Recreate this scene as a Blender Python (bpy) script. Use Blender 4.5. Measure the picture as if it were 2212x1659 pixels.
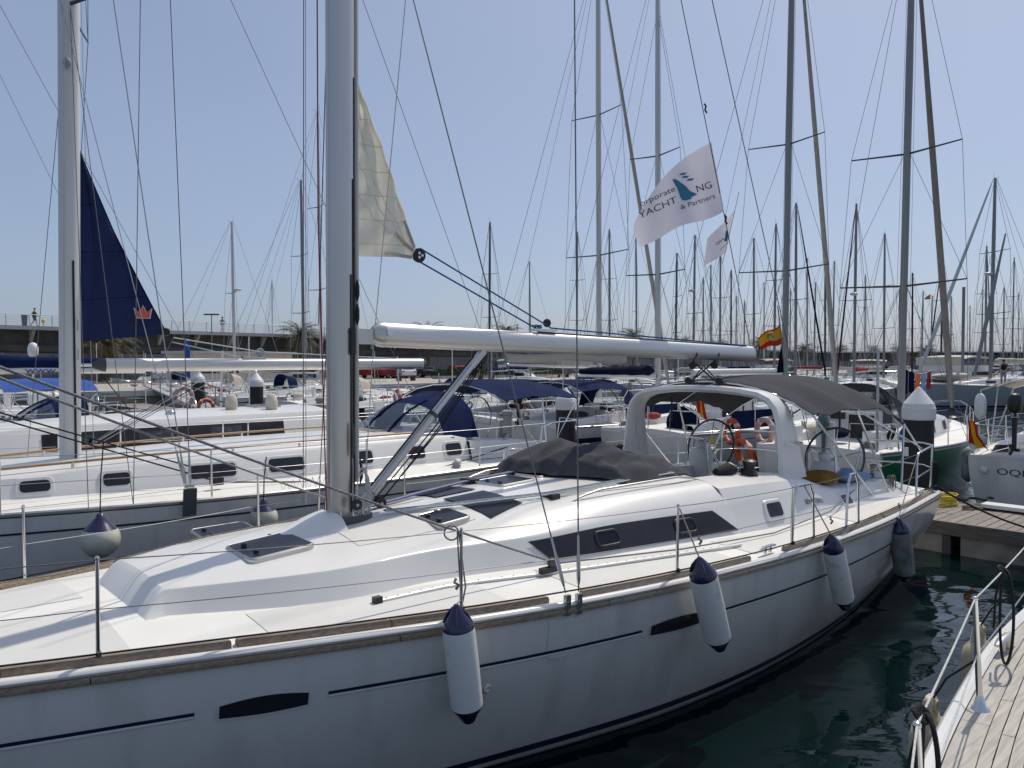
import bpy, math, random
from mathutils import Vector, Matrix
R = math.radians
random.seed(7)
for o in list(bpy.data.objects): bpy.data.objects.remove(o, do_unlink=True)
scn = bpy.context.scene
COL = scn.collection

# ------------------------------------------------------------------ camera
# photo pixel frame 2212 x 1659, focal length 1662 px, horizon at v = 786, eye 3.0 m above the water
FPX, CX, CY, HZ, EYE = 1662.0, 1106.0, 829.5, 786.0, 3.0
PIT = math.atan((CY - HZ) / FPX)
cam = bpy.data.objects.new('camera', bpy.data.cameras.new('camera')); COL.objects.link(cam)
cam.location = (0, 0, EYE); cam.rotation_euler = (R(90) - PIT, 0, 0)
cam.data.sensor_fit = 'HORIZONTAL'; cam.data.sensor_width = 36.0
cam.data.lens = 36.0 * FPX / 2212.0
cam.data.clip_start = 0.05; cam.data.clip_end = 6000
scn.camera = cam

# ------------------------------------------------------------------ sky, sun, exposure
SUN_EL, SUN_AZ = R(58), R(53)          # azimuth of the sun measured counter-clockwise from +X
world = bpy.data.worlds.new('World'); scn.world = world; world.use_nodes = True
nt = world.node_tree; nt.nodes.clear()
sky = nt.nodes.new('ShaderNodeTexSky'); sky.sky_type = 'NISHITA'; sky.sun_disc = False
sky.sun_elevation = SUN_EL; sky.sun_rotation = R(90) - SUN_AZ
sky.altitude = 1800; sky.air_density = 1.0; sky.dust_density = 9.5; sky.ozone_density = 2.0
bg = nt.nodes.new('ShaderNodeBackground'); bg.inputs['Strength'].default_value = 0.11
wo = nt.nodes.new('ShaderNodeOutputWorld')
hz = nt.nodes.new('ShaderNodeMix'); hz.data_type = 'RGBA'; hz.inputs['Factor'].default_value = .46     # thin even summer haze over the whole sky
hz.inputs['B'].default_value = (3.5, 4.3, 5.9, 1)
nz = nt.nodes.new('ShaderNodeTexNoise'); nz.inputs['Scale'].default_value = 2.2; nz.inputs['Detail'].default_value = 5; tcw = nt.nodes.new('ShaderNodeTexCoord'); mpw = nt.nodes.new('ShaderNodeMapping'); mpw.inputs['Scale'].default_value = (1, 1, 2.2)
nt.links.new(tcw.outputs['Generated'], mpw.inputs['Vector']); nt.links.new(mpw.outputs[0], nz.inputs['Vector'])
mr = nt.nodes.new('ShaderNodeMapRange'); mr.inputs['From Min'].default_value = .3; mr.inputs['From Max'].default_value = .7; mr.inputs['To Min'].default_value = .38; mr.inputs['To Max'].default_value = .54   # uneven thin veil
nt.links.new(nz.outputs['Fac'], mr.inputs['Value']); nt.links.new(mr.outputs[0], hz.inputs['Factor'])
nt.links.new(sky.outputs[0], hz.inputs['A']); nt.links.new(hz.outputs['Result'], bg.inputs['Color']); nt.links.new(bg.outputs[0], wo.inputs['Surface'])
sl = bpy.data.lights.new('sun', 'SUN'); sl.energy = 3.0; sl.angle = R(0.6); sl.color = (1.0, 0.93, 0.80)
so = bpy.data.objects.new('sun', sl); COL.objects.link(so)
sd = Vector((math.cos(SUN_EL) * math.cos(SUN_AZ), math.cos(SUN_EL) * math.sin(SUN_AZ), math.sin(SUN_EL)))
so.rotation_euler = sd.to_track_quat('Z', 'Y').to_euler(); so.location = (20, 20, 60)
vs = scn.view_settings
vs.view_transform = 'Standard'; vs.look = 'None'; vs.exposure = 0.0; vs.gamma = 1.0; vs.use_curve_mapping = False

# ------------------------------------------------------------------ frames: photo pixels to places
def ray(u, v):
    x = (u - CX) / FPX; y = -(v - CY) / FPX
    return Vector((x, math.cos(PIT) + y * math.sin(PIT), -math.sin(PIT) + y * math.cos(PIT)))
class Frame:
    """a ground frame: x along the heading, y to its left, z up"""
    def __init__(s, x, y, deg):
        s.o = Vector((x, y, 0)); s.ang = R(deg); c, n = math.cos(s.ang), math.sin(s.ang)
        s.ex = Vector((c, n, 0)); s.ey = Vector((-n, c, 0))
    def loc(s, P):
        d = P - s.o; return Vector((d.dot(s.ex), d.dot(s.ey), P.z))
    def world(s, x, y, z=0): return s.o + s.ex * x + s.ey * y + Vector((0, 0, z))
    def pz(s, u, v, z):
        d = ray(u, v); return s.loc(Vector((0, 0, EYE)) + d * ((z - EYE) / d.z))
    def py(s, u, v, y):
        d = ray(u, v); k = (y + s.o.dot(s.ey)) / d.dot(s.ey); return s.loc(Vector((0, 0, EYE)) + d * k)
    def px(s, u, v, x):
        d = ray(u, v); k = (x + s.o.dot(s.ex)) / d.dot(s.ex); return s.loc(Vector((0, 0, EYE)) + d * k)
def at_depth(u, v, D):
    return Vector((0, 0, EYE)) + ray(u, v) * D
HEAD = 42.0                               # every berth of the pontoon has this heading (stern direction)
AX = Vector((math.cos(R(HEAD)), math.sin(R(HEAD)), 0)); AY = Vector((-math.sin(R(HEAD)), math.cos(R(HEAD)), 0))
BASIN = Frame(0, 0, HEAD)                 # x = towards / past the pontoon, y = along the pontoon, away from the camera

# ------------------------------------------------------------------ materials
M = {}
def mat(name, col, rough=0.5, metal=0.0, var=0.0, vscale=4.0, bump=0.0, bscale=40.0, coat=0.0, spec=0.5, alpha=None, trans=0.0, stretch=None, col2=None, sheen=0.0, detail=4.0, dist=0.02, lo=.35, hi=.65):
    m = bpy.data.materials.new(name); m.use_nodes = True
    n = m.node_tree; b = n.nodes['Principled BSDF']
    b.inputs['Base Color'].default_value = (*col, 1); b.inputs['Roughness'].default_value = rough
    b.inputs['Metallic'].default_value = metal; b.inputs['Coat Weight'].default_value = coat
    b.inputs['Coat Roughness'].default_value = 0.08
    b.inputs['Specular IOR Level'].default_value = spec
    if trans: b.inputs['Transmission Weight'].default_value = trans
    if alpha is not None: b.inputs['Alpha'].default_value = alpha
    if sheen: b.inputs['Sheen Weight'].default_value = sheen
    if var or bump or col2:
        tc = n.nodes.new('ShaderNodeTexCoord'); mp = n.nodes.new('ShaderNodeMapping')
        n.links.new(tc.outputs['Object'], mp.inputs['Vector'])
        oi = n.nodes.new('ShaderNodeObjectInfo'); cb = n.nodes.new('ShaderNodeVectorMath'); cb.operation = 'SCALE'; cb.inputs[0].default_value = (31, 17, 23)   # each object its own patch of the noise
        n.links.new(oi.outputs['Random'], cb.inputs['Scale']); n.links.new(cb.outputs[0], mp.inputs['Location'])
        if stretch: mp.inputs['Scale'].default_value = stretch
        if var or col2:
            nz = n.nodes.new('ShaderNodeTexNoise'); nz.inputs['Scale'].default_value = vscale; nz.inputs['Detail'].default_value = detail
            n.links.new(mp.outputs[0], nz.inputs['Vector'])
            cr = n.nodes.new('ShaderNodeValToRGB'); cr.color_ramp.elements[0].position = lo; cr.color_ramp.elements[1].position = hi
            d = col2 if col2 else tuple(max(0, c * (1 - var)) for c in col)
            cr.color_ramp.elements[0].color = (*d, 1); cr.color_ramp.elements[1].color = (*col, 1)
            n.links.new(nz.outputs['Fac'], cr.inputs[0]); n.links.new(cr.outputs[0], b.inputs['Base Color'])
        if bump:
            nb = n.nodes.new('ShaderNodeTexNoise'); nb.inputs['Scale'].default_value = bscale; nb.inputs['Detail'].default_value = 3
            n.links.new(mp.outputs[0], nb.inputs['Vector'])
            bp = n.nodes.new('ShaderNodeBump'); bp.inputs['Strength'].default_value = bump; bp.inputs['Distance'].default_value = dist
            n.links.new(nb.outputs['Fac'], bp.inputs['Height']); n.links.new(bp.outputs[0], b.inputs['Normal'])
    M[name] = m; return m
mat('gel', (.77, .755, .725), .32, var=.06, vscale=1.3, coat=.3)
mat('gel_hull', (.66, .645, .615), .20, col2=(.54, .53, .505), vscale=1.6, coat=.4, stretch=(2.2, 2.2, .5), detail=9, lo=.28, hi=.5, bump=.06, bscale=1.2, dist=.05)
mat('gel_warm', (.78, .76, .71), .32, var=.08, vscale=1.5, coat=.2)
mat('deck', (.78, .77, .735), .6, var=.07, vscale=2.2, bump=.25, bscale=260, dist=.004)
mat('grip', (.67, .66, .635), .65, var=.06, vscale=2.5, bump=.35, bscale=300, dist=.004)
mat('alu', (.60, .58, .55), .36, metal=1.0, var=.08, vscale=1.2, stretch=(5, 5, .5))
mat('alu_boom', (.72, .705, .68), .43, metal=1.0, var=.14, vscale=1.5, stretch=(.4, 4, 4))
mat('mast_paint', (.60, .585, .55), .42, metal=.45, var=.06, vscale=1.0, stretch=(4, 4, .4))
mat('mast_white', (.74, .725, .69), .42, metal=.1, var=.07, vscale=1.0, stretch=(4, 4, .4))
mat('seam', (.66, .63, .55), .9)
mat('mast_grey', (.285, .275, .26), .42, metal=.6, var=.1, vscale=1.0, stretch=(4, 4, .4))
mat('steel', (.72, .72, .71), .14, metal=1.0)
mat('steel_dull', (.45, .45, .45), .32, metal=1.0)
mat('wire', (.16, .165, .17), .45, metal=.5)
mat('wire_light', (.42, .43, .44), .4, metal=.6)
mat('teak', (.36, .27, .19), .75, col2=(.20, .155, .115), vscale=7, stretch=(1.2, 14, 14), bump=.5, bscale=25, dist=.006, detail=6)
mat('teak_pale', (.40, .33, .26), .75, col2=(.25, .20, .155), vscale=7, stretch=(1.2, 14, 14), bump=.5, bscale=25, dist=.006, detail=6)
mat('teak_deck', (.50, .47, .42), .8, col2=(.36, .33, .295), vscale=5, stretch=(1.0, 12, 12), bump=.3, bscale=30, dist=.004, detail=6)
mat('teak_gold', (.42, .25, .11), .45, col2=(.30, .17, .07), vscale=7, stretch=(1.2, 14, 14), coat=.3)
mat('caulk', (.012, .012, .013), .7)
mat('smoke', (.028, .026, .034), .12, spec=.4, var=.3, vscale=2)
mat('acrylic', (.018, .021, .032), .22, spec=.12)
mat('solar', (.016, .018, .028), .25, spec=.12)
mat('black', (.014, .014, .015), .45)
mat('black_soft', (.02, .02, .022), .75, bump=.3, bscale=60)
mat('rubber_grey', (.07, .075, .08), .6)
mat('navy', (.010, .014, .045), .3, coat=.2)
mat('navy_vinyl', (.012, .012, .060), .25, coat=.35)
mat('navy_canvas', (.009, .019, .075), .9, var=.35, vscale=3, bump=.35, bscale=18, spec=.1)
mat('navy_dark', (.006, .010, .032), .9, spec=.1, var=.3, vscale=3, bump=.3, bscale=18)
mat('royal_canvas', (.010, .075, .36), .8, var=.25, vscale=3, bump=.3, bscale=18)
mat('grey_canvas', (.052, .055, .066), .9, var=.18, vscale=2.2, bump=.4, bscale=14, spec=.2)
mat('grey_cover', (.074, .075, .083), .95, var=.15, vscale=3, bump=.5, bscale=11, spec=.15)
mat('sand_canvas', (.50, .44, .36), .9, var=.15, vscale=3, bump=.3, bscale=14)
mat('cream_canvas', (.60, .55, .46), .9, var=.12, vscale=3, bump=.3, bscale=14)
mat('taupe_sail', (.27, .245, .22), .9, var=.2, vscale=5, bump=.4, bscale=10, stretch=(1, 1, .4))
mat('cream_sail', (.44, .41, .36), .9, var=.15, vscale=5, bump=.4, bscale=10)
mat('maroon', (.10, .012, .02), .85, var=.2)
mat('red_canvas', (.30, .025, .03), .85, var=.2)
mat('green_canvas', (.03, .11, .08), .85, var=.2)
mat('white_plastic', (.76, .76, .74), .4, var=.05)
mat('grey_plastic', (.33, .34, .35), .45)
mat('fender_white', (.74, .735, .71), .38, col2=(.46, .46, .43), vscale=4.5, detail=10, bump=.15, bscale=7, lo=.30, hi=.43)
mat('fender_dirty', (.30, .305, .30), .6, col2=(.13, .135, .135), vscale=5, detail=8)
mat('fender_cream', (.68, .66, .57), .4, col2=(.50, .48, .39), vscale=3, detail=8)
mat('fender_beige', (.55, .47, .33), .5, col2=(.38, .32, .22), vscale=3, detail=8)
mat('fender_black', (.012, .016, .015), .7, bump=.4, bscale=80)
mat('rope_grey', (.33, .33, .34), .9, var=.5, vscale=90, bump=.8, bscale=120)
mat('rope_white', (.70, .70, .68), .9, var=.3, vscale=80, bump=.6, bscale=120)
mat('rope_blue', (.015, .13, .42), .85, var=.4, vscale=90, bump=.6, bscale=120)
mat('rope_pale', (.36, .47, .53), .9, var=.5, vscale=90, bump=.6, bscale=120)
mat('rope_red', (.36, .02, .025), .85, var=.4, vscale=90)
mat('rope_black', (.012, .012, .014), .85, bump=.8, bscale=90)
mat('rope_tan', (.33, .29, .23), .9, var=.4, vscale=80, bump=.6, bscale=110)
mat('hose', (.62, .46, .02), .4, coat=.2)
mat('buoy', (.62, .10, .03), .5, var=.15)
mat('buoy_pink', (.60, .16, .15), .55, var=.15)
mat('buoy_pale', (.58, .33, .29), .6, var=.15)
mat('buoy_band', (.62, .58, .52), .5)
mat('orange', (.75, .13, .02), .7)
mat('ochre', (.25, .125, .012), .95, var=.25, vscale=5, bump=.4, bscale=14)
mat('blue_cloth', (.24, .38, .60), .95, var=.25, vscale=5, bump=.4, bscale=14)
mat('pile_black', (.012, .014, .017), .55, var=.4, vscale=3, bump=.3, bscale=20)
mat('pile_white', (.72, .72, .71), .45, var=.06, vscale=2)
mat('hull_green', (.012, .17, .085), .25, coat=.3, var=.1)
mat('hull_navy', (.010, .014, .03), .18, coat=.4)
mat('hull_grey', (.30, .31, .32), .3, coat=.3, var=.08)
mat('hull_teal', (.06, .12, .12), .3, coat=.3, var=.08)
mat('stripe_blue', (.04, .06, .22), .35)
mat('antifoul', (.012, .014, .03), .8)
def glassy(name, tint, mixf, rough=.05):
    m = bpy.data.materials.new(name); m.use_nodes = True; n = m.node_tree; n.nodes.clear()
    o = n.nodes.new('ShaderNodeOutputMaterial'); mx = n.nodes.new('ShaderNodeMixShader')
    t = n.nodes.new('ShaderNodeBsdfTransparent'); t.inputs[0].default_value = (*tint, 1)
    g = n.nodes.new('ShaderNodeBsdfGlossy'); g.inputs['Roughness'].default_value = rough
    nz = n.nodes.new('ShaderNodeTexNoise'); nz.inputs['Scale'].default_value = 3.0
    tc = n.nodes.new('ShaderNodeTexCoord'); n.links.new(tc.outputs['Object'], nz.inputs['Vector'])
    bp = n.nodes.new('ShaderNodeBump'); bp.inputs['Strength'].default_value = .5; bp.inputs['Distance'].default_value = .1
    n.links.new(nz.outputs['Fac'], bp.inputs['Height']); n.links.new(bp.outputs[0], g.inputs['Normal'])
    mx.inputs[0].default_value = mixf
    n.links.new(t.outputs[0], mx.inputs[1]); n.links.new(g.outputs[0], mx.inputs[2]); n.links.new(mx.outputs[0], o.inputs['Surface'])
    M[name] = m
glassy('clear_vinyl', (.80, .82, .84), .16)
glassy('clear_smoke', (.35, .33, .36), .14)
def cloth_translucent(name, col, tr=.35, var=.1, bump=.5, bscale=8):
    m = mat(name, col, .9, var=var, vscale=4, bump=bump, bscale=bscale)
    n = m.node_tree; b = n.nodes['Principled BSDF']; o = [x for x in n.nodes if x.type == 'OUTPUT_MATERIAL'][0]
    t = n.nodes.new('ShaderNodeBsdfTranslucent'); t.inputs[0].default_value = (*col, 1)
    mx = n.nodes.new('ShaderNodeMixShader'); mx.inputs[0].default_value = tr
    n.links.new(b.outputs[0], mx.inputs[1]); n.links.new(t.outputs[0], mx.inputs[2]); n.links.new(mx.outputs[0], o.inputs['Surface'])
cloth_translucent('sail', (.93, .90, .82), .72, var=.12, bump=.6, bscale=7)
cloth_translucent('flag_white', (.90, .88, .92), .62, bump=.3)
cloth_translucent('flag_red', (.60, .03, .03), .3)
cloth_translucent('flag_yellow', (.75, .50, .02), .3)
cloth_translucent('flag_blue', (.05, .12, .45), .3)
cloth_translucent('navy_sail', (.012, .025, .10), .06, var=.25, bump=.4, bscale=3)
mat('ink', (.035, .035, .06), .8); mat('ink_teal', (.045, .20, .30), .8); mat('ink_blue', (.05, .06, .25), .6)
mat('crest', (.20, .16, .08), .8); mat('crown_red', (.62, .12, .07), .7)

# ------------------------------------------------------------------ mesh builder
class MB:
    def __init__(s): s.v = []; s.f = []
    def add(s, vs, fs):
        k = len(s.v); s.v += [tuple(p) for p in vs]; s.f += [tuple(i + k for i in f) for f in fs]; return s
    def box(s, x0, x1, y0, y1, z0, z1):
        return s.add([(x0,y0,z0),(x1,y0,z0),(x1,y1,z0),(x0,y1,z0),(x0,y0,z1),(x1,y0,z1),(x1,y1,z1),(x0,y1,z1)],
            [(0,3,2,1),(4,5,6,7),(0,1,5,4),(1,2,6,5),(2,3,7,6),(3,0,4,7)])
    def obox(s, c, ax, ay, az, sx, sy, sz):
        c = Vector(c); V = []
        for k in (-1, 1):
            for (i, j) in ((-1,-1),(1,-1),(1,1),(-1,1)):
                V.append(c + ax*(i*sx/2) + ay*(j*sy/2) + az*(k*sz/2))
        return s.add(V, [(0,3,2,1),(4,5,6,7),(0,1,5,4),(1,2,6,5),(2,3,7,6),(3,0,4,7)])
    def tube(s, pts, r, n=8, cap=True, closed=False, flat=None, up=None):
        P = [Vector(p) for p in pts]; m = len(P)
        rr = r if isinstance(r, (list, tuple)) else [r] * m
        T = []
        for i in range(m):
            if closed: t = P[(i+1) % m] - P[i-1]
            else: t = P[min(i+1, m-1)] - P[max(i-1, 0)]
            T.append(t.normalized() if t.length > 1e-9 else Vector((0,0,1)))
        u = Vector(up) if up else Vector((0, 0, 1))
        if abs(u.dot(T[0])) > .95: u = Vector((1, 0, 0))
        u = (u - T[0] * u.dot(T[0])).normalized(); V = []; F = []
        for i in range(m):
            if i:
                u = u - T[i] * u.dot(T[i])
                u = u.normalized() if u.length > 1e-6 else Vector((1,0,0))
            w = T[i].cross(u)
            for k in range(n):
                a = 2 * math.pi * k / n
                fx = 1 if not flat else flat
                V.append(P[i] + u * (math.cos(a) * rr[i]) + w * (math.sin(a) * rr[i] * fx))
        L = m if closed else m - 1
        for i in range(L):
            j = (i + 1) % m
            for k in range(n):
                F.append((i*n + k, i*n + (k+1) % n, j*n + (k+1) % n, j*n + k))
        if cap and not closed:
            F.append(tuple(range(n-1, -1, -1))); F.append(tuple((m-1)*n + k for k in range(n)))
        return s.add(V, F)
    def lathe(s, prof, o=(0,0,0), d=(0,0,1), n=16):
        o = Vector(o); d = Vector(d).normalized(); u = Vector((1,0,0)) if abs(d.x) < .9 else Vector((0,1,0))
        u = (u - d*u.dot(d)).normalized(); w = d.cross(u); V = []; F = []
        for (r, z) in prof:
            for k in range(n):
                a = 2*math.pi*k/n; V.append(o + d*z + u*(math.cos(a)*r) + w*(math.sin(a)*r))
        for i in range(len(prof)-1):
            for k in range(n): F.append((i*n+k, i*n+(k+1) % n, (i+1)*n+(k+1) % n, (i+1)*n+k))
        F.append(tuple(range(n-1,-1,-1))); F.append(tuple((len(prof)-1)*n+k for k in range(n)))
        return s.add(V, F)
    def grid(s, rows, flip=False, closev=False):
        n = len(rows[0]); V = [p for r in rows for p in r]; F = []
        for i in range(len(rows)-1):
            for k in range(n if closev else n-1):
                k2 = (k+1) % n
                q = (i*n+k, i*n+k2, (i+1)*n+k2, (i+1)*n+k); F.append(q[::-1] if flip else q)
        return s.add(V, F)
    def loft(s, rings, cap=True, flip=False):
        s.grid(rings, flip, True)
        if cap:
            k = len(s.v) - len(rings)*len(rings[0]); n = len(rings[0])
            s.f.append(tuple(k + i for i in range(n-1,-1,-1))); e = k + (len(rings)-1)*n
            s.f.append(tuple(e + i for i in range(n)))
        return s
    def prism(s, pts, off):
        off = Vector(off); n = len(pts); V = [Vector(p) for p in pts]; V += [p + off for p in V]
        return s.add(V, [tuple(range(n-1,-1,-1)), tuple(range(n, 2*n))] + [(i, (i+1) % n, n+(i+1) % n, n+i) for i in range(n)])
    def sphere(s, c, r, n=12, sc=(1,1,1)):
        V = []; F = []; m = n // 2; c = Vector(c)
        for i in range(m+1):
            t = math.pi * i / m
            for k in range(n):
                a = 2*math.pi*k/n; V.append(c + Vector((math.sin(t)*math.cos(a)*r*sc[0], math.sin(t)*math.sin(a)*r*sc[1], math.cos(t)*r*sc[2])))
        for i in range(m):
            for k in range(n): F.append((i*n+k, (i+1)*n+k, (i+1)*n+(k+1) % n, i*n+(k+1) % n))
        return s.add(V, F)
    def sheet(s, rows, th):
        """closed thin sheet from a grid, thickness th along local normals"""
        n = len(rows[0]); m = len(rows); R_ = [[Vector(p) for p in r] for r in rows]; B = []
        for i in range(m):
            rr = []
            for k in range(n):
                du = R_[i][min(k+1,n-1)] - R_[i][max(k-1,0)]; dv = R_[min(i+1,m-1)][k] - R_[max(i-1,0)][k]
                nn = du.cross(dv); nn = nn.normalized() if nn.length > 1e-9 else Vector((0,0,1)); rr.append(R_[i][k] - nn*th)
            B.append(rr)
        s.grid(R_); s.grid(B, True)
        per = [(0,k) for k in range(n)] + [(i,n-1) for i in range(1,m)] + [(m-1,k) for k in range(n-2,-1,-1)] + [(i,0) for i in range(m-2,0,-1)]
        s.add([R_[i][k] for i,k in per] + [B[i][k] for i,k in per], [((i+1) % len(per), i, len(per)+i, len(per)+(i+1) % len(per)) for i in range(len(per))])
        return s
    def build(s, name, m, parent=None, sharp=35, smooth=True):
        me = bpy.data.meshes.new(name); me.from_pydata([tuple(p) for p in s.v], [], s.f); me.update()
        me.materials.append(M[m] if isinstance(m, str) else m)
        if smooth:
            me.shade_smooth(); me.set_sharp_from_angle(angle=R(sharp))
        o = bpy.data.objects.new(name, me); COL.objects.link(o)
        if parent: o.parent = parent
        return o
def tag(o, label=None, cat=None, group=None, kind=None):
    if label: o['label'] = label
    if cat: o['category'] = cat
    if group: o['group'] = group
    if kind: o['kind'] = kind
    return o
def thing(name, label, cat, loc=(0,0,0), rz=0, group=None):
    o = bpy.data.objects.new(name, None); COL.objects.link(o); o.location = loc; o.rotation_euler = (0, 0, rz); o.empty_display_size = .2
    return tag(o, label, cat, group)
def copy_tree(o, parent=None):
    c = o.copy(); COL.objects.link(c); c.parent = parent
    for ch in list(o.children): copy_tree(ch, c)
    return c
def tubeo(name, pts, r, m, parent=None, n=8, closed=False, flat=None, up=None):
    return MB().tube(pts, r, n, closed=closed, flat=flat, up=up).build(name, m, parent, 50)
def spl(T):
    """smooth interpolation of a table [(x, a, b, ...)]"""
    T = sorted(T); X = [t[0] for t in T]; m = len(T[0]) - 1
    def f(x, j=0):
        x = min(max(x, X[0]), X[-1]); i = 0
        while i < len(X)-2 and x > X[i+1]: i += 1
        x0, x1 = X[i], X[i+1]; h = x1 - x0; t = (x-x0)/h; y0, y1 = T[i][j+1], T[i+1][j+1]
        s = (y1-y0)/h
        sl_ = (y0 - T[i-1][j+1])/(x0 - X[i-1]) if i > 0 else s
        sr_ = (T[i+2][j+1] - y1)/(X[i+2] - x1) if i < len(X)-2 else s
        m0 = 0 if s*sl_ < 0 else (s+sl_)/2; m1 = 0 if s*sr_ < 0 else (s+sr_)/2
        t2, t3 = t*t, t*t*t
        return (2*t3-3*t2+1)*y0 + (t3-2*t2+t)*h*m0 + (-2*t3+3*t2)*y1 + (t3-t2)*h*m1
    return f
def frange(a, b, n): return [a + (b-a)*i/(n-1) for i in range(n)]
def rrect(w, h, r, n=4):
    """rounded rectangle outline, centred"""
    P = []
    for (cx, cy, a0) in ((w/2-r, h/2-r, 0), (-w/2+r, h/2-r, 90), (-w/2+r, -h/2+r, 180), (w/2-r, -h/2+r, 270)):
        for k in range(n+1):
            a = R(a0 + 90*k/n); P.append((cx + r*math.cos(a), cy + r*math.sin(a)))
    return P
def on_plane(P2, c, e1, e2, off=Vector((0,0,0))): return [Vector(c) + e1*p[0] + e2*p[1] + off for p in P2]
def sag(a, b, d, n=12):
    a, b = Vector(a), Vector(b); return [a.lerp(b, i/n) - Vector((0,0,4*d*(i/n)*(1-i/n))) for i in range(n+1)]
def text_mesh(body, size=1.0, font_shear=0.0, res=3):
    """outline letters as flat polygons: returns (verts2d, faces)"""
    cu = bpy.data.curves.new('t', 'FONT'); cu.body = body; cu.size = size; cu.resolution_u = res; cu.shear = font_shear
    ob = bpy.data.objects.new('t', cu); COL.objects.link(ob)
    dg = bpy.context.evaluated_depsgraph_get(); dg.update()
    me = ob.evaluated_get(dg).to_mesh()
    V = [(v.co.x, v.co.y) for v in me.vertices]; F = [tuple(p.vertices) for p in me.polygons]
    ob.evaluated_get(dg).to_mesh_clear(); bpy.data.objects.remove(ob); bpy.data.curves.remove(cu)
    return V, F
# ================================================================== water and pontoon
PD = Vector((.67, .741, 0)).normalized(); PN = Vector((-PD.y, PD.x, 0)); PO = Vector((-44.7, 72, 0))      # promenade edge line
def water():
    m = bpy.data.materials.new('water'); m.use_nodes = True; n = m.node_tree; b = n.nodes['Principled BSDF']
    b.inputs['Base Color'].default_value = (.0012, .0085, .0085, 1); b.inputs['Roughness'].default_value = .03
    b.inputs['IOR'].default_value = 1.33
    tc = n.nodes.new('ShaderNodeTexCoord'); mp = n.nodes.new('ShaderNodeMapping'); mp.inputs['Rotation'].default_value = (0, 0, R(20)); mp.inputs['Scale'].default_value = (1.0, 1.9, 1)
    n.links.new(tc.outputs['Object'], mp.inputs['Vector'])
    a = n.nodes.new('ShaderNodeTexNoise'); a.inputs['Scale'].default_value = .42; a.inputs['Detail'].default_value = 2.0; a.inputs['Distortion'].default_value = .6
    c = n.nodes.new('ShaderNodeTexNoise'); c.inputs['Scale'].default_value = 2.6; c.inputs['Detail'].default_value = 2.0
    n.links.new(mp.outputs[0], a.inputs['Vector']); n.links.new(mp.outputs[0], c.inputs['Vector'])
    mx = n.nodes.new('ShaderNodeMath'); mx.operation = 'MULTIPLY_ADD'; mx.inputs[1].default_value = .06
    n.links.new(c.outputs['Fac'], mx.inputs[0]); n.links.new(a.outputs['Fac'], mx.inputs[2])
    bp = n.nodes.new('ShaderNodeBump'); bp.inputs['Strength'].default_value = 1.0; bp.inputs['Distance'].default_value = .075
    n.links.new(mx.outputs[0], bp.inputs['Height']); n.links.new(bp.outputs[0], b.inputs['Normal'])
    M['water'] = m
    s = 4000
    o = MB().add([(-s,-s,0),(s,-s,0),(s,s,0),(-s,s,0)], [(0,1,2,3)]).build('water', 'water'); tag(o, kind='structure')
water()
mat('plank_wood', (.33, .29, .25), .85, col2=(.20, .175, .15), vscale=6, stretch=(1.5, 12, 12), bump=.5, bscale=25, dist=.006, detail=6)
mat('plank_wood_b', (.28, .25, .22), .85, col2=(.17, .15, .13), vscale=6, stretch=(1.5, 12, 12), bump=.5, bscale=25, dist=.006, detail=6)
mat('fascia', (.19, .165, .14), .8, col2=(.12, .105, .09), vscale=4, stretch=(10, 1.2, 10), bump=.4, bscale=20)
mat('float_concrete', (.40, .38, .33), .85, col2=(.22, .21, .17), vscale=2.5, bump=.3, bscale=30, detail=8)
def pontoon(name, x0, x1, y0, y1, fr, planks=None, top=.5):
    root = tag(bpy.data.objects.new(name, None), kind='structure'); COL.objects.link(root)
    root.location = fr.o; root.rotation_euler = (0, 0, fr.ang)
    if planks:
        pw = .14; pa, pb = planks; k = 0; y = pa; src = None
        proto = []
        for j in range(3):
            mb = MB().box(x0+.02, x1-.02, 0, pw-.012, top-.035, top)
            proto.append(mb)
        meshes = []
        while y < pb:
            if k < 4:
                o = proto[0].build('plank', 'plank_wood' if k % 2 else 'plank_wood_b', root); meshes.append(o.data)
            else:
                o = bpy.data.objects.new('plank', meshes[random.choice((0,1,1,0))]); COL.objects.link(o); o.parent = root
            o.location = (random.uniform(-.006, .006), y, random.uniform(-.003, .002)); y += pw; k += 1
        if y0 < pa: MB().box(x0+.02, x1-.02, y0, pa-.01, top-.035, top).build('decking', 'plank_wood', root)
        MB().box(x0+.02, x1-.02, y+.01, y1, top-.035, top).build('decking', 'plank_wood', root)
    else:
        MB().box(x0+.02, x1-.02, y0, y1, top-.035, top).build('decking', 'plank_wood', root)
    for (xa, xb) in ((x0-.05, x0+.015), (x1-.015, x1+.05)):
        MB().box(xa, xb, y0, y1, top-.19, top+.012).build('fascia_beam', 'fascia', root)
    y = y0
    while y < y1 and y < y0 + 45:
        MB().box(x0+.03, x1-.03, y+.12, min(y+2.3, y1), -.4, top-.2).build('float', 'float_concrete', root)
        MB().box(x0-.03, x0+.05, y-.02, y+.10, -.3, top-.2).build('bracket', 'rubber_grey', root)
        y += 2.45
    return root
pontoon('pontoon', 13.2, 15.2, -3.0, 75.0, BASIN, planks=(1.5, 25))
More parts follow.
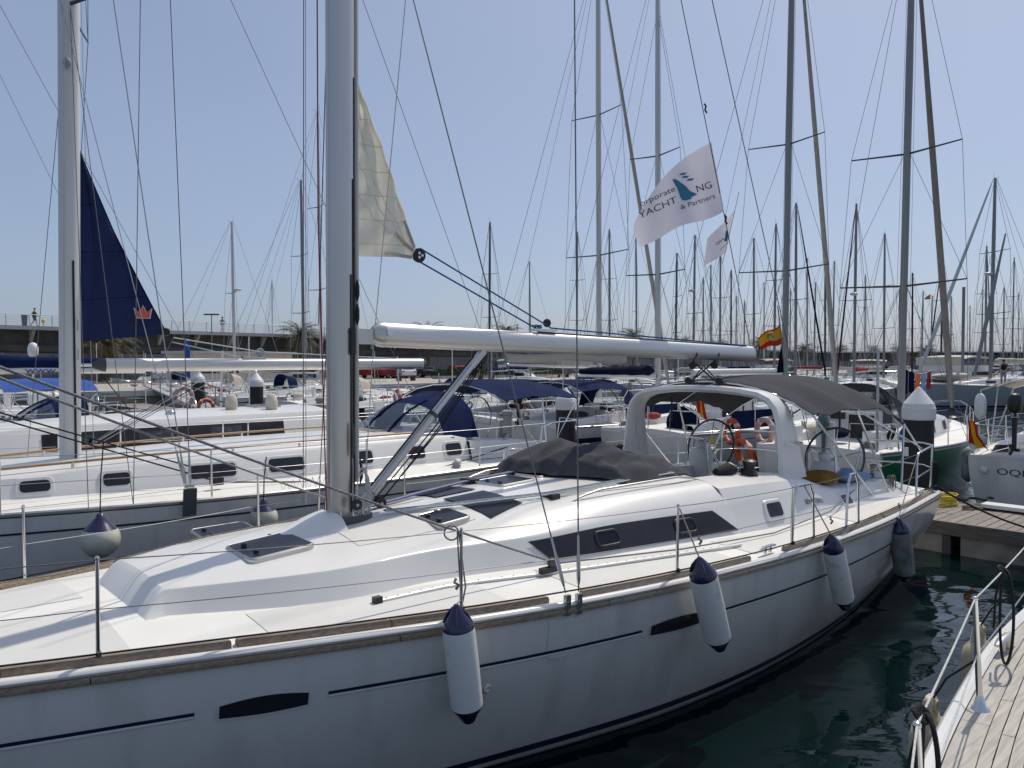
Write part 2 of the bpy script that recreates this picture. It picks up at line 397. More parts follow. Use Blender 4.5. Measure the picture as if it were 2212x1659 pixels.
# ================================================================== the near sailing yacht
MF = Frame(-1.4375, 6.4966, HEAD)          # origin under the mast; x aft, y starboard
def Q(s, t, z): return Vector((s, -t, z))   # s aft, t to port (towards the camera)
yacht = thing('sailing_yacht', 'large white sailing yacht with teak toe rail, grey bimini and white cockpit arch', 'yacht', MF.o, MF.ang)
def zr(s): return 1.12 + (.0016*(s-6)**2 if s < 6 else 0)
hw = spl([(-5.75,.01),(-5.4,.17),(-5,.32),(-4,.60),(-3,.87),(-2.24,1.09),(-1.85,1.20),(-.77,1.52),(.47,1.83),(1.9,2.06),(3.2,2.16),(4.1,2.18),(5.7,2.12),(8.0,1.86),(8.5,1.78)])
wl = spl([(-5.75,.0),(-5.4,.03),(-4,.34),(-2,.86),(.32,1.46),(1.97,1.80),(3.4,1.89),(5.2,1.78),(6.74,1.54),(8.5,1.10)])
def hb(s, z):
    Z = zr(s)
    if z >= 0:
        f = min(1, z/Z); return wl(s) + (hw(s)-wl(s))*(1-(1-f)**1.7)
    return wl(s)*max(0, 1-(-z/.55)**1.6)
def deckz(s, t):
    w = max(.05, hw(s)); return zr(s) + .075 + .09*(1-min(1, abs(t)/w)**2)*min(1, w/1.2)
def hull():
    S = frange(-5.75, 8.5, 64); rows = []
    for s in S:
        zs = [zr(s)+.07] + [zr(s)*f for f in (1, .93, .82, .68, .54, .4, .27, .14, .05, 0)] + [-.12, -.3, -.5]
        rows.append([Q(s, hb(s, min(z, zr(s))), z) for z in zs])
    mb = MB(); mb.grid(rows, flip=True); mb.grid([[Vector((p.x, -p.y, p.z)) for p in r] for r in rows])
    e = rows[-1]; mb.grid([e, [Vector((p.x, -p.y, p.z)) for p in e]], flip=True)
    return mb.build('hull', 'gel_hull', yacht, 40)
hull_o = hull()
def hstrip(name, s0, s1, zt, zb, m, out=.004, parent=None, n=40):
    """a strip lying on the port and starboard topsides; zt / zb give its edges at s"""
    for sg in (1, -1):
        rows = []
        for s in frange(s0, s1, n):
            a, b = zt(s), zb(s); rows.append([Q(s, sg*(hb(s, a + (b-a)*k/3)+out), a + (b-a)*k/3) for k in range(4)])
        MB().grid(rows, flip=sg > 0).build(name, m, parent or yacht)
cove = lambda s: zr(s) - .27 + .006*max(0, s-4)
for (a, b) in ((-5.3, -1.68), (-.93, 1.53), (2.3, 6.33)):
    hstrip('cove_stripe', a, b, lambda s: cove(s)+.011, lambda s: cove(s)-.011, 'navy')
for (a, b) in ((-5.3, -1.68), (-.93, 1.53), (2.3, 6.33)):
    rows = [[Q(s, hb(s, cove(s)-.012-.010*k)+(.001, .006, .002)[k], cove(s)-.012-.010*k) for k in range(3)] for s in frange(a, b, 40)]
    MB().grid(rows, flip=True).build('cove_lip', 'gel_hull', yacht, 60)
hstrip('boot_stripe', -5.5, 8.45, lambda s: .115+.012*max(0, s-5), lambda s: .055+.008*max(0, s-5), 'navy', n=60)
hstrip('antifouling', -5.5, 8.45, lambda s: .012, lambda s: -.3, 'antifoul', n=60)
def hull_window(s0, s1, h, hump):
    for sg in (1, -1):
        for (nm, m, g, out) in (('hull_window_frame', 'gel_hull', .012, .006), ('hull_window', 'smoke', 0, .009)):
            rows = []
            for i in range(17):
                f = i/16; s = s0-g + (s1-s0+2*g)*f
                zc = cove(s); top = zc + h*.22 + hump*math.sin(math.pi*min(1, f*.9+.05)) + g*.3; bot = zc - h*.52 - g - .012*math.sin(math.pi*f)
                rows.append([Q(s, sg*(hb(s, top+(bot-top)*k/3)+out), top+(bot-top)*k/3) for k in range(4)])
            MB().grid(rows, flip=sg > 0).build(nm, m, yacht)
hull_window(-1.55, -1.05, .10, .030); hull_window(1.62, 2.28, .10, .030); hull_window(6.38, 6.95, .10, .03)
# chainplate cover plate on the topsides and a skin fitting
rows = []
for i in range(9):
    s = .62 + .36*i/8; z0 = zr(s)-.03; z1 = zr(s)-.33 + (.03 if i in (0, 8) else 0); rows.append([Q(s, hb(s, z0+(z1-z0)*k/4)+.003, z0+(z1-z0)*k/4) for k in range(5)])
MB().grid(rows, flip=True).build('access_panel', 'gel_hull', yacht)
zz = .72; ss = .17
MB().lathe([(.032,0),(.032,.008),(.022,.012),(.02,.004)], Q(ss, hb(ss, zz), zz), (0,-1,-.25), 20).build('skin_fitting', 'white_plastic', yacht)
# decks
def deck():
    mb = MB(); S = frange(-5.7, 3.75, 44)
    mb.grid([[Q(s, hw(s)*k, deckz(s, hw(s)*k)) for k in frange(-1, 1, 15)] for s in S])
    for sg in (1, -1):
        mb.grid([[Q(s, sg*(1.0+(hw(s)-1.0)*k), deckz(s, hw(s)*.5+(hw(s)*.5)*k)) for k in frange(0, 1, 5)] for s in frange(3.75, 8.45, 24)], flip=sg > 0)
    return mb.build('deck', 'deck', yacht, 40)
deck()
def sweep_edge(name, s0, s1, prof, m, n=None, sides=(1, -1)):
    """sweep a closed (dt, dz) profile along the gunwale"""
    n = n or max(4, int((s1-s0)/.22))
    for sg in sides:
        rings = []
        for s in frange(s0, s1, n): rings.append([Q(s, sg*(hw(s)+a), zr(s)+b) for a, b in prof])
        MB().loft(rings, flip=sg < 0).build(name, m, yacht, 40)
circ = lambda ct, cz, rt, rz, n=10: [(ct+rt*math.cos(2*math.pi*k/n), cz+rz*math.sin(2*math.pi*k/n)) for k in range(n)]
cuts = [-5.6, -3.9, -2.2, -.5, 1.15, 2.8, 4.4, 6.0, 7.4, 8.45]
for a, b in zip(cuts, cuts[1:]):
    sweep_edge('rub_strake', a+.004, b-.004, [(-.01,.0),(.024,.004),(.03,.022),(.024,.042),(-.01,.046)], 'teak_pale' if b > 2 else 'teak')
sweep_edge('rail_moulding', -5.65, 8.47, circ(-.016, .066, .036, .026), 'gel', 60)
toe = [(-5.5,-4.0),(-3.985,-2.6),(-2.585,-1.47),(-1.43,-.52),(-.51,.66),(.98,1.9),(1.91,2.95),(3.55,4.9),(4.91,5.85),(5.95,8.3)]
for a, b in toe:
    sweep_edge('toe_rail', a, b, [(-.105,.06),(-.048,.06),(-.044,.112),(-.055,.128),(-.09,.128),(-.105,.11)], 'teak_pale' if b > 1.5 else 'teak')
# coachroof
CR = spl([(-1.62,.58,.52,1.515,.30,1.535,1.545),(-.6,.94,.87,1.53,.42,1.60,1.63),(.3,.96,.89,1.53,.46,1.645,1.695),(1.2,1.13,1.06,1.535,.64,1.69,1.745),(2.2,1.28,1.14,1.555,.86,1.72,1.79),(3.75,1.49,1.38,1.545,1.12,1.745,1.82)])
def roofz(s, t):
    t = abs(t); t1, z1, t2, z2, zc = [CR(s, k) for k in (1,2,3,4,5)]
    if t <= t2: return zc + (z2-zc)*(t/t2)**2
    if t <= t1: 
        f = (t-t2)/(t1-t2); return z2 + (z1-z2)*f**(1.05 + .5*min(1, max(0, (s-.6)/1.4)))
    return z1
def coachroof():
    def ring(s):
        tb, t1, t2 = CR(s, 0), CR(s, 1), CR(s, 3); z1 = CR(s, 2)
        half = [(tb+.015, deckz(s, tb)-.01), (tb, deckz(s, tb)+.012), (t1+.004, z1-.014), (t1-.004, z1-.003), (t1-.018, roofz(s, t1-.018))]
        half += [(t1+(t2-t1)*f, roofz(s, t1+(t2-t1)*f)) for f in (.3,.5,.75,1)] + [(t2*f, roofz(s, t2*f)) for f in (.66,.33)]
        return [Q(s, t, z) for t, z in half] + [Q(s, 0, CR(s, 5))] + [Q(s, -t, z) for t, z in half[::-1]]
    S = frange(-1.62, 3.75, 40); rows = [ring(s) for s in S]
    front = []
    for p in rows[0]:
        t = -p.y; front.append(Q(-1.76 - .02*(1-(t/.6)**2), t*1.04, deckz(-1.76, t)-.01))
    mid = [Vector(((a.x*.3+b.x*.7), (a.y*.3+b.y*.7), a.z*.18+b.z*.82)) for a, b in zip(front, rows[0])]
    mb = MB().grid([front, mid] + rows)
    return mb.build('coachroof', 'gel', yacht, 28)
coachroof()
# raised non-slip panels of the roof and deck
def patch(name, m, corners, zf, off, n=8, parent=None):
    (a, b, c, d) = [Vector((p[0], p[1])) for p in corners]; rows = []
    for i in range(n+1):
        r = []
        for k in range(n+1):
            p = a.lerp(b, k/n).lerp(d.lerp(c, k/n), i/n); r.append(Q(p.x, p.y, zf(p.x, p.y)+off))
        rows.append(r)
    return MB().sheet(rows, -off*.9).build(name, m, parent or yacht, 30)
for sg in (1, -1):
    patch('grip_panel', 'grip', [(-.2,sg*.12),(-.2,sg*.6),(.92,sg*.66),(.92,sg*.12)][::sg], roofz, .002)
    patch('grip_panel', 'grip', [(1.05,sg*.6),(2.0,sg*.68),(3.6,sg*1.02),(3.6,sg*.6)][::sg], roofz, .002)
    for (s0, s1) in ((-3.9,-1.95),(-1.2,.45),(1.1,2.9),(3.2,5.2),(5.4,7.4)):
        f = lambda s: (CR(min(3.75, max(-1.62, s)), 0)+.09 if s > -1.8 else .12)
        patch('grip_panel', 'grip', [(s0, sg*f(s0)),(s0, sg*(hw(s0)-.16)),(s1, sg*(hw(s1)-.16)),(s1, sg*(max(f(s1), 1.66 if s1 > 3.6 else 0)))][::sg], deckz, .002)
    # smoked deck glass beside the hatches
    patch('deck_glass', 'solar', [(1.02,sg*.06),(1.04,sg*.72),(1.5,sg*.62),(1.5,sg*.06)][::sg], roofz, .006)
# long saloon window let into the cabin side
def side_pt(s, f, out=0):
    tb, t1, z1 = CR(s, 0), CR(s, 1), CR(s, 2); zb = deckz(s, tb)+.012
    n = Vector((z1-zb, tb-t1)).normalized(); t = tb+(t1-tb)*f + n.x*out; return Q(s, t, zb+(z1-.02-zb)*f + n.y*out)
for sg in (1, -1):
    MBf = lambda rows: MB().grid(rows if sg > 0 else [[Vector((p.x, -p.y, p.z)) for p in r] for r in rows], flip=sg < 0)
    def win(name, m, s0, s1, f0, f1, out, slant=.12, n=24):
        rows = []
        for i in range(n+1):
            g = i/n; rows.append([side_pt(s0+(s1-s0)*g + (.2*(1-g)+.28*g)*(.5-k/4), f0+(f1-f0)*k/4, out) for k in range(5)])
        return MBf(rows).build(name, m, yacht)
    win('saloon_window', 'smoke', 1.25, 3.60, .08, .90, .012)
    for s in (2.02, 3.02):
        c = side_pt(s, .50, .016); e1 = (side_pt(s+.1, .50, .016)-c).normalized(); e2 = (side_pt(s, .9, .016)-c).normalized(); nn = e1.cross(e2).normalized()
        if nn.y > 0: nn = -nn
        if sg < 0: c, e1, e2, nn = [Vector((v.x, -v.y, v.z)) for v in (c, e1, e2, nn)]
        w = tubeo('port_light', on_plane(rrect(.27, .135, .045), c, e1, e2), .013, 'black', yacht, closed=True)
        MB().add(on_plane(rrect(.25, .115, .04), c, e1, e2, nn*.004), [tuple(range(20))[::sg]]).build('pane', 'acrylic', w)
# cockpit coamings
CO = spl([(3.70,1.485,1.375,1.545,1.12,1.745,.92,1.772),(4.5,1.57,1.46,1.56,1.24,1.73,.95,1.75),(5.3,1.60,1.48,1.55,1.28,1.665,.97,1.67),(5.75,1.60,1.48,1.46,1.30,1.545,.98,1.55),(6.1,1.59,1.48,1.415,1.32,1.475,1.0,1.48),(7.0,1.60,1.48,1.39,1.36,1.45,1.04,1.455),(7.7,1.60,1.50,1.36,1.42,1.40,1.1,1.405),(8.15,1.58,1.53,1.245,1.48,1.26,1.2,1.265)])
for sg in (1, -1):
    rows = []
    for s in frange(3.71, 8.15, 44):
        tb, t1, z1, t2, z2, ti, zi = [CO(s, k) for k in range(7)]
        pr = [(tb+.015, deckz(s, tb)-.01),(tb, deckz(s, tb)+.012),(t1, z1-.02),(t1-.02, z1+.012),(t1*.55+t2*.45, z1+(z2-z1)*.72),(t2, z2),(ti+.03, zi),(ti, zi-.03),(ti-.03, .9)]
        rows.append([Q(s, sg*a, b) for a, b in pr])
    MB().grid(rows, flip=sg < 0).build('coaming', 'gel', yacht, 28)
    e = rows[-1]; MB().add([p for p in e], [tuple(range(len(e)))[::sg]]).build('coaming_end', 'gel', yacht)
    def co_pt(s, f, out=0):
        tb, t1, z1 = CO(s, 0), CO(s, 1), CO(s, 2); zb = deckz(s, tb)+.012
        n = Vector((z1-zb, tb-t1)).normalized(); return Q(s, sg*(tb+(t1-tb)*f+n.x*out), zb+(z1-.02-zb)*f+n.y*out)
    for s, w_, h_ in ((4.42, .26, .15), (6.1, .22, .12)):
        c = co_pt(s, .56, .008); e1 = (co_pt(s+.1, .56, .008)-c).normalized(); e2 = (co_pt(s, .9, .008)-c).normalized(); nn = e1.cross(e2)
        nn = nn if nn.y*sg < 0 else -nn
        w = MB().add(on_plane(rrect(w_+.06, h_+.06, .05), c, e1, e2, nn*.004)+on_plane(rrect(w_+.09, h_+.09, .06), c, e1, e2, -nn*.012), [tuple(range(20)) if sg < 0 else tuple(range(20))[::-1]]+[(i, (i+1)%20, 20+(i+1)%20, 20+i) for i in range(20)]).build('port_light', 'white_plastic', yacht)
        MB().add(on_plane(rrect(w_, h_, .03), c, e1, e2, nn*.008), [tuple(range(20)) if sg < 0 else tuple(range(20))[::-1]]).build('pane', 'smoke', w)
    # builder's name on the coaming side
    if sg > 0:
        V, F = text_mesh('BENETEAU', .085)
        c = co_pt(5.06, .50, .007); e1 = (co_pt(5.4, .48, .007)-c).normalized(); e2 = (co_pt(5.06, .9, .007)-c).normalized()
        MB().add([c + e1*x + e2*y for x, y in V], F).build('maker_lettering', 'ink', yacht)
# cockpit well, seats, bulkhead
mb = MB(); mb.box(3.75, 8.4, -1.0, 1.0, .80, .86); mb.build('cockpit_sole', 'teak_deck', yacht)
for sg in (1, -1):
    a, b = sorted((sg*.52, sg*.965)); MB().box(3.8, 6.0, a, b, .861, 1.27).build('cockpit_seat', 'gel', yacht)
    MB().box(3.85, 5.95, a+.04, b-.04, 1.272, 1.30).build('seat_slats', 'teak_deck', yacht)
MB().box(3.70, 3.76, -1.0, 1.0, .86, 1.75).build('bulkhead', 'gel', yacht)
MB().box(3.765, 3.785, -.34, .34, 1.0, 1.74).build('companionway_door', 'smoke', yacht)
mb = MB(); mb.box(4.3, 5.9, -.16, .16, .861, 1.42); mb.build('cockpit_table', 'gel', yacht)
MB().box(7.55, 8.35, -.95, .95, .861, 1.18).build('stern_seat', 'gel', yacht)
# hatches on the roof
def roof_px(u, v):
    lo, hi = 1.45, 1.9
    for _ in range(40):
        z = (lo+hi)/2; P = MF.pz(u, v, z)
        if z > roofz(min(3.75, max(-1.62, P.x)), P.y): hi = z
        else: lo = z
    return P.x, -P.y
def hatch(s, t, ls, lt, knobs=True, tilt=0):
    c = Q(s, t, roofz(s, t)); e1 = (Q(s+.2, t, roofz(s+.2, t))-Q(s-.2, t, roofz(s-.2, t))).normalized(); e2 = (Q(s, t+.12, roofz(s, t+.12)*.4)-Q(s, t-.12, roofz(s, t-.12)*.4)).normalized()
    e2 = (e2 - Vector((0, 0, tilt))).normalized(); n = e1.cross(e2); n = n if n.z > 0 else -n; e2 = n.cross(e1) if n.cross(e1).dot(e2) > 0 else e1.cross(n)
    N = 20; o = rrect(ls, lt, .06); rings = []
    for g, h in ((.0, -.06), (.0, .008), (-.008, .017), (-.018, .020), (-.024, .017)):
        rings.append(on_plane(rrect(ls+2*g, lt+2*g, max(.02, .06+g)), c, e1, e2, n*h))
    f = MB().loft(rings, cap=False).build('hatch', 'alu', yacht, 30)
    inner = rrect(ls-.044, lt-.044, .04)
    MB().add(on_plane(inner, c, e1, e2, n*.0185), [tuple(range(20))]).build('pane', 'acrylic', f)
    if knobs:
        for k in (-.22, .22):
            MB().lathe([(.022,0),(.022,.012),(.012,.016)], c + e1*(-ls*.30) + e2*(lt*k) + n*.024, n, 12).build('knob', 'black', f)
    return f
hs, ht = roof_px(583, 1181); hatch(hs, ht, .52, .5)
hs, ht = roof_px(486, 1149); hatch(hs, ht, .5, .40, True, .10)
hs, ht = roof_px(958, 1118); hatch(hs, ht, .36, .36)
hs, ht = roof_px(1090, 1040); hatch(hs, ht, .5, .46)
hs, ht = roof_px(1165, 1024); hatch(hs, ht, .42, .42, False)
MB().lathe([(.075,0),(.075,.02),(.068,.045),(.04,.062),(.0,.066)], Q(hs+.08, ht, roofz(hs, ht)+.03), n=18).build('roof_vent', 'white_plastic', yacht)
# fairing before the mast step
mb = MB(); rows = []
for i in range(7):
    f = i/6; s = -.62 + .5*f; h = .012+.085*f*f*(3-2*f); w = .08+.14*f
    rows.append([Q(s, w*1.5, roofz(s, w*1.5)-.005), Q(s, w, roofz(s, w)+h*.8), Q(s, w*.6, roofz(s, 0)+h), Q(s, -w*.6, roofz(s, 0)+h), Q(s, -w, roofz(s, w)+h*.8), Q(s, -w*1.5, roofz(s, w)-.005)])
e = rows[-1]; rows.append([Vector((p.x+.03, p.y, roofz(-.1, p.y)-.01)) for p in e]); mb.grid(rows); mb.build('mast_fairing', 'gel', yacht, 50)
# mast with furling groove
def oval(a, b, n=24, p=2.3):
    P = []
    for k in range(n):
        t = 2*math.pi*k/n; c, s = math.cos(t), math.sin(t)
        P.append((a*math.copysign(abs(c)**(2/p), c), b*math.copysign(abs(s)**(2/p), s)))
    return P
mz0, mz1 = 1.69, 19.5
rk = lambda z: .004*(z-mz0)
mast = MB().loft([[Vector((x + rk(z) - .015, y, z)) for x, y in oval(.125, .082)] for z in (mz0, 3, 6, 10, mz1)]).build('mast', 'alu', yacht, 40)
MB().loft([[Vector((x + rk(z) + .128, y, z)) for x, y in oval(.022, .040, 12)] for z in (mz0+.3, 6, mz1)]).build('furling_section', 'mast_paint', mast, 40)
for (x, y, z0, z1, w) in ((.055,-.0835,1.75,3.75,.007),(.098,-.063,1.8,5.4,.006),(.080,-.0745,2.2,4.55,.005)):
    a = .5*w
    MB().loft([[Vector((x+rk(z)-.015+dx, y+dy, z)) for dx, dy in ((-a,-.003),(a,.004 if x > .09 else -.001),(a,.012),(-a,.012))] for z in (z0, z1)]).build('mast_slot', 'black', mast)
for (x, y, z) in ((.11,-.055,3.62),(.11,-.055,3.42)):
    tubeo('sheave_box', [(x+rk(z), y-.004, z-.09),(x+rk(z), y-.008, z-.04),(x+rk(z), y-.008, z+.04),(x+rk(z), y-.004, z+.09)], [.006,.018,.018,.006], 'black', mast)
MB().box(.035, .075, -.105, -.075, 3.08, 3.30).build('rope_clutch', 'black', mast)
tubeo('mast_cleat', [(.035,-.112,2.22),(.04,-.12,2.30),(.04,-.12,2.42),(.035,-.112,2.5)], [.008,.014,.014,.008], 'rubber_grey', mast)
tubeo('mast_cleat', [(.12,-.085,1.98),(.125,-.10,2.04),(.125,-.10,2.12),(.12,-.085,2.2)], [.006,.014,.014,.006], 'black', mast)
# mast step plate, turning blocks, shackles
step = MB().loft([[Vector((x, y, z)) for x, y in oval(.26, .19, 24)] for z in (1.66, 1.72)]).build('mast_step', 'rubber_grey', yacht)
for k in range(9):
    a = math.radians(-115 + k*24); x, y = .235*math.cos(a)-.0, .165*math.sin(a)
    tubeo('shackle', [(x, y, 1.735),(x*1.06, y*1.08, 1.775),(x*1.12, y*1.15, 1.735)], .006, 'steel', step, 6)
for (x, y, z) in ((.02,-.20,1.83),(.30,-.13,1.80),(.30,.13,1.80),(.20,.2,1.80),(.36,.0,1.79)):
    b_ = MB().lathe([(.02,-.02),(.044,-.016),(.048,-.006),(.03,0),(.048,.006),(.044,.016),(.02,.02)], (x, y, z), (.2,1,0), 16).build('turning_block', 'black', yacht)
    MB().lathe([(.014,-.024),(.014,.024)], (x, y, z), (.2,1,0), 10).build('pin', 'steel', b_)
# boom, gooseneck, vang, sheet
BA, BB = Vector((.40, 0, 3.255)), Vector((6.46, 0, 3.135)); bd = (BB-BA).normalized(); bu = Vector((-bd.z, 0, bd.x))
boom = MB().loft([[BA + bd*x + Vector((0, a, 0)) + bu*b for a, b in oval(.068, .108, 28, 2.1)] for x in (0, 2, 4, (BB-BA).length)]).build('boom', 'alu_boom', yacht, 50)
MB().loft([[BA + bd*x + Vector((0, a*k, 0)) + bu*b*k for a, b in oval(.068, .108, 28, 2.1)] for x, k in ((-.10,.62),(-.05,.98),(.012,1.03))]).build('boom_end', 'alu', boom, 50)
MB().lathe([(.03,-.082),(.03,.082)], BA + bd*.03 + bu*.02, (0,1,0), 16).build('pin', 'steel', boom)
MB().box(.14, .345, -.028, .028, 3.17, 3.30).build('gooseneck', 'alu', boom)
MB().loft([[BB + bd*x + Vector((0, a*k, 0)) + bu*b*k for a, b in oval(.068, .108, 28, 2.1)] for x, k in ((-.015,1.015),(.012,1.015),(.02,.96))]).build('end_cap', 'alu', boom, 30)
# sail slung under the boom (stowed bag of the reefed cloth)
MB().loft([[Vector((x, a, 3.07-.015*math.sin((x-1.8)*5)+b)) for a, b in oval(.035, .045 if x < 3.3 else .07, 12)] for x in frange(1.85, 3.7, 14)]).build('boom_bag', 'cream_sail', boom, 60)
V0, V1 = Vector((.20, 0, 1.80)), Vector((1.53, 0, 3.10)); vm = V0.lerp(V1, .56)
vang = tubeo('vang', [V0.lerp(V1, .06), vm], .043, 'alu', yacht, 14)
tubeo('vang_rod', [vm, V0.lerp(V1, .95)], .034, 'alu_boom', vang, 14)
tubeo('vang_collar', [vm - (V1-V0)*.012, vm + (V1-V0)*.008], .047, 'rubber_grey', vang, 14)
MB().obox(V0.lerp(V1,.03), (V1-V0).normalized(), Vector((0,1,0)), (V1-V0).normalized().cross(Vector((0,1,0))), .22, .05, .075).build('vang_foot', 'alu', vang)
MB().obox(V0.lerp(V1,.965), (V1-V0).normalized(), Vector((0,1,0)), (V1-V0).normalized().cross(Vector((0,1,0))), .22, .05, .06).build('vang_head', 'alu', vang)
for k, (dy, off) in enumerate(((-.06,.05),(-.05,.085),(.05,.06))):
    tubeo('vang_line', [V0 + Vector((.12, dy, -.02)), V0.lerp(V1,.5)+Vector((.06+off, dy*.7, -.05)), V1 + Vector((-.02+off, dy*.3, -.03))], .007, 'rope_black', vang, 6)
tubeo('vang_strap', [V0.lerp(V1,.05)+Vector((-.055,-.03,.03)), V0.lerp(V1,.95)+Vector((-.05,-.03,.04))], .010, 'black', vang, 6)
# arch over the cockpit
def arch():
    path = [(1.20,1.62),(1.175,1.85),(1.15,2.1),(1.125,2.32),(1.08,2.46),(.99,2.56),(.85,2.62),(.6,2.655),(.3,2.675),(0,2.68)]
    path += [(-a, b) for a, b in path[-2::-1]]; rings = []
    for i, (t, z) in enumerate(path):
        a = Vector(path[min(i+1, len(path)-1)]) - Vector(path[max(i-1, 0)]); a.normalize(); nrm = Vector((a.y, -a.x))
        wid = .17 if z > 2.5 else .17 + .13*((2.5-z)/.88)**1.3; rake = 5.30 + (.10 if z < 2.4 else 0)*(2.4-z)/.8
        th = .045; r = []
        for (x, y) in [(-wid, -th*.2), (-wid+.03, th*.8), (-wid*.4, th), (wid*.4, th), (wid-.03, th*.8), (wid, -th*.2), (wid-.05, -th), (-wid+.05, -th)]:
            r.append(Q(rake + x, t + nrm.x*-y*(-1), z + nrm.y*-y*(-1)))
        rings.append(r)
    return MB().loft(rings).build('cockpit_arch', 'gel', yacht, 40)
arch_o = arch()
for sg in (1, -1):
    tubeo('grab_handle', [Q(5.33+k, sg*t, z) for k, t, z in ((-.13,1.19,2.06),(-.12,1.29,2.05),(.12,1.29,2.05),(.13,1.19,2.06))], .013, 'steel', arch_o)
    MB().add(on_plane(rrect(.15, .48, .07), Q(5.36, sg*1.085, 2.22), Vector((1,0,0)), Vector((0,-sg*-.08,1)).normalized()), [tuple(range(20))]).build('arch_panel', 'white_plastic', arch_o)
    MB().lathe([(.06,0),(.06,.006),(.02,.008)], Q(5.42, sg*1.125, 1.84), (0, sg, 0), 20).build('arch_speaker', 'white_plastic', arch_o)
# mainsheet tackle between arch and boom
for (sg, xb) in ((1, 5.05), (-1, 5.55)):
    a = Q(5.3, sg*.24, 2.73); b = Vector((xb, 0, 3.04))
    tubeo('mainsheet', [a, b], .010, 'rope_black', yacht, 6); tubeo('mainsheet', [a+Vector((.03,0,0)), Vector((5.3, 0, 2.98))], .008, 'rope_black', yacht, 6)
    for p, dd in ((a+Vector((0,0,.05)), 1), (b-Vector((0,0,.06)), 1)):
        bl = MB().lathe([(.02,-.022),(.045,-.018),(.05,0),(.045,.018),(.02,.022)], p, (.9,.3,0), 14).build('sheet_block', 'black', yacht)
    tubeo('boom_strap', [b-Vector((0,.0,.02)), b+Vector((0,-.07,.08)), b+Vector((0,-.02,.20))], .012, 'black', yacht, 6)
# bimini
def bimini():
    rows = []
    for i in range(19):
        f = i/18; s = 5.36 + 2.86*f; r = []
        crown = 2.79 + .06*math.sin(math.pi*f) - .10*max(0, f-.75)/.25
        for k in range(25):
            g = -1 + 2*k/24; t = 1.42*g
            drop = .36*abs(g)**2.6 + .03*abs(g); fold = .012*math.sin(9*f*math.pi)*abs(g) - .035*math.sin(math.pi*f*3)**2*abs(g)**2
            z = crown - drop*(1+.15*f) + fold
            if f > .9: z -= (f-.9)*.9*abs(g)
            r.append(Q(s + .10*abs(g)**3*(1 if f < .5 else -1), t*(1-.02*math.sin(3*math.pi*f)**2), z))
        rows.append(r)
    c = MB().sheet(rows, .012).build('bimini', 'grey_canvas', yacht, 60)
    for f_, foot in ((0, (6.9, 1.55)), (.5, (7.35, 1.55)), (1, (7.7, 1.56))):
        i = int(f_*18); P = [p - Vector((0,0,.02)) for p in rows[i]]
        tubeo('bimini_bow', [Q(foot[0], -foot[1], 1.25)] + P[::2] + [Q(foot[0], foot[1], 1.25)], .0145, 'steel', c)
    for sg in (1, -1):
        e = rows[18][24 if sg > 0 else 0]
        tubeo('bimini_strut', [e, Q(8.25, sg*1.62, 1.75)], .012, 'steel', c)
        e2 = rows[0][23 if sg > 0 else 1]; tubeo('bimini_strap', [e2, Q(5.5, sg*1.14, 2.4)], .010, 'black', c, 6)
        e3 = rows[9][24 if sg > 0 else 0]; tubeo('bimini_strut', [e3, Q(8.3, sg*1.6, 1.8)], .012, 'steel', c)
        for q_ in (6,): 
            e4 = rows[q_][23 if sg > 0 else 1]; tubeo('roll_strap', [e4, e4 - Vector((0,0,.38))], .014, 'black', c, 6)
bimini()
# twin wheels on pedestals
def wheel(s, t):
    c = Q(s, t, 1.73); w = tubeo('steering_wheel', [c + Vector((.10*math.sin(a), .40*math.cos(a), .40*math.sin(a))) for a in [2*math.pi*k/40 for k in range(40)]], .016, 'rubber_grey', yacht, 8, closed=True)
    for k in range(5):
        a = math.pi/2 + 2*math.pi*k/5; tubeo('spoke', [c + Vector((-.02,0,0)), c + Vector((.10*math.sin(a), .40*math.cos(a), .40*math.sin(a)))], .007, 'steel', w, 6)
    MB().lathe([(.05,-.06),(.05,.02),(.03,.03)], c, (1,0,0), 14).build('hub', 'steel', w)
    p = MB().loft([[Vector((s-.25+a, -t+b, z)) for a, b in oval(l, wd, 16)] for z, l, wd in ((.86,.15,.17),(1.3,.14,.16),(1.62,.15,.19),(1.72,.10,.15))]).build('pedestal', 'gel', yacht, 45)
    MB().sphere((s-.27, -t, 1.77), .085, 14, (1,1,.9)).build('compass', 'white_plastic', p)
    tubeo('pedestal_guard', [Q(s-.36, t+.20, 1.35),Q(s-.38, t+.19, 1.80),Q(s-.40, t+.14, 1.89),Q(s-.40, t-.14, 1.89),Q(s-.38, t-.19, 1.80),Q(s-.36, t-.20, 1.35)], .0125, 'steel', p)
wheel(6.85, 1.02); wheel(6.95, -.98)
# winches and clutches
def winch(s, t, z, sc=1.0, m='steel_dull'):
    w = MB().lathe([(.075*sc,0),(.078*sc,.02*sc),(.055*sc,.045*sc),(.05*sc,.09*sc),(.062*sc,.12*sc),(.07*sc,.135*sc),(.045*sc,.15*sc),(.02*sc,.155*sc)], Q(s, t, z), n=18).build('winch', m, yacht, 50)
    MB().lathe([(.085*sc,-.012),(.085*sc,.004)], Q(s, t, z), n=18).build('winch_base', 'black', w)
    return w
winch(4.55, .62+.5, 1.735, 1.2, 'black'); winch(4.9, -1.12, 1.70, 1.3, 'black'); winch(4.35, -1.1, 1.74, 1.3, 'steel_dull'); winch(7.55, 1.26, 1.415, 1.4, 'steel_dull'); winch(7.4, -1.26, 1.42, 1.4)
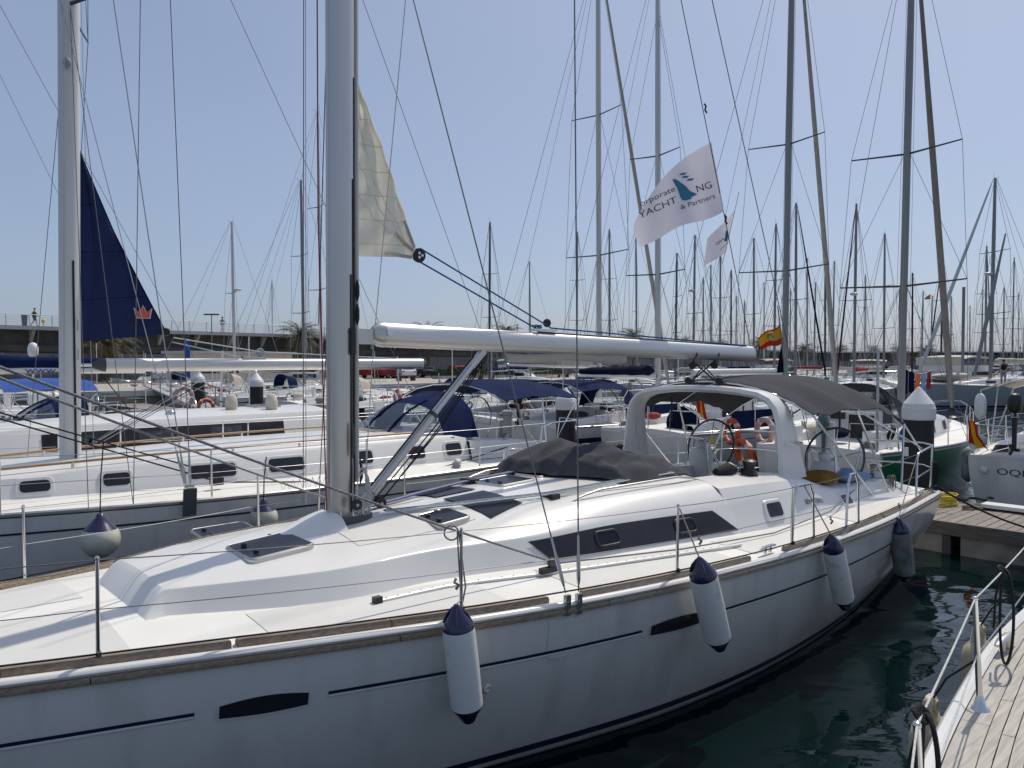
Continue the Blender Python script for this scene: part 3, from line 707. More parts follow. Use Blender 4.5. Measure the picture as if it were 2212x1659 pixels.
# ------------------------------------------------------------------ rig, rails and gear of the near yacht
SAILP = [MF.py(u, v, 0) for u, v in ((775,178),(775,555),(897,548))]
def mainsail():
    A, B_, C = Vector((.155, 0, 5.40)), Vector((.155, 0, 3.92)), Vector((.765, 0, 3.96)); rows = []
    for i in range(29):
        f = i/28; L_ = A.lerp(B_, f); R__ = A.lerp(C, f) + Vector((.035*math.sin(math.pi*f), 0, 0)); r = []
        for k in range(21):
            g = k/20; p = L_.lerp(R__, g); w = .02*math.sin(g*5+f*9)*g*(1-g)*4 + .010*math.sin(f*31+g*7) + .016*(1-abs(math.sin(4*f+7*g)))**3; r.append(p + Vector((0, w-.02*g*(1-g), 0)))
        rows.append(r)
    o = MB().sheet(rows, .004).build('mainsail', 'sail', yacht, 60)
    e = [rows[i][20] for i in range(29)]
    tubeo('leech_tape', [p + Vector((-.01, -.006, 0)) for p in e[1:]], .012, 'sail', o, 6, flat=.3)
    for k, (a, b) in enumerate((((.52,4.16),(.72,4.02)),((.63,4.28),(.74,4.05)),((.42,3.97),(.71,3.96)))):
        tubeo('webbing', [(a[0], -.012, a[1]), (b[0], -.012, b[1])], .016, 'cream_sail', o, 6, flat=.3)
    for i_ in (6, 10, 14, 18, 22, 26): tubeo('seam', [p + Vector((0,-.004,0)) for p in rows[i_]], .003, 'seam', o, 5)
    for (a_, b_) in ((4, 28), (12, 28), (18, 28)): tubeo('seam', [rows[int(round(a_+(b_-a_)*q/20))][q] + Vector((0,-.004,0)) for q in range(21)], .003, 'seam', o, 5)
    bl = MB().lathe([(.03,-.022),(.062,-.018),(.068,0),(.062,.018),(.03,.022)], (.79, -.005, 3.985), (.1,1,0), 18).build('clew_block', 'black', o)
    for a in (0, 2.1, 4.2): MB().lathe([(.013,0),(.013,.004)], Vector((.79+.022*math.cos(a), -.028, 3.985+.022*math.sin(a))), (0,-1,0), 10).build('bolt', 'steel', bl)
mainsail()
bt = lambda x: BA + bd*(x) + bu*.115
tubeo('outhaul', [(.80,-.01,4.05), bt(2.08)+Vector((0,-.01,.05)), bt(5.9)+Vector((0,-.02,.0))], .0085, 'rope_blue', yacht, 6)
tubeo('outhaul', [(.79,-.01,3.93), bt(1.90)+Vector((0,-.01,.02))], .0085, 'rope_blue', yacht, 6)
car = MB().box(2.22, 2.55, -.035, .035, 3.345, 3.365).build('outhaul_car', 'steel', boom)
MB().lathe([(.02,-.018),(.042,-.016),(.046,0),(.042,.016),(.02,.018)], (2.43, 0, 3.43), (.15,1,0), 14).build('car_block', 'black', boom)
tubeo('rope_knot', [(2.24,-.02,3.385),(2.29,.02,3.40),(2.33,-.02,3.38),(2.28,-.03,3.375)], .013, 'rope_blue', boom, 6)
tubeo('boom_track', [bt(1.9)-bu*.004, bt(5.9)-bu*.004], .012, 'rubber_grey', boom, 6)
# shrouds and backstays
CHP = [Q(.77, 1.90, 1.27), Q(.87, 1.92, 1.265)]
def shroud(bot, top, r=.0058, parent=None, m='wire'):
    bot, top = Vector(bot), Vector(top); d = (top-bot).normalized()
    w = tubeo('shroud', [bot + d*.05, top], r, m, yacht, 6)
    tubeo('turnbuckle', [bot + d*.10, bot + d*.14, bot + d*.30, bot + d*.33, bot+d*.46], [.008,.015,.015,.009,.008], 'steel_dull', w, 8)
    return w
def line_to(bot, u, v, t):
    top = MF.py(u, v, -t); return bot, top
for sg in (1, -1):
    for k, (top) in enumerate((Vector((.16, -sg*.08, 7.4)), Q(.78, sg*1.25, 8.2))):
        b_ = CHP[k].copy(); b_.y *= sg
        if sg > 0: b_, tp = line_to(b_, *((893, 0, .40), (1241, 0, 1.52))[k]); tp = b_ + (tp-b_)*1.45
        else: tp = top
        shroud(b_, tp)
        pl = MB().obox(b_ + Vector((0, 0, -.04)), Vector((1,0,0)), Vector((0,1,0)), Vector((0,0,1)), .05, .03, .15).build('chainplate', 'steel_dull', yacht)
        MB().lathe([(.012,-.02),(.012,.02)], b_ + Vector((0,0,-.02)), (0,1,0), 10).build('pin', 'steel', pl)
HEADM = Vector((.1, 0, 19.4))
tubeo('backstay', [Vector((8.4, 0, 1.25)), HEADM], .006, 'wire', yacht, 6)
LIFT = (Vector((6.44, 0, 3.24)), HEADM); tubeo('topping_lift', LIFT, .005, 'rope_black', yacht, 6)
tubeo('halyard', [Vector((-.16,-.02,1.78)), Vector((-.21,.0,4.2)), Vector((-.17,.0,19))], .006, 'rope_red', yacht, 6)
for (u0, v0, u1, v1, t, m, r) in ((655, 1090, 656, 0, -1.2, 'wire', .005), (661, 1090, 660, 0, -1.25, 'wire_light', .004), (688, 700, 708, 0, -.25, 'wire', .005)):
    a, b = MF.py(u0, v0, -t*1.2), MF.py(u1, v1, -t); tubeo('running_line', [a, b+(b-a)*.4], r, m, yacht, 6)
a = MF.py(783, 1000, .05); b = MF.py(876, 0, -.1); tubeo('halyard', [Vector((.19,-.05,1.95)), a.lerp(b, .25), b], .0045, 'rope_white', yacht, 6)
# halyard coil on the mast cleat
for k in range(5):
    P = [Vector((.125 + .045*math.sin(a)*(1+.15*k) , -.11-.006*k, 2.02-.01*k + (.19+.02*(k%3))*math.cos(a) - .10)) for a in frange(0, 2*math.pi, 20)][:-1]
    tubeo('rope_coil', P, .0045, 'rope_white', mast, 5, closed=True)
# stanchions and lifelines
ST = [-4.3, -2.14, -.02, 1.98, 3.68]
def stp(s, sg, h, inset=.075): return Q(s, sg*(hw(s)-inset+.012*h), deckz(s, hw(s)) + h)
for sg in (1, -1):
    for s in ST:
        st = tubeo('stanchion', [stp(s, sg, .0), stp(s, sg, .30), stp(s, sg, .61)], [.0135,.0125,.010], 'steel', yacht, 10)
        MB().lathe([(.03,0),(.028,.015),(.016,.03)], stp(s, sg, 0), n=12).build('stanchion_base', 'steel', st)
        MB().sphere(stp(s, sg, .612), .013, 8).build('cap', 'steel', st)
    for (a, b) in ((3.68, 4.12), (4.86, 5.2)):       # gate hoops
        tubeo('gate_hoop', [stp(a, sg, 0), stp(a+.03, sg, .5), stp(a+.09, sg, .615), stp(b-.12, sg, .615), stp(b-.04, sg, .5), stp(b, sg, 0)], .0135, 'steel', yacht, 10)
    full = [-5.35] + ST + [3.9, 5.0]
    for h, r in ((.60, .0035), (.32, .003)):
        for a, b in zip(full, full[1:]):
            A_, B_ = stp(a, sg, h), stp(b, sg, h)
            tubeo('lifeline', sag(A_, B_, .006*(b-a), 6), r, 'wire', yacht, 5)
        tubeo('lifeline', sag(stp(5.05, sg, h), Q(7.35, sg*1.9+(-.02*sg), deckz(7, 2)+h+.02), .01, 6), r, 'wire', yacht, 5)
    # furling line led aft along the stanchion feet
    tubeo('furling_line', [stp(s, sg, .07, .06) for s in frange(-5.2, 6.6, 30)], .0065, 'rope_black', yacht, 6)
    for s in ST[1:]: MB().lathe([(.008,-.012),(.018,-.01),(.018,.01),(.008,.012)], stp(s, sg, .07, .06), (1,0,0), 10).build('lead_block', 'black', yacht)
    # genoa track and car
    tr = lambda s: Q(s, sg*(CR(s, 0)+.17+.05*(s+.4)), deckz(s, CR(s, 0)+.2)+.012)
    tk = tubeo('genoa_track', [tr(s) for s in frange(-.35, 3.3, 14)], .016, 'white_plastic', yacht, 6)
    for k in range(34):
        p = tr(-.30 + .1*k); MB().lathe([(.006,.0),(.006,.002)], p + Vector((0,0,.0155)), n=6).build('track_hole', 'black', tk)
    MB().obox(tr(-.37)+Vector((0,0,.012)), Vector((1,0,0)), Vector((0,1,0)), Vector((0,0,1)), .06, .05, .05).build('track_end', 'black', tk)
    cr_ = MB().obox(tr(1.12)+Vector((0,0,.03)), Vector((1,0,0)), Vector((0,1,0)), Vector((0,0,1)), .20, .05, .045).build('genoa_car', 'black', yacht)
    MB().lathe([(.02,-.02),(.036,-.018),(.04,0),(.036,.018),(.02,.02)], tr(1.14)+Vector((0,0,.085)), (.1,1,.1), 14).build('car_sheave', 'rubber_grey', cr_)
    # mooring cleats
    for s in (3.3, 7.75, -4.6):
        c = Q(s, sg*(hw(s)-.10), deckz(s, hw(s))+.02); cl = tubeo('mooring_cleat', [c+Vector((-.14,0,.055)), c+Vector((-.07,0,.062)), c+Vector((.07,0,.062)), c+Vector((.14,0,.055))], [.010,.016,.016,.010], 'steel', yacht, 8)
        for d in (-.045, .045): tubeo('cleat_leg', [c+Vector((d,0,0)), c+Vector((d,0,.06))], .016, 'steel', cl, 8)
    # pushpit
    pz = lambda s, t, h: Q(s, sg*t, deckz(min(s, 8.4), 1.8)+h)
    pp = tubeo('pushpit', [pz(7.35,1.88,0), pz(7.37,1.88,.56), pz(7.45,1.87,.62), pz(8.55,1.66,.64), pz(8.78,1.45,.64), pz(8.85,1.15,.64), pz(8.83,.62,.62), pz(8.75,.55,.55), pz(8.45,.55,.02)], .0135, 'steel', yacht, 10)
    tubeo('pushpit_rail', [pz(7.36,1.88,.3), pz(8.5,1.67,.32), pz(8.78,1.45,.32), pz(8.84,1.15,.32), pz(8.82,.6,.30)], .011, 'steel', pp, 8)
    tubeo('pushpit_leg', [pz(8.35,1.70,0), pz(8.40,1.70,.64)], .0135, 'steel', pp, 10)
    # pulpit
    if True:
        tubeo('pulpit', [Q(-4.9, sg*.3, deckz(-4.9,.3)), Q(-5.2, sg*.33, 2.0), Q(-5.9, sg*.16, 2.05), Q(-5.95, 0, 2.05)], .0135, 'steel', yacht, 10)
# genoa sheets from the furled headsail out of frame
sheetA = [MF.py(-60, 770, -1.0), MF.py(700, 1062, -1.35), tr(1.14)+Vector((0,0,.10)) if False else Q(1.12, CR(1.12,0)+.17+.075, deckz(1.1,1.3)+.11)]
tubeo('genoa_sheet', sag(sheetA[0], sheetA[2], .03, 20), .0085, 'rope_grey', yacht, 8)
tubeo('genoa_sheet', sag(sheetA[0]+Vector((0,.1,-.05)), Q(1.12, -(CR(1.12,0)+.24), 1.40), .03, 20), .0085, 'rope_grey', yacht, 8)
tubeo('genoa_sheet', [Q(1.18, CR(1.12,0)+.24, 1.36), Q(2.6, 1.62, 1.30), Q(4.0, 1.74, 1.26), Q(5.4, 1.66, 1.29), Q(7.45, 1.28, 1.50)], .0075, 'rope_grey', yacht, 6)
tubeo('forestay_sail', [Q(-5.6,0,1.6), Q(-5.4,0,2.2), Q(-.2,0,19)], [.03,.09,.03], 'cream_sail', yacht, 10)
# lines led aft over the roof
def roofline(pts, m, r, dz=.03):
    tubeo('control_line', [Q(s, t, roofz(s, t)+dz) for s, t in pts], r, m, yacht, 6)
for k, m in enumerate(('rope_blue','rope_red','rope_white','rope_black','rope_pale','rope_blue')):
    o_ = .022*k; roofline([(.36,-.10-o_*.6),(1.0,-.26-o_),(1.75,-.42-o_),(2.45,-.47-o_),(3.6,-.62-o_)], m, .0075, .035)
MB().box(1.72, 1.82, .38, .58, 1.74, 1.80).build('line_organiser', 'black', yacht)
for k, m in enumerate(('rope_pale','rope_pale','rope_white')):
    o_ = .03*k; roofline([(.33,.12+o_*.6),(1.0,.36+o_),(1.85,.60+o_),(2.6,.66+o_),(3.6,.72+o_)], m, .0085, .04)
org = Q(1.86, .63, roofz(1.86, .63)); MB().box(org.x-.05, org.x+.05, org.y-.08, org.y+.07, org.z-.01, org.z+.035).build('line_organiser', 'black', yacht)
tubeo('furling_line', [Q(s, -1.0+.02*i, deckz(s, 1)+.05) for i, s in enumerate((-5.2,-3.5,-1.9))] + [Q(-.9,-.62,roofz(-.9,.62)+.02), Q(.1,-.30,roofz(.1,.3)+.03)], .007, 'rope_tan', yacht, 6)
# grab rails on the roof
for sg in (1, -1):
    g = lambda s, h: Q(s, sg*(.83+.10*(s-2)), roofz(s, .83+.10*(s-2))+h)
    tubeo('grab_rail', [g(1.95, 0), g(2.1, .035), g(2.3, .06), g(3.4, .06), g(3.6, .03), g(3.7, 0)], [.006,.012,.013,.013,.012,.006], 'alu', yacht, 8)
# sprayhood folded under a grey cover
def cover():
    n, m = 64, 76; rows = []; rnd = random.Random(3)
    ph = [rnd.uniform(0, 6.28) for _ in range(8)]
    for i in range(n+1):
        f = i/n; r = []
        for k in range(m+1):
            g = k/m; t = .80 - 1.85*g
            q_ = min(1, g/.45); s0 = 2.80 - .36*q_*q_*(3-2*q_) + .05*math.sin(7*g); s1 = 3.98 - .10*g + .05*math.sin(6*g)
            s = s0 + (s1-s0)*f
            ridge = math.exp(-((f-.30)/.30)**2); across = (1-abs(2*g-1)**2.2)
            h = .03 + .25*ridge*across**.6 + .10*across*math.exp(-((f-.8)/.4)**2)
            h += .022*math.sin(9*f + 5*g + ph[0])*ridge + .020*math.sin(23*g - 8*f + ph[1])*(.3+f) + .013*math.sin(37*g+12*f+ph[2]) + .012*math.sin(19*f-13*g+ph[4])
            h += (.030*(1-abs(math.sin(5.2*g+3.1*f+ph[5])))**3 + .024*(1-abs(math.sin(8.3*f-4.7*g+ph[6])))**4)*across*.9
            edge = min(f, 1-f, g*1.6, (1-g)*1.6)
            if edge < .06: h *= .25 + .75*edge/.06; 
            h += .018*math.sin(14*f+ph[3])*max(0, 1-g/.08)
            r.append(Q(s, t, roofz(min(s, 3.75), t) - (.25*(s-3.75) if s > 3.75 else 0) + max(.012, h)))
        rows.append(r)
    return MB().sheet(rows, .006).build('sprayhood_cover', 'grey_cover', yacht, 70)
cover()
# sheets and clutter on the port coaming
for k in range(5):
    c = Q(4.55+.05*k, .98+.03*(k % 2), CO(4.6, 6)+.03+.012*k)
    tubeo('rope_coil', [c + Vector((.16*math.cos(a)*(1-.08*k), .06*math.sin(a), .015*math.sin(3*a+k))) for a in frange(0, 2*math.pi, 22)][:-1], .010, ('rope_pale','rope_black','rope_pale','rope_blue','rope_pale')[k], yacht, 6, closed=True)
for (s, t) in ((3.98,-.98),(4.3,.97)):
    z = CO(s, 6); tubeo('rope_coil', [Q(s-.18, t, z+.03), Q(s, t+.03, z+.06), Q(s+.18, t, z+.03)], [.05,.075,.05], 'rope_black', yacht, 8)
# line hanging on the port quarter
for k in range(4):
    c = Q(7.5, 1.47, 1.48); tubeo('rope_coil', [c + Vector((.05*math.sin(a)+.012*k, -.02*k, -.11+.12*math.cos(a))) for a in frange(0, 2*math.pi, 18)][:-1], .007, 'rope_tan', yacht, 6, closed=True)
for k in range(3):
    c = Q(8.36, 1.74, 1.62); tubeo('rope_coil', [c + Vector((.04*math.sin(a)+.01*k, -.015*k, -.16+.16*math.cos(a))) for a in frange(0, 2*math.pi, 18)][:-1], .010, 'rope_black', yacht, 6, closed=True)
tubeo('stern_light', [Q(8.8,1.2,1.62), Q(8.8,1.2,1.75)], .03, 'white_plastic', yacht, 10)
# passerelle / stern gear seen over the quarter
def outboard(parent, p, sc=1.0, m='black'):
    p = Vector(p)
    o = MB().loft([[p + Vector((a*k*sc, b*k*sc, z*sc)) for a, b in oval(.15, .105, 16)] for z, k in ((0,.75),(.05,1),(.18,1.02),(.27,.9),(.31,.5))]).build('outboard_motor', m, parent, 45)
    MB().loft([[p + Vector((a*k*sc, b*k*sc, z*sc)) for a, b in oval(.06, .045, 10)] for z, k in ((.0,1),(-.35,.8),(-.62,.7))]).build('motor_leg', m, o, 45)
    MB().lathe([(.03,-.06),(.035,.0),(.02,.05)], p+Vector((0,0,-.62*sc)), (1,0,0), 10).build('gear_case', m, o)
    for k in range(3):
        a = 2.1*k; MB().obox(p+Vector((.07*sc, .06*math.cos(a)*sc, -.62*sc+.06*math.sin(a)*sc)), Vector((1,.6*math.cos(a+1.57),.6*math.sin(a+1.57))).normalized(), Vector((0,math.cos(a),math.sin(a))), Vector((.3,-math.sin(a),math.cos(a))).normalized(), .02, .09, .05).build('propeller_blade', m, o)
    return o

# ------------------------------------------------------------------ things lying on or hanging from the near yacht
def to_world(F, p): return F.world(p.x, p.y, p.z)
def fender(u0, v0, u1, v1, t, dia, lab, body='fender_white', cap='navy_vinyl', grp='cylinder fenders on the near yacht', eye='eye'):
    A = MF.py(u0, v0, -t); B_ = MF.py(u1, v1, -t+.02); A, B_ = to_world(MF, A), to_world(MF, B_); L_ = (A-B_).length; d = (A-B_).normalized(); r = dia/2
    o = thing('fender', lab, 'fender', B_)
    c = L_*.155; up = d
    MB().lathe([(r*.985, c),(r, c+.02),(r*1.02, L_*.5),(r, L_-c*1.25-.02),(r*.985, L_-c*1.25)], (0,0,0), up, 22).build('fender_body', body, o, 50)
    MB().lathe([(.018,0),(.045,.02),(r*.72,c*.62),(r*.97,c*.93),(r*.99,c)], (0,0,0), up, 22).build('fender_tip', cap, o, 50)
    MB().lathe([(r*.99,L_-c*1.25),(r*.97,L_-c*1.15),(r*.80,L_-c*.8),(r*.5,L_-c*.45),(r*.28,L_-.02),(.015,L_)], (0,0,0), up, 22).build('fender_top', cap, o, 50)
    for k in range(4):
        a = k*math.pi/2; e = Vector((math.cos(a), math.sin(a), 0)); tubeo('fender_rib', [up*(L_-.02)+e*r*.2, up*(L_-c*.5)+e*r*.60, up*(L_-c*.95)+e*r*.86], .010, cap, o, 6)
    return o, A
def fender_line(o, top, pts, m='rope_tan', r=.006):
    P = [Vector(p)-o.location for p in [top]+pts]; tubeo('fender_line', P, r, m, o, 6)
    tubeo('knot', [P[0]+Vector((0,0,.10)), P[0]+Vector((.02,0,.13)), P[0]+Vector((-.01,-.02,.15)), P[0]+Vector((0,0,.17))], .010, m, o, 6)
W = lambda p: to_world(MF, p)
f1, a1 = fender(985, 1306, 1013, 1562, 1.85, .215, 'scuffed white fender with navy ends hanging beside the shroud turnbuckles')
fender_line(f1, a1, [W(stp(-.02,1,.12)), W(stp(-.05,1,.60))]); tubeo('line_loop', [W(stp(-.06,1,.60))-f1.location+Vector((.05*math.sin(a)-.03, 0, .05*math.cos(a)-.01)) for a in frange(0,6.2,14)], .006, 'rope_grey', f1, 6)
tubeo('line_tail', [W(stp(-.04,1,.60))-f1.location, W(stp(.0,1,.42,.1))-f1.location, W(stp(.03,1,.2,.1))-f1.location, W(stp(-.0,1,.05,.1))-f1.location], .006, 'rope_grey', f1, 6)
f2, a2 = fender(1510, 1204, 1556, 1406, 2.30, .225, 'white fender with navy ends tied beside the saloon window')
fender_line(f2, a2, [W(stp(2.0,1,.58))])
f3, a3 = fender(1794, 1154, 1827, 1317, 2.32, .205, 'white fender with a grey smear, below the steel gate hoops'); fender_line(f3, a3, [W(stp(3.9,1,.6))])
f4, a4 = fender(1941, 1118, 1956, 1256, 2.12, .235, 'dirty dark grey fender hanging at the stern quarter beside the pontoon', body='fender_dirty'); fender_line(f4, a4, [W(Q(7.36,1.88,1.78))])
def cushion(s, t, z, lx, ly, h, rz, m, lab, tilt=0):
    P = W(Q(s, t, z)); o = MB(); rows = []
    for i in range(13):
        f = -1+2*i/12; r = []
        for k in range(13):
            g = -1+2*k/12; e = max(0, (1-abs(f)**2.6)*(1-abs(g)**2.6)); pin = 1-.06*(f*f*g*g)
            r.append(Vector((lx/2*f*(1-.06*(1-g*g))*pin, ly/2*g*(1-.06*(1-f*f))*pin, h*.5*e**.55 + .012*math.sin(7*f+3*g)*e + tilt*lx*f)))
        rows.append(r)
    o.grid(rows); o.grid([[Vector((p.x, p.y, 2*tilt*p.x*1.0 - p.z + .0)) if False else Vector((p.x, p.y, tilt*2*p.x - p.z)) for p in r] for r in rows], flip=True)
    ob = o.build('cushion', m, None, 70); ob.location = P + Vector((0,0,h*.5)); ob.rotation_euler = (0, 0, MF.ang+rz); tag(ob, lab, 'cushion', 'cushions in the cockpit'); return ob
cushion(6.1, 1.18, 1.475, .62, .42, .17, .1, 'ochre', 'ochre yellow cushion lying on the cockpit coaming by the wheel')
cushion(6.75, 1.24, 1.462, .55, .42, .15, -.25, 'blue_cloth', 'pale blue cushion lying on the coaming behind the ochre cushion')
cushion(4.75, -.62, 1.305, .55, .5, .16, .4, 'blue_cloth', 'washed blue cushion lying on the far cockpit seat by the winches')
# black dock line to the pontoon and a hose coil on it
def dock_line(name, pts, m, lab, r=.012, grp=None):
    P0 = Vector(pts[0]); o = MB().tube([Vector(p)-P0 for p in pts], r, 8).build(name, m, None, 60); o.location = P0; tag(o, lab, 'rope', grp); return o
stern_cl = W(Q(7.75, hw(7.75)-.10, 1.28)); fairlead = W(Q(8.45, 1.74, 1.27))
dock_line('mooring_line', [stern_cl, fairlead] + sag(fairlead, BASIN.pz(2240, 1141, .62).to_3d() if False else BASIN.world(*(BASIN.pz(2300, 1160, .60))), .10, 12)[1:], 'rope_black', 'black mooring line running from the yacht stern across the pontoon edge', .014)
# ================================================================== the other sailing yachts
def oring(cx, cy, z, a, b, n=10, p=2.0): return [Vector((cx+x, cy+y, z)) for x, y in oval(a, b, n, p)]
SHAPE = spl([(0,.0),(.04,.16),(.1,.34),(.2,.58),(.32,.79),(.45,.94),(.58,1.0),(.72,.985),(.86,.91),(1.0,.80)])
def make_yacht(name, label, F, LB, LS, B, fb=1.1, detail=1, hull='gel_hull', stripe='navy', boot='navy', deckm='deck', cab=None, winm='smoke', wins=None, strip=None,
               mast=None, boom=None, genoa=None, hood=None, bimini=None, rails=True, stern=None, group=None, cabside='gel', teakrail=False, sheerup=.18, transom=True, lines=True, wheel_=False, band=None, extra=()):
    """x aft from the mast, y to starboard when x points to the stern"""
    root = thing(name, label, 'sailboat', F.o, F.ang, group)
    L = LB + LS
    w = lambda s: max(.012, B*SHAPE((s+LB)/L)); wlf = lambda s: w(s)*(.80 + .06*SHAPE((s+LB)/L)) if s > -LB+.05 else .004
    Z = lambda s: fb + sheerup*(max(0, (LS*.4-s)/(LB+LS*.4)))**2
    def hbr(s, z):
        f = min(1, max(0, z/Z(s))); return wlf(s) + (w(s)-wlf(s))*(1-(1-f)**1.7) if z >= 0 else wlf(s)*(1-(-z/.5)**1.5*.8)
    dz = lambda s, t: Z(s) + .02 + .05*B*(1-min(1, abs(t)/w(s))**2)
    n = 26 if detail > 1 else 16
    rows = [[Vector((s, -hbr(s, z), z)) for z in [Z(s)*f for f in (1,.85,.65,.45,.25,.1,0)]+[-.15,-.4]] for s in frange(-LB, LS, n)]
    mb = MB().grid(rows, flip=True); mb.grid([[Vector((p.x,-p.y,p.z)) for p in r] for r in rows]); e = rows[-1]
    mb.grid([e, [Vector((p.x,-p.y,p.z)) for p in e]], flip=True); mb.build('hull', hull, root, 40)
    def strp(nm, zt, zb, m, s0=None, s1=None, out=.006, nz=2):
        for sg in (1, -1):
            rr = []
            for s in frange(s0 if s0 is not None else -LB+.15, s1 if s1 is not None else LS-.02, n):
                a, b = zt(s), zb(s); rr.append([Vector((s, -sg*(hbr(s, a+(b-a)*k/nz)+out), a+(b-a)*k/nz)) for k in range(nz+1)])
            MB().grid(rr, flip=sg > 0).build(nm, m, root)
    if stripe: strp('cove_stripe', lambda s: Z(s)-.16, lambda s: Z(s)-.16-(.022 if detail > 1 else .05), stripe)
    if band: strp('hull_band', lambda s: Z(s)*.72, lambda s: Z(s)*.55, band)
    for (nm_, ft, zb_, m_, sa, sb) in extra: strp(nm_, lambda s: Z(s)*ft, lambda s: zb_, m_, sa, sb, .012, 12)
    if boot: strp('boot_stripe', lambda s: .17, lambda s: .03, boot)
    # deck and rail
    MB().grid([[Vector((s, -w(s)*g, dz(s, w(s)*g))) for g in frange(-1, 1, 9)] for s in frange(-LB+.02, LS-.01, n)]).build('deck', deckm, root, 40)
    MB().grid([[Vector((LS+.004, -w(LS)*g, z)) for g in frange(-1, 1, 9) for z in [dz(LS-.01, w(LS-.01)*g)]], [Vector((LS+.004, -w(LS)*g, Z(LS)-.05)) for g in frange(-1, 1, 9)]]).build('transom_cap', 'gel', root, 40)
    for sg in (1, -1):
        MB().tube([Vector((s, -sg*(w(s)-.01), Z(s)+.03)) for s in frange(-LB+.03, LS-.01, n)], .028, 6).build('rail', 'steel_dull' if detail > 1 else 'gel', root)
    # cabin trunk
    c0, c1, ch, cw = cab or (-LB*.45, LS*.35, .42, .62)
    CW = spl([(c0, cw*.42),(c0+(c1-c0)*.25, cw*.72),(c0+(c1-c0)*.6, cw*.95),(c1, cw)])
    CH = spl([(c0, ch*.28),(c0+(c1-c0)*.2, ch*.62),(c0+(c1-c0)*.55, ch*.92),(c1, ch)])
    def cz(s, g):
        t = CW(s)*B*g; return dz(s, 0) + CH(s)*(1-.14*abs(g)**2)
    rr = []
    for s in frange(c0, c1, 18):
        b0 = CW(s)*B; h = CH(s); base = dz(s, b0)-.01
        half = [(b0*1.05, base),(b0*.99, base+.02),(b0*.90, cz(s,.9)-h*.16),(b0*.85, cz(s,.85)-.012),(b0*.72, cz(s,.72)),(b0*.36, cz(s,.36))]
        rr.append([Vector((s,-t,z)) for t, z in half]+[Vector((s,0,cz(s,0)))]+[Vector((s,t,z)) for t, z in half[::-1]])
    fr = [Vector((p.x-CH(c0)*1.3-.05, p.y*.9, dz(c0, 0)-.02)) for p in rr[0]]; mb = MB().grid([fr]+rr); q = rr[-1]; mb.add(q, [tuple(range(len(q)))[::-1]]); mb.build('cabin', cabside, root, 30)
    def side(s, f, sg, out=.006):
        b0 = CW(s)*B; h = CH(s); base = dz(s, b0)+.01; top = cz(s,.9)-h*.16
        return Vector((s, -sg*(b0*.99+(b0*.90-b0*.99)*f+out), base+(top-base)*f))
    for sg in (1, -1):
        for (s, wd) in (wins or []):
            c = side(s, .55, sg); e1 = (side(s+.1,.55,sg)-c).normalized(); e2 = (side(s,.9,sg)-c).normalized(); hgt = CH(s)*.46
            nn = Vector((0,-sg,.2)).normalized()
            if detail > 1:
                fm = MB().add(on_plane(rrect(wd+.07, hgt+.07, .06), c, e1, e2, nn*.006)+on_plane(rrect(wd+.09, hgt+.09, .07), c, e1, e2, -nn*.01), [tuple(range(20)) if sg < 0 else tuple(range(20))[::-1]]+[(i,(i+1)%20,20+(i+1)%20,20+i) for i in range(20)]).build('window', 'white_plastic', root)
                MB().add(on_plane(rrect(wd, hgt, .045), c, e1, e2, nn*.012), [tuple(range(20)) if sg < 0 else tuple(range(20))[::-1]]).build('pane', winm, fm)
            else:
                MB().add(on_plane(rrect(wd, hgt, .05), c, e1, e2, nn*.012), [tuple(range(20)) if sg < 0 else tuple(range(20))[::-1]]).build('window', winm, root)
        if strip:
            MB().grid([[side(s, .22+.70*k/2, sg, .008) for k in range(3)] for s in frange(strip[0], strip[1], 12)], flip=sg < 0).build('window_band', winm, root)
            if detail > 1:
                for s in strip[2]:
                    MB().grid([[side(s+d, .34+.44*k/2, sg, .014) for k in range(3)] for d in frange(-.28, .28, 4)], flip=sg < 0).build('window', 'clear_smoke', root)
        if teakrail:
            g = lambda s, h: Vector((s, -sg*CW(s)*B*.80, cz(s,.8)+h))
            h_ = tubeo('handrail', [g(s, .06) for s in frange(c0+.5, c1-.9, 14)], .016, 'teak_gold', root, 6)
            for s in frange(c0+.6, c1-1.0, 8): tubeo('rail_foot', [g(s, 0), g(s, .06)], .018, 'white_plastic', h_, 6)
    # hatches on the cabin top
    for s in ((c0+.55, c0+1.5, c1-.9) if detail else ()):
        z = cz(s, 0); h_ = MB().box(s-.26, s+.26, -.25, .25, z-.03, z+.035).build('hatch', 'alu', root); MB().box(s-.21, s+.21, -.20, .20, z+.036, z+.042).build('pane', 'acrylic', h_)
    # cockpit
    k0, k1 = c1, LS-.45; zc = dz(c1, 0)
    MB().box(k0, k1, -B*.42, B*.42, fb-.35, fb-.30).build('cockpit_sole', 'teak_deck', root)
    for sg in (1, -1):
        rr = [[Vector((s, -sg*B*a, z+ (zc-Z(s))*0)) for a, z in ((.66, dz(s, B*.6)), (.62, dz(s, 0)+h), (.50, dz(s, 0)+h+.02), (.46, dz(s,0)+h-.02), (.44, fb-.3))] for s, h in ((k0, CH(c1)*.62), ((k0+k1)/2, .22), (k1, .10))]
        MB().grid(rr, flip=sg < 0).build('coaming', cabside, root, 40)
        if detail: MB().lathe([(.07,0),(.072,.02),(.05,.05),(.048,.10),(.066,.14),(.03,.155)], (k0+.9, -sg*B*.56, dz(k0+.9, 0)+CH(c1)*.42), n=12).build('winch', 'steel_dull', root, 50)
    MB().box(k0-.012, k0+.012, -.3, .3, fb-.25, zc+CH(c1)*.9).build('companionway', 'black', root)
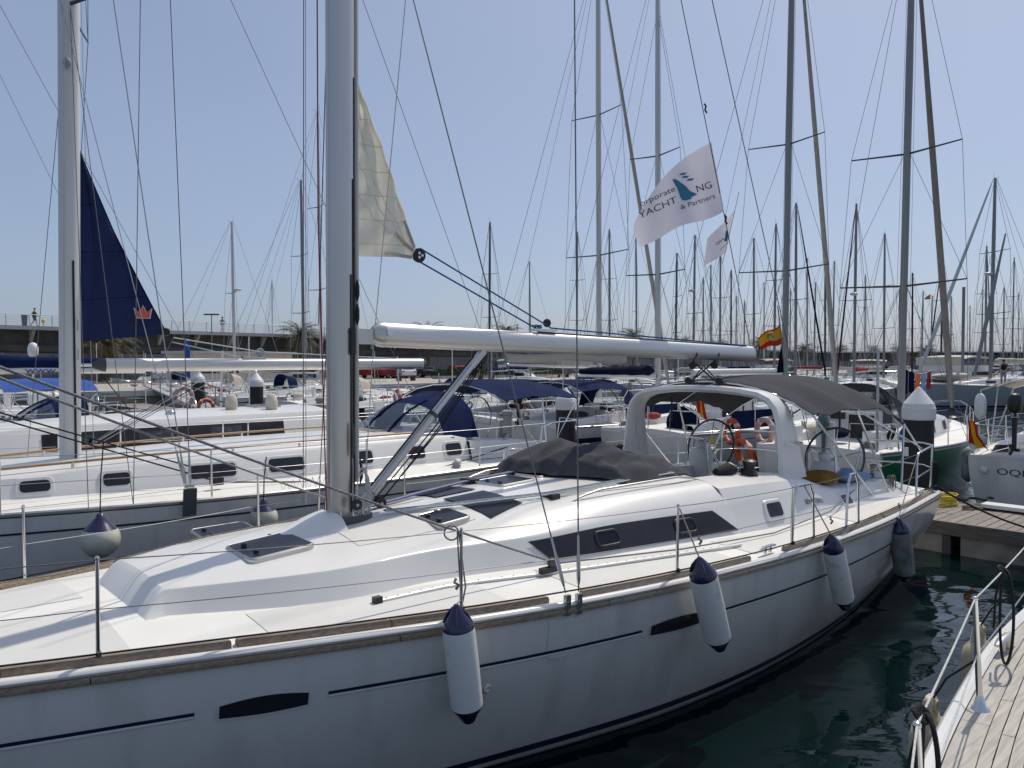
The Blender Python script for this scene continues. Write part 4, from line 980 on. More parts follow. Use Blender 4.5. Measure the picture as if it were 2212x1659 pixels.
    # mast, spreaders, standing rigging
    if mast:
        H, ma, mb_, mm = mast['h'], mast['a'], mast['b'], mast.get('m', 'mast_grey'); z0 = cz(0, 0) if c0 < 0 < c1 else dz(0, 0)
        rk = mast.get('rake', .01)
        ms = MB().loft([oring(rk*(z-z0), 0, z, ma*k, mb_*k, 14) for z, k in ((z0-.02,1),(z0+(H-z0)*.7,1),(H,.72))]).build('mast', mm, root, 50)
        R_ = lambda z: rk*(z-z0); r_ = mast.get('wr', .006); wm = mast.get('wm', 'wire')
        tubeo('masthead_gear', [(R_(H)-.1,0,H+.05),(R_(H)-.1,0,H+.45)], .008, 'wire', ms, 5); tubeo('masthead_gear', [(R_(H)-.12,0,H+.03),(R_(H)+.3,0,H+.06),(R_(H)+.32,0,H+.12)], .010, 'wire', ms, 5)
        sp = mast.get('sp', []); tips = {1: [], -1: []}
        for (z, hl, sw) in sp:
            for sg in (1, -1):
                tip = Vector((R_(z)+sw, -sg*hl, z+.05)); tips[sg].append(tip)
                tubeo('spreader', [Vector((R_(z), -sg*mb_*.8, z)), tip], [.028,.018], mast.get('spm', 'rubber_grey'), ms, 6, flat=.5)
        if mast.get('radar'):
            z = mast['radar']; MB().lathe([(.05,-.05),(.24,0),(.27,.05),(.27,.13),(.20,.18),(.05,.19)], (R_(z)-.35,0,z), n=16).build('radar_dome', 'white_plastic', ms, 50); tubeo('radar_bracket', [(R_(z),0,z-.1),(R_(z)-.35,0,z-.02)], .03, mm, ms, 6)
        for sg in (1, -1):
            chp = Vector((.25, -sg*(w(.25)-.05), Z(.25)+.03)); prev = chp
            for t_ in tips[sg]: tubeo('shroud', [prev, t_], r_, wm, root, 5); prev = t_
            tubeo('shroud', [prev, Vector((R_(H)-.02, 0, H*mast.get('frac', 1)))], r_, wm, root, 5)
            for i, (z, hl, sw) in enumerate(sp): tubeo('diagonal', [chp if i == 0 else tips[sg][i-1], Vector((R_(z), -sg*mb_, z-.05))], r_*.9, wm, root, 5)
            if lines: tubeo('lower_shroud', [chp + Vector((-.45, .02*sg, 0)), Vector((R_(sp[0][0]) if sp else 0, -sg*mb_, (sp[0][0] if sp else H*.5)-.1))], r_*.9, wm, root, 5)
        top = Vector((R_(H)-ma, 0, H*mast.get('frac', 1))); bow = Vector((-LB+.15, 0, Z(-LB)+.05))
        if genoa:
            gm, gr = genoa; d = top-bow
            tubeo('furled_genoa', [bow+d*.03, bow+d*.07, bow+d*.3, bow+d*.6, bow+d*.92, top], [gr*.4, gr, gr*1.05, gr*.9, gr*.5, .012], gm, root, 10)
            MB().lathe([(.05,0),(.11,.02),(.11,.12),(.05,.14)], bow, d, 10).build('furling_drum', 'black', root)
        else: tubeo('forestay', [bow, top], r_, wm, root, 5)
        tubeo('backstay', [Vector((LS-.1, 0, Z(LS)+.05)), Vector((R_(H)+ma, 0, H))], r_, wm, root, 5)
        if lines:
            for k in range(3):
                yy = (-.12, .1, .02)[k]; tubeo('halyard', [Vector((-.12+.2*k, yy*2, z0)), Vector((R_(H)-.05, yy, H*(.97-.05*k)))], r_*.8, 'wire_light', root, 5)
        if boom:
            bz, bl, bk = boom[0], boom[1], boom[2]; r1 = boom[3] if len(boom) > 3 else .075; tip = Vector((bl, boom[4] if len(boom) > 4 else 0, bz + (boom[5] if len(boom) > 5 else .05)))
            A_ = Vector((R_(bz)+ma+.08, 0, bz)); dd = (tip-A_).normalized()
            bo = tubeo('boom', [A_, tip], r1, 'alu_boom', root, 12, flat=.75)
            tubeo('boom_end', [A_-dd*.10, A_+dd*.005], [r1*.55, r1*.98], 'rubber_grey', bo, 12, flat=.75)
            if bk:
                P = []; rr_ = []
                for i in range(13):
                    f = i/12; P.append(A_.lerp(tip, .02+.94*f)+Vector((0,0,r1+.12-.05*f))); rr_.append((.20-.09*f)*(1+.10*math.sin(i*2.1)) if 0 < i < 12 else .06)
                tubeo('sail_cover', P, rr_, bk, bo, 10, flat=.7)
            tubeo('topping_lift', [tip, Vector((R_(H)+ma, 0, H*.99))], r_*.8, wm, root, 5)
            tubeo('mainsheet', [A_.lerp(tip,.85), Vector((min(LS-.6, tip.x), 0, fb+.25))], .012, 'rope_black', root, 5)
            tubeo('vang', [Vector((R_(z0)+ma, 0, z0+.15)), A_.lerp(tip, .3)], .03, 'mast_grey', root, 6)
    # sprayhood with clear panels
    if hood:
        hm, hh = hood; s0, s1 = c1-1.0, c1+.25; hw_ = CW(c1)*B*.92; rows = []
        for i in range(9):
            f = i/8; rr = []
            for k in range(13):
                g = -1+2*k/12; arch_ = (1-abs(g)**2.8)**.55 if abs(g) < 1 else 0
                zt = cz(min(c1, s0+(s1-s0)*f), 0)-CH(c1)*.15*0; h = hh*(math.sin(f*math.pi/2)**.75)
                rr.append(Vector((s0+(s1-s0)*f - .25*h*(1-arch_)*0, -hw_*g*(.86+.14*f), cz(c1, .9)-.06 + (h+.06)*arch_ + (.05 if f > .9 else 0)*arch_)))
            rows.append(rr)
        ho = MB().sheet(rows[4:], .012).build('sprayhood', hm, root, 60)
        MB().sheet([[p for p in r] for r in rows[:5]], .006).build('sprayhood_window', 'clear_vinyl', ho, 60)
        for k in (0, 4, 8, 12): tubeo('sprayhood_seam', [rows[i][k]+Vector((0,0,.006)) for i in range(6)], .02, hm, ho, 6)
        tubeo('sprayhood_hem', [rows[0][k] for k in range(13)], .03, hm, ho, 6)
    if bimini:
        bm_, bz_ = bimini; s0, s1 = c1+.55, min(LS-.1, c1+2.7); rows = []
        for i in range(9):
            f = i/8; rows.append([Vector((s0+(s1-s0)*f, -B*.74*g, bz_ + .06*math.sin(math.pi*f) - .26*abs(g)**2.4 - .03*abs(g)*math.sin(3*math.pi*f)**2)) for g in frange(-1, 1, 13)])
        bo_ = MB().sheet(rows, .012).build('bimini', bm_, root, 60)
        for i, ft in ((0, (s0+s1)/2-.1), (4, (s0+s1)/2), (8, (s0+s1)/2+.1)):
            tubeo('bimini_bow', [Vector((ft, B*.80, fb+.15))]+[p-Vector((0,0,.02)) for p in rows[i][::2]]+[Vector((ft, -B*.80, fb+.15))], .013, 'steel', bo_, 6)
    # rails
    if rails:
        hh = .60; ss = frange(-LB*.62, LS*.66, 5 if detail > 1 else 4)
        for sg in (1, -1):
            P = lambda s, h: Vector((s, -sg*(w(s)-.06), Z(s)+.03+h))
            for s in ss: tubeo('stanchion', [P(s,0), P(s,hh)], .0125, 'steel', root, 6)
            for h, r in ((hh,.0045),(hh*.52,.004)):
                tubeo('lifeline', [Vector((-LB+.25,-sg*.1,Z(-LB)+.05+h))]+[P(s, h) for s in ss]+[P(LS*.86, h)], r, 'wire_light', root, 5)
            tubeo('pushpit', [P(LS*.84,0), P(LS*.85,hh-.05), P(LS*.88,hh), P(LS-.1,hh), Vector((LS+.05,-sg*B*.45,Z(LS)+.03+hh)), Vector((LS-.02,-sg*B*.42,Z(LS)+.03))], .0135, 'steel', root, 6)
            tubeo('pulpit', [P(-LB*.80,0), Vector((-LB*.9,-sg*w(-LB*.85),Z(-LB)+.55)), Vector((-LB-.12,-sg*.1,Z(-LB)+.62)), Vector((-LB-.15,0,Z(-LB)+.62))], .0135, 'steel', root, 6)
    if wheel_:
        c = Vector((LS-1.3, 0, fb+.55)); wh = tubeo('steering_wheel', [c+Vector((.1*math.sin(a), .48*math.cos(a), .48*math.sin(a))) for a in [2*math.pi*k/28 for k in range(28)]], .015, 'steel', root, 6, closed=True)
        for k in range(6): a = k*math.pi/3; tubeo('spoke', [c, c+Vector((.1*math.sin(a), .48*math.cos(a), .48*math.sin(a)))], .007, 'steel', wh, 5)
        MB().loft([oring(c.x-.15, 0, z, a, a, 10) for z, a in ((fb-.3,.12),(fb+.3,.10),(fb+.75,.13))]).build('pedestal', 'gel', root)
    root['L'] = (LB, LS, B, fb) ; del root['L']
    return root, dict(w=w, Z=Z, dz=dz, cz=cz, side=side, CW=CW, LB=LB, LS=LS, B=B)
def flag_on(parent, p0, rows, m, name='flag'):
    return MB().sheet(rows, .003).build(name, m, parent, 70)
def life_ring(parent, c, e1, e2, r=.30, m='buoy', tilt=0):
    c = Vector(c); e1 = Vector(e1).normalized(); e2 = Vector(e2).normalized()
    N = 40; o = None
    P = [c + e1*(r*math.cos(a)) + e2*(r*math.sin(a)*1.05) for a in [2*math.pi*k/N for k in range(N)]]
    gap = [math.pi*k/2 + .6 for k in range(4)]
    o = tubeo('lifebuoy', P, r*.26, m, parent, 10, closed=True)
    for g in gap:
        Q_ = [c + e1*(r*math.cos(a)) + e2*(r*math.sin(a)*1.05) for a in frange(g-.13, g+.13, 4)]
        tubeo('band', Q_, r*.27, 'buoy_band', o, 10)
    return o

def clutter(root, g, seed, c1):
    """deck gear that gives each moored boat its own look"""
    r = random.Random(seed); B, LS, Z, dz = g['B'], g['LS'], g['Z'], g['dz']
    for k in range(2):
        x = r.uniform(-1.5, c1-.5); y = r.choice((-1, 1))*r.uniform(.3, .6); z = g['cz'](x, .3)
        MB().lathe([(.09,-.03),(.09,.02),(.06,.05),(.02,.06)], (x, y, z), n=12).build('deck_vent', r.choice(('steel','white_plastic')), root, 50)
    for k in range(3):
        x = r.uniform(c1+.3, LS-.6); y = r.choice((-1, 1))*B*r.uniform(.55, .72); z = dz(x, y)+r.uniform(.05, .3); m = r.choice(('rope_tan','rope_blue','rope_black','rope_white','rope_red'))
        for q in range(3): tubeo('rope_coil', [Vector((x+.13*math.cos(a), y+.05*math.sin(a)+.02*q, z+.15*math.sin(a))) for a in frange(0, 6.28, 12)[:-1]], .016, m, root, 5, closed=True)
    x = LS-.15; y = r.choice((-1, 1))*B*.5
    tubeo('aerial', [(x, y, Z(LS)+.6), (x, y, Z(LS)+r.uniform(1.8, 2.8))], .012, 'white_plastic', root, 5)
    if r.random() < .6: MB().box(LS-.35, LS+.05, -.45, .45, Z(LS)+.85, Z(LS)+.88).build('solar_panel', 'solar', root); tubeo('panel_post', [(LS-.15, 0, Z(LS)), (LS-.15, 0, Z(LS)+.86)], .02, 'steel', root, 6)
    if r.random() < .5: tubeo('danbuoy', [(LS-.1, -y, Z(LS)+.3), (LS-.05, -y*.95, Z(LS)+2.2)], .03, 'white_plastic', root, 6)
    for k in range(2):
        x = r.uniform(c1+.2, LS-.8); MB().sphere((x, r.uniform(-.5, .5)*B, dz(x, 0)+.22), .22, 10, (1.4, .9, .5)).build('cockpit_bag', r.choice(('navy_dark','red_canvas','sand_canvas','blue_cloth','black_soft')), root, 60)
    if r.random() < .6:
        x = r.uniform(c1*.2, c1*.7); y = r.choice((-1, 1))*B*.8
        MB().box(x-.2, x+.2, y-.09, y+.09, dz(x, y), dz(x, y)+.42).build('jerry_can', r.choice(('red_canvas','hose','ink_blue','fender_white')), root)
# ------------------------------------------------------------------ our side of the pontoon: boats behind the near yacht
m2 = BASIN.pz(152, 990, 1.80); F2 = Frame(*BASIN.world(m2.x, m2.y).xy, HEAD)
y2, g2 = make_yacht('sailing_yacht', 'white sailing yacht with navy sprayhood and bimini, brown handrail and bare silver boom', F2, 4.9, 7.9, 2.0, fb=1.36, detail=2, cab=(-2.6, 5.5, .42, .64),
    wins=[(-1.5,.30),(-.55,.30),(.28,.29),(1.39,.58),(2.37,.50),(3.52,.36),(4.48,.31),(5.2,.30)], mast=dict(h=17.5, a=.125, b=.085, m='mast_white', sp=[(7.5,1.2,.5),(12.0,1.0,.45)], wr=.005, wm='wire'), teakrail=True, hood=('navy_canvas', .62), bimini=('navy_canvas', 2.66), boom=None, wheel_=True, sheerup=.10)
# bare boom with gooseneck
def boom2():
    A_, B_ = Vector((.42, 0, 2.985)), Vector((5.45, 0, 3.0)); d = (B_-A_).normalized()
    b = MB().loft([[A_ + d*x + Vector((0, p, q)) for p, q in oval(.062, .088, 24, 2.1)] for x in (0, 2.5, (B_-A_).length)]).build('boom', 'alu_boom', y2, 50)
    MB().loft([[A_ + d*x + Vector((0, p*k, q*k)) for p, q in oval(.062, .088, 24, 2.1)] for x, k in ((-.16,.35),(-.12,.6),(-.03,.96),(.0,.99))]).build('gooseneck', 'rubber_grey', b, 50)
    tubeo('pin', [A_-d*.30, A_-d*.14], .02, 'steel', b); MB().loft([[B_ + d*x + Vector((0, p*k, q*k)) for p, q in oval(.062, .088, 20)] for x, k in ((0,1),(.05,.8),(.09,.4))]).build('end_cap', 'rubber_grey', b, 50)
    MB().lathe([(.02,-.018),(.06,-.016),(.066,0),(.06,.016),(.02,.018)], (2.52,0,3.17), (.2,1,0), 14).build('car_block', 'grey_plastic', b)
    MB().box(2.25, 2.6, -.03, .03, 3.076, 3.10).build('outhaul_car', 'steel', b)
    tubeo('outhaul', [(1.28,-.02,3.36), (2.5,-.02,3.18), (4.9,-.02,3.09)], .008, 'rope_white', b, 6); tubeo('outhaul', [(1.26,-.02,3.30), (2.2,-.02,3.10)], .008, 'rope_white', b, 6)
    [tubeo('vang_line', [F2.py(200+6*k, 956, 0), F2.py(425+8*k, 819+3*k, -.1)], .006, ('rope_grey','rope_white','rope_black','wire_light')[k], b, 5) for k in range(4)]
boom2()
def sail2():
    a, b, c = F2.py(171, 325, 0), F2.py(172, 738, 0), F2.py(360, 722, 0); rows = []
    for i in range(33):
        f = i/32; l = a.lerp(b, f); r_ = a.lerp(c, f) + Vector((-.04*math.sin(math.pi*f), 0, 0)); rows.append([l.lerp(r_, g) + Vector((0, .05*math.sin(math.pi*g)*f + .014*math.sin(6*g+5*f) + .03*(1-abs(math.sin(3*f+5*g)))**3, 0)) for g in frange(0, 1, 21)])
    o = MB().sheet(rows, .005).build('mainsail', 'navy_sail', y2, 60)
    tubeo('leech', [r[20] for r in rows], .010, 'navy_dark', o, 6)
    cl = rows[32][20]; MB().lathe([(.03,-.02),(.05,-.018),(.055,0),(.05,.018),(.03,.02)], cl+Vector((-.02,-.02,.03)), (.1,1,0), 14).build('clew_block', 'black', o)
    tubeo('clew_ring', [cl+Vector((.03*math.cos(t), -.02, .06+.035*math.sin(t))) for t in frange(0,6.28,12)][:-1], .006, 'steel', o, 5, closed=True)
    for i_ in (9, 17, 25): tubeo('seam', [p + Vector((0,-.004,0)) for p in rows[i_]], .004, 'navy_dark', o, 5)
    # small crown emblem
    P = [(-.13,.09),(-.10,-.07),(.10,-.07),(.13,.09),(.055,.02),(.0,.13),(-.055,.02)]
    ce = F2.py(309, 678, -.06)
    MB().prism([ce + Vector((x*.90, -.004, z*.90)) for x, z in P], (0,.003,0)).build('emblem_border', 'flag_white', o, smooth=False)
    MB().prism([ce + Vector((x*.76, -.010, z*.76)) for x, z in P], (0,.003,0)).build('emblem', 'crown_red', o, smooth=False)
sail2()
# rope details, steps and lens on the second yacht's mast
mo2 = [o for o in y2.children if o.name.startswith('mast') and not o.name.startswith('masthead')][0]
MB().loft([[Vector((.045+dx, -.088+dy, z)) for dx, dy in ((-.012,-.004),(.012,-.004),(.012,.01),(-.012,.01))] for z in (1.8, 4.3)]).build('mast_slot', 'black', mo2)
for z in (3.05, 3.42):
    tubeo('mast_step', [(.085,-.08,z),(.085,-.10,z+.01),(.085,-.10,z+.13),(.085,-.08,z+.14)], .006, 'steel_dull', mo2, 5)
MB().sphere((.01,-.10,6.75), .05, 10, (1,.7,1.4)).build('shroud_tang', 'grey_plastic', mo2)
for (u0,v0,u1,v1,t0,t1,m,r) in ((400,1045,245,0,1.75,.9,'wire_light',.007),(411,1045,368,0,1.8,1.2,'wire',.0055),(399,1045,141,45,1.75,.12,'wire_light',.0055)):
    a, b = F2.py(u0,v0,-t0), F2.py(u1,v1,-t1); tubeo('shroud', [a, b+(b-a)*.3], r, m, y2, 6); d=(b-a).normalized(); tubeo('turnbuckle', [a, a+d*.05, a+d*.22, a+d*.4], [.012,.016,.016,.008], 'steel_dull', y2, 6)
for du in (0, 10):
    a = F2.py(404+du, 1052, -1.93); MB().obox(a+Vector((0,0,-.06)), Vector((1,0,0)), Vector((0,1,0)), Vector((0,0,1)), .055, .03, .17).build('chainplate', 'steel_dull', y2)
pa = F2.py(410, 1085, -1.99); MB().obox(pa, Vector((1,0,0)), Vector((0,1,.12)).normalized(), Vector((0,-.12,1)).normalized(), .15, .02, .32).build('chainplate_cover', 'rubber_grey', y2)
a, b = F2.py(-40, 893, -1.2), F2.py(468, 1040, -1.42); tubeo('genoa_sheet', [a, b], .009, 'rope_black', y2, 6); tubeo('genoa_sheet', [F2.py(-40, 880, -.9), F2.py(330, 985, -1.0), F2.py(420,1010,-1.2)], .009, 'rope_black', y2, 6)
MB().obox(b, Vector((1,0,0)), Vector((0,1,0)), Vector((0,0,1)), .16, .06, .09).build('genoa_car', 'black', y2)
tubeo('genoa_sheet', [b+Vector((.1,0,-.02)), F2.py(800,1040,-1.6), F2.py(960,1008,-1.5), F2.py(1130,955,-1.2)], .009, 'rope_black', y2, 6)
for u,v in ((985,1007),): MB().lathe([(.07,0),(.075,.03),(.05,.06),(.06,.12),(.03,.13)], F2.py(u,v,-1.62), (0,-.6,1), 12).build('turning_winch', 'grey_plastic', y2)
for k in range(7): 
    a = F2.py(605+14*k, 1040-2*k, -1.85); b = F2.py(612+14*k, 1062-2*k, -1.9); tubeo('lacing', [a, b, F2.py(619+14*k, 1040-2*k, -1.85)], .004, 'rope_white', y2, 5)
# ball fenders between the two yachts
def ball_fender(F, u, v, y, r, lab, capm='navy_vinyl', body='fender_cream', grp=None, rope=None):
    c = F.py(u, v, y); C_ = F.world(c.x, c.y, c.z); o = thing('ball_fender', lab, 'fender', C_, 0, grp)
    prof = [(r*math.sin(a), -r*math.cos(a)) for a in frange(.05, 2.15, 14)]
    MB().lathe(prof, n=22).build('fender_body', body, o, 60)
    z1 = -r*math.cos(2.15); MB().lathe([(r*math.sin(2.15)*1.005, z1),(r*.55, z1+r*.32),(r*.26, z1+r*.62),(r*.18, z1+r*.85),(.01, z1+r*.88)], n=18).build('fender_cap', capm, o, 60)
    if rope: tubeo('fender_line', [Vector((0,0,z1+r*.8)), Vector((.0,.02,z1+r*.8+rope*.5)), Vector((.02,.05,z1+r*.8+rope))], .007, 'rope_black', o, 6)
    return o
ball_fender(F2, 217, 1165, -2.32, .19, 'big cream ball fender with navy cap beside the foredeck of the near yacht', rope=.75)
ball_fender(F2, 570, 1118, -2.3, .16, 'small cream ball fender with navy cap half hidden by the near yacht coachroof', rope=.5)
# third yacht
F3 = Frame(*BASIN.world(1.0, 15.0).xy, HEAD)
y3, g3 = make_yacht('sailing_yacht', 'white racing yacht with long dark window band and covered winches', F3, 5.2, 9.9, 2.05, fb=1.40, detail=2, cab=(-1.6, 6.6, .62, .60), strip=(1.6, 5.6, (2.1,3.3,4.5)), mast=dict(h=19, a=.12, b=.08, m='mast_paint', sp=[(7,1.2,.4)]), boom=None, lines=False, stripe=None, boot='navy', cabside='gel', wheel_=True)
for s, t in ((4.9,-.35),(5.6,-.6)):
    MB().loft([oring(s, t, z, a, a, 10) for z, a in ((g3['cz'](5,0)-.02,.11),(g3['cz'](5,0)+.12,.12),(g3['cz'](5,0)+.26,.09),(g3['cz'](5,0)+.28,.04))]).build('winch_cover', 'cream_canvas', y3, 60)
# fourth yacht, with lettering on the boom
F4 = Frame(*BASIN.world(-1.2, 19.6).xy, HEAD)
y4, g4 = make_yacht('sailing_yacht', 'white yacht with navy sail cover and blue lettering on its boom', F4, 5.0, 9.3, 2.0, fb=1.15, detail=1, cab=(-1.8, 5.3, .5, .62), wins=[(1.2,.9),(2.6,.9),(4.0,.9)], mast=dict(h=18, a=.11, b=.08, m='mast_paint', sp=[(7,1.2,.4)]), boom=(2.86, 7.0, 'navy_canvas', .085, 0, .0), stripe='stripe_blue', hood=('navy_canvas', .6), wheel_=True)
V, Fc = text_mesh('www.illuk', .19); ltr = F4.py(54, 806, -.08)
o = MB().add([ltr + Vector((x*1.45, -.005, y)) for x, y in V], Fc).build('boom_lettering', 'ink_blue', [c for c in y4.children if c.name.startswith('boom')][0])
def raft(parent, c, sx=.42, sy=.3, sz=.22):
    c = Vector(c); o = MB().loft([[c+Vector((x*k*sx, y*k*sy, z*sz)) for x, y in oval(1, 1, 18, 4)] for z, k in ((-1,.86),(-.8,.97),(-.06,1),(-.05,1.04),(.05,1.04),(.06,1),(.8,.97),(1,.86))]).build('liferaft', 'white_plastic', parent, 40)
    for d in (-.5, .5): tubeo('strap', [c+Vector((d*sx, y*1.02, z)) for y, z in ((-sy,-sz),(-sy,sz),(sy,sz),(sy,-sz))], .016, 'black', o, 6)
    return o
raft(y4, F4.pz(95, 862, 1.75), .50, .32, .22)
# fifth and further yachts along our side
specs = [(24.4, -.6, 'white yacht with royal blue bimini', 'royal_canvas', None, 'royal_canvas', 1.5, None), (29.3, -.2, 'white yacht with a plain aluminium mast and blue tarpaulin on deck', None, 'navy_canvas', None, 2.0, 'royal_canvas'), (34.3, -1.0, 'cream yacht moored near the quay gangway', None, 'sand_canvas', 'sand_canvas', 1.8, None)]
for i, (yy, mx, lab, bim, hd, cov, bw, tarp) in enumerate(specs):
    Fk = Frame(*BASIN.world(mx-2.5, yy).xy, HEAD)
    yk, gk = make_yacht('sailing_yacht', lab, Fk, 4.6, 10.2, 1.95, fb=1.1, detail=1, cab=(-1, 6.0, .46, .6), wins=[(.9,.7),(2.2,.7),(3.6,.6)], mast=None, stripe='stripe_blue', hood=(hd, .55) if hd else None, bimini=(bim, 2.55) if bim else None, wheel_=True, deckm='deck')
    if tarp:
        rows = [[Vector((4.2+1.5*f, -.9+1.2*g, gk['cz'](4.5,0)+.10+.14*math.sin(5*f+3*g)+.05*math.sin(17*g))) for g in frange(0,1,10)] for f in frange(0,1,10)]; MB().sheet(rows, .01).build('tarpaulin', tarp, yk, 70)
    clutter(yk, gk, 40+i, 6.0)
    if i == 0:
        # pale lifebuoy at the pushpit
        life_ring(yk, Fk.pz(397, 857, 1.75), (1,0,.0), (0,.1,1), .32, 'buoy_pale'); life_ring(yk, Fk.pz(445, 880, 1.2), (1,0,0), (0,.1,1), .30, 'buoy')
clutter(y3, g3, 31, 6.6); clutter(y4, g4, 32, 5.3)
# ------------------------------------------------------------------ the boat the camera stands on: teak side deck, rail and fenders
near = thing('sailing_boat', 'sailing boat with pale teak plank deck and beige fenders beside the dark water', 'sailboat', (0,0,0), R(HEAD))
NE = spl([(-2.6,-1.29),(-1.6,-.62),(-.5,-.05),(.5,.36),(1.6,.74),(2.7,1.08),(3.72,1.31),(4.65,1.46),(5.4,1.56),(6.25,1.62),(7.6,1.65),(9.5,1.60),(11.6,1.35)])   # starboard edge: y over x
NZ = 1.22
def nhull():
    rows = [[Vector((x, NE(x)+a, z)) for a, z in ((-.02,NZ-.02),(.0,NZ-.06),(.0,NZ-.4),(-.05,.6),(-.16,.25),(-.34,0),(-.8,-.3))] for x in frange(-2.59, 11.6, 30)]
    mb = MB().grid(rows); mb.grid([[Vector((p.x, -2.6-p.y, p.z)) for p in r] for r in rows], flip=True); e = rows[-1]; mb.grid([e, [Vector((p.x,-2.6-p.y,p.z)) for p in e]])
    mb.build('hull', 'gel_hull', near, 40)
nhull()
MB().grid([[Vector((x, NE(x)-.05, NZ-.012)), Vector((x, -1.3, NZ+.05)), Vector((x, -2.6-NE(x)+.05, NZ-.012))] for x in frange(-2.59, 11.6, 30)], flip=True).build('deck_base', 'deck', near, 30)
MB().grid([[Vector((x, NE(x)-.06, NZ-.008)), Vector((x, NE(x)-.55, NZ+.006)), Vector((x, NE(x)-1.10, NZ+.022))] for x in frange(.3, 9.4, 40)], flip=True).build('caulking', 'caulk', near, 30)
# rounded white gunwale and covering board
MB().loft([[Vector((x, NE(x)+a, NZ+b)) for a, b in ((-.07,-.02),(-.07,.012),(-.045,.028),(-.01,.022),(.008,0),(.004,-.05))] for x in frange(-2.59, 11.6, 60)], flip=True).build('gunwale', 'gel', near, 40)
def strake(d0, d1, x0, x1, m):
    n = max(3, int((x1-x0)/.3)); rings = []
    for x in frange(x0, x1, n):
        s = (NE(x+.05)-NE(x-.05))/.1; nx, ny = s/math.hypot(1, s), -1/math.hypot(1, s)
        P = [Vector((x+nx*d, NE(x)+ny*d, NZ+.0+.03*d)) for d in (d0, d1)]
        rings.append([P[0]+Vector((0,0,-.012)), P[0]+Vector((0,0,.010)), P[1]+Vector((0,0,.010)), P[1]+Vector((0,0,-.012))])
    return MB().loft(rings).build('teak_plank', m, near, 30)
strake(.075, .195, .3, 4.18, 'teak_deck'); strake(.075, .195, 4.184, 9.5, 'teak_deck')
rnd = random.Random(11)
for k in range(15):
    d0 = .199 + k*.056; x = .3 + rnd.uniform(0, .4)
    xs = [x]
    while xs[-1] < 8.5: xs.append(xs[-1] + rnd.uniform(1.3, 2.3))
    for a, b in zip(xs, xs[1:]): strake(d0+.0, d0+.051, a, b-.006, 'teak_deck')
npt = lambda u, v, z=NZ+.01: BASIN.pz(u, v, z)
def nst(x, top=None, h=.56):
    p = Vector((x, NE(x)-.13, NZ+.015)); t = top if top is not None else p + Vector((.0,.03,h))
    o = tubeo('stanchion', [p, p.lerp(t,.5), t], [.0155,.0145,.012], 'steel', near, 14)
    MB().lathe([(.050,0),(.048,.008),(.030,.022),(.017,.07)], p-Vector((0,0,.004)), n=18).build('stanchion_base', 'steel', o, 40); MB().sphere(t, .015, 10).build('cap', 'steel', o)
    return p, t
tops = []
for (ub, vb, ut, vt) in ((2103,1529,2094,1296),(2212,1340,2203,1172)):
    b = npt(ub, vb); p, t = nst(b.x); tops.append((p, t))
pA, tA = nst(2.70); pB, tB = nst(.9); pD, tD = nst(7.6)
chain = [(pB,tB),(pA,tA)] + tops + [(pD,tD)]
for (p0,t0),(p1,t1) in zip(chain, chain[1:]):
    tubeo('lifeline', sag(t0, t1, .008, 6), .0042, 'rope_white', near, 6); m0, m1 = p0.lerp(t0,.5), p1.lerp(t1,.5); tubeo('lifeline', sag(m0, m1, .008, 6), .0042, 'rope_white', near, 6)
# cleat
c = npt(2168, 1405); c.y = NE(c.x)-.10; c.z = NZ+.03
cl = tubeo('mooring_cleat', [c+Vector((-.16,0,.05)), c+Vector((-.06,0,.06)), c+Vector((.06,0,.06)), c+Vector((.16,0,.05))], [.010,.018,.018,.010], 'alu', near, 8, flat=1.6)
for d in (-.05,.05): tubeo('cleat_leg', [c+Vector((d,0,-.02)), c+Vector((d,0,.055))], .018, 'alu', cl, 8)
def flat_fender(x, zt, lab, h=.62, w_=.30, th=.16):
    y = NE(x)+.12; P = BASIN.world(x, y, zt-h); o = thing('flat_fender', lab, 'fender', P, R(HEAD))
    MB().loft([[Vector((a*k, b*k2, z)) for a, b in oval(w_/2, th/2, 20, 3.2)] for z, k, k2 in ((0,.6,.5),(.03,.9,.85),(.08,1,1),(h-.12,1,1),(h-.05,.85,.85),(h-.02,.45,.5),(h+.08,.4,.3),(h+.10,.25,.2))]).build('fender_body', 'fender_beige', o, 50)
    tubeo('fender_line', [(0,0,h+.06),(0,-.08,h+.22),(0,-.22,h+.36)], .006, 'rope_black', o, 8)
    tubeo('fender_eye', [(.03*math.cos(a),-.03,h+.05+.03*math.sin(a)) for a in frange(0,6.28,12)][:-1], .010, 'fender_beige', o, 6, closed=True)
flat_fender(4.45, 1.10, 'beige flat fender stained brown, hung by the round stanchion foot')
flat_fender(5.75, 1.16, 'cleaner beige flat fender hung near the deck cleat of the teak boat')
def lashing(t, lab, L_=.42, w_=.10, r=.012, dx=0):
    P = BASIN.world(t.x, t.y, t.z); o = thing('rope_loop', lab, 'rope', P, R(HEAD))
    tubeo('loop', [Vector((w_*.5*math.sin(a)*(1+.3*math.sin(a)), -.02+.05*math.sin(a), -L_*.5+L_*.5*math.cos(a))) for a in frange(0, 6.28, 26)][:-1], r, 'rope_black', o, 8, closed=True)
    for k in range(3): tubeo('knot', [Vector((.022*math.cos(a)-.02+.018*k, .02*math.sin(a), .022*math.sin(a)*.9)) for a in frange(0,6.28,10)][:-1], r*.9, 'rope_black', o, 6, closed=True)
    tubeo('tail', [Vector((.0,0,0)), Vector((-.05,.02,-.15)), Vector((-.04,.03,-.34))], r*.8, 'rope_black', o, 8)
lp = tA.lerp(tops[0][1], .06); lashing(lp, 'thick black rope loop knotted on the rail above the teak deck', .36, .13, .009)
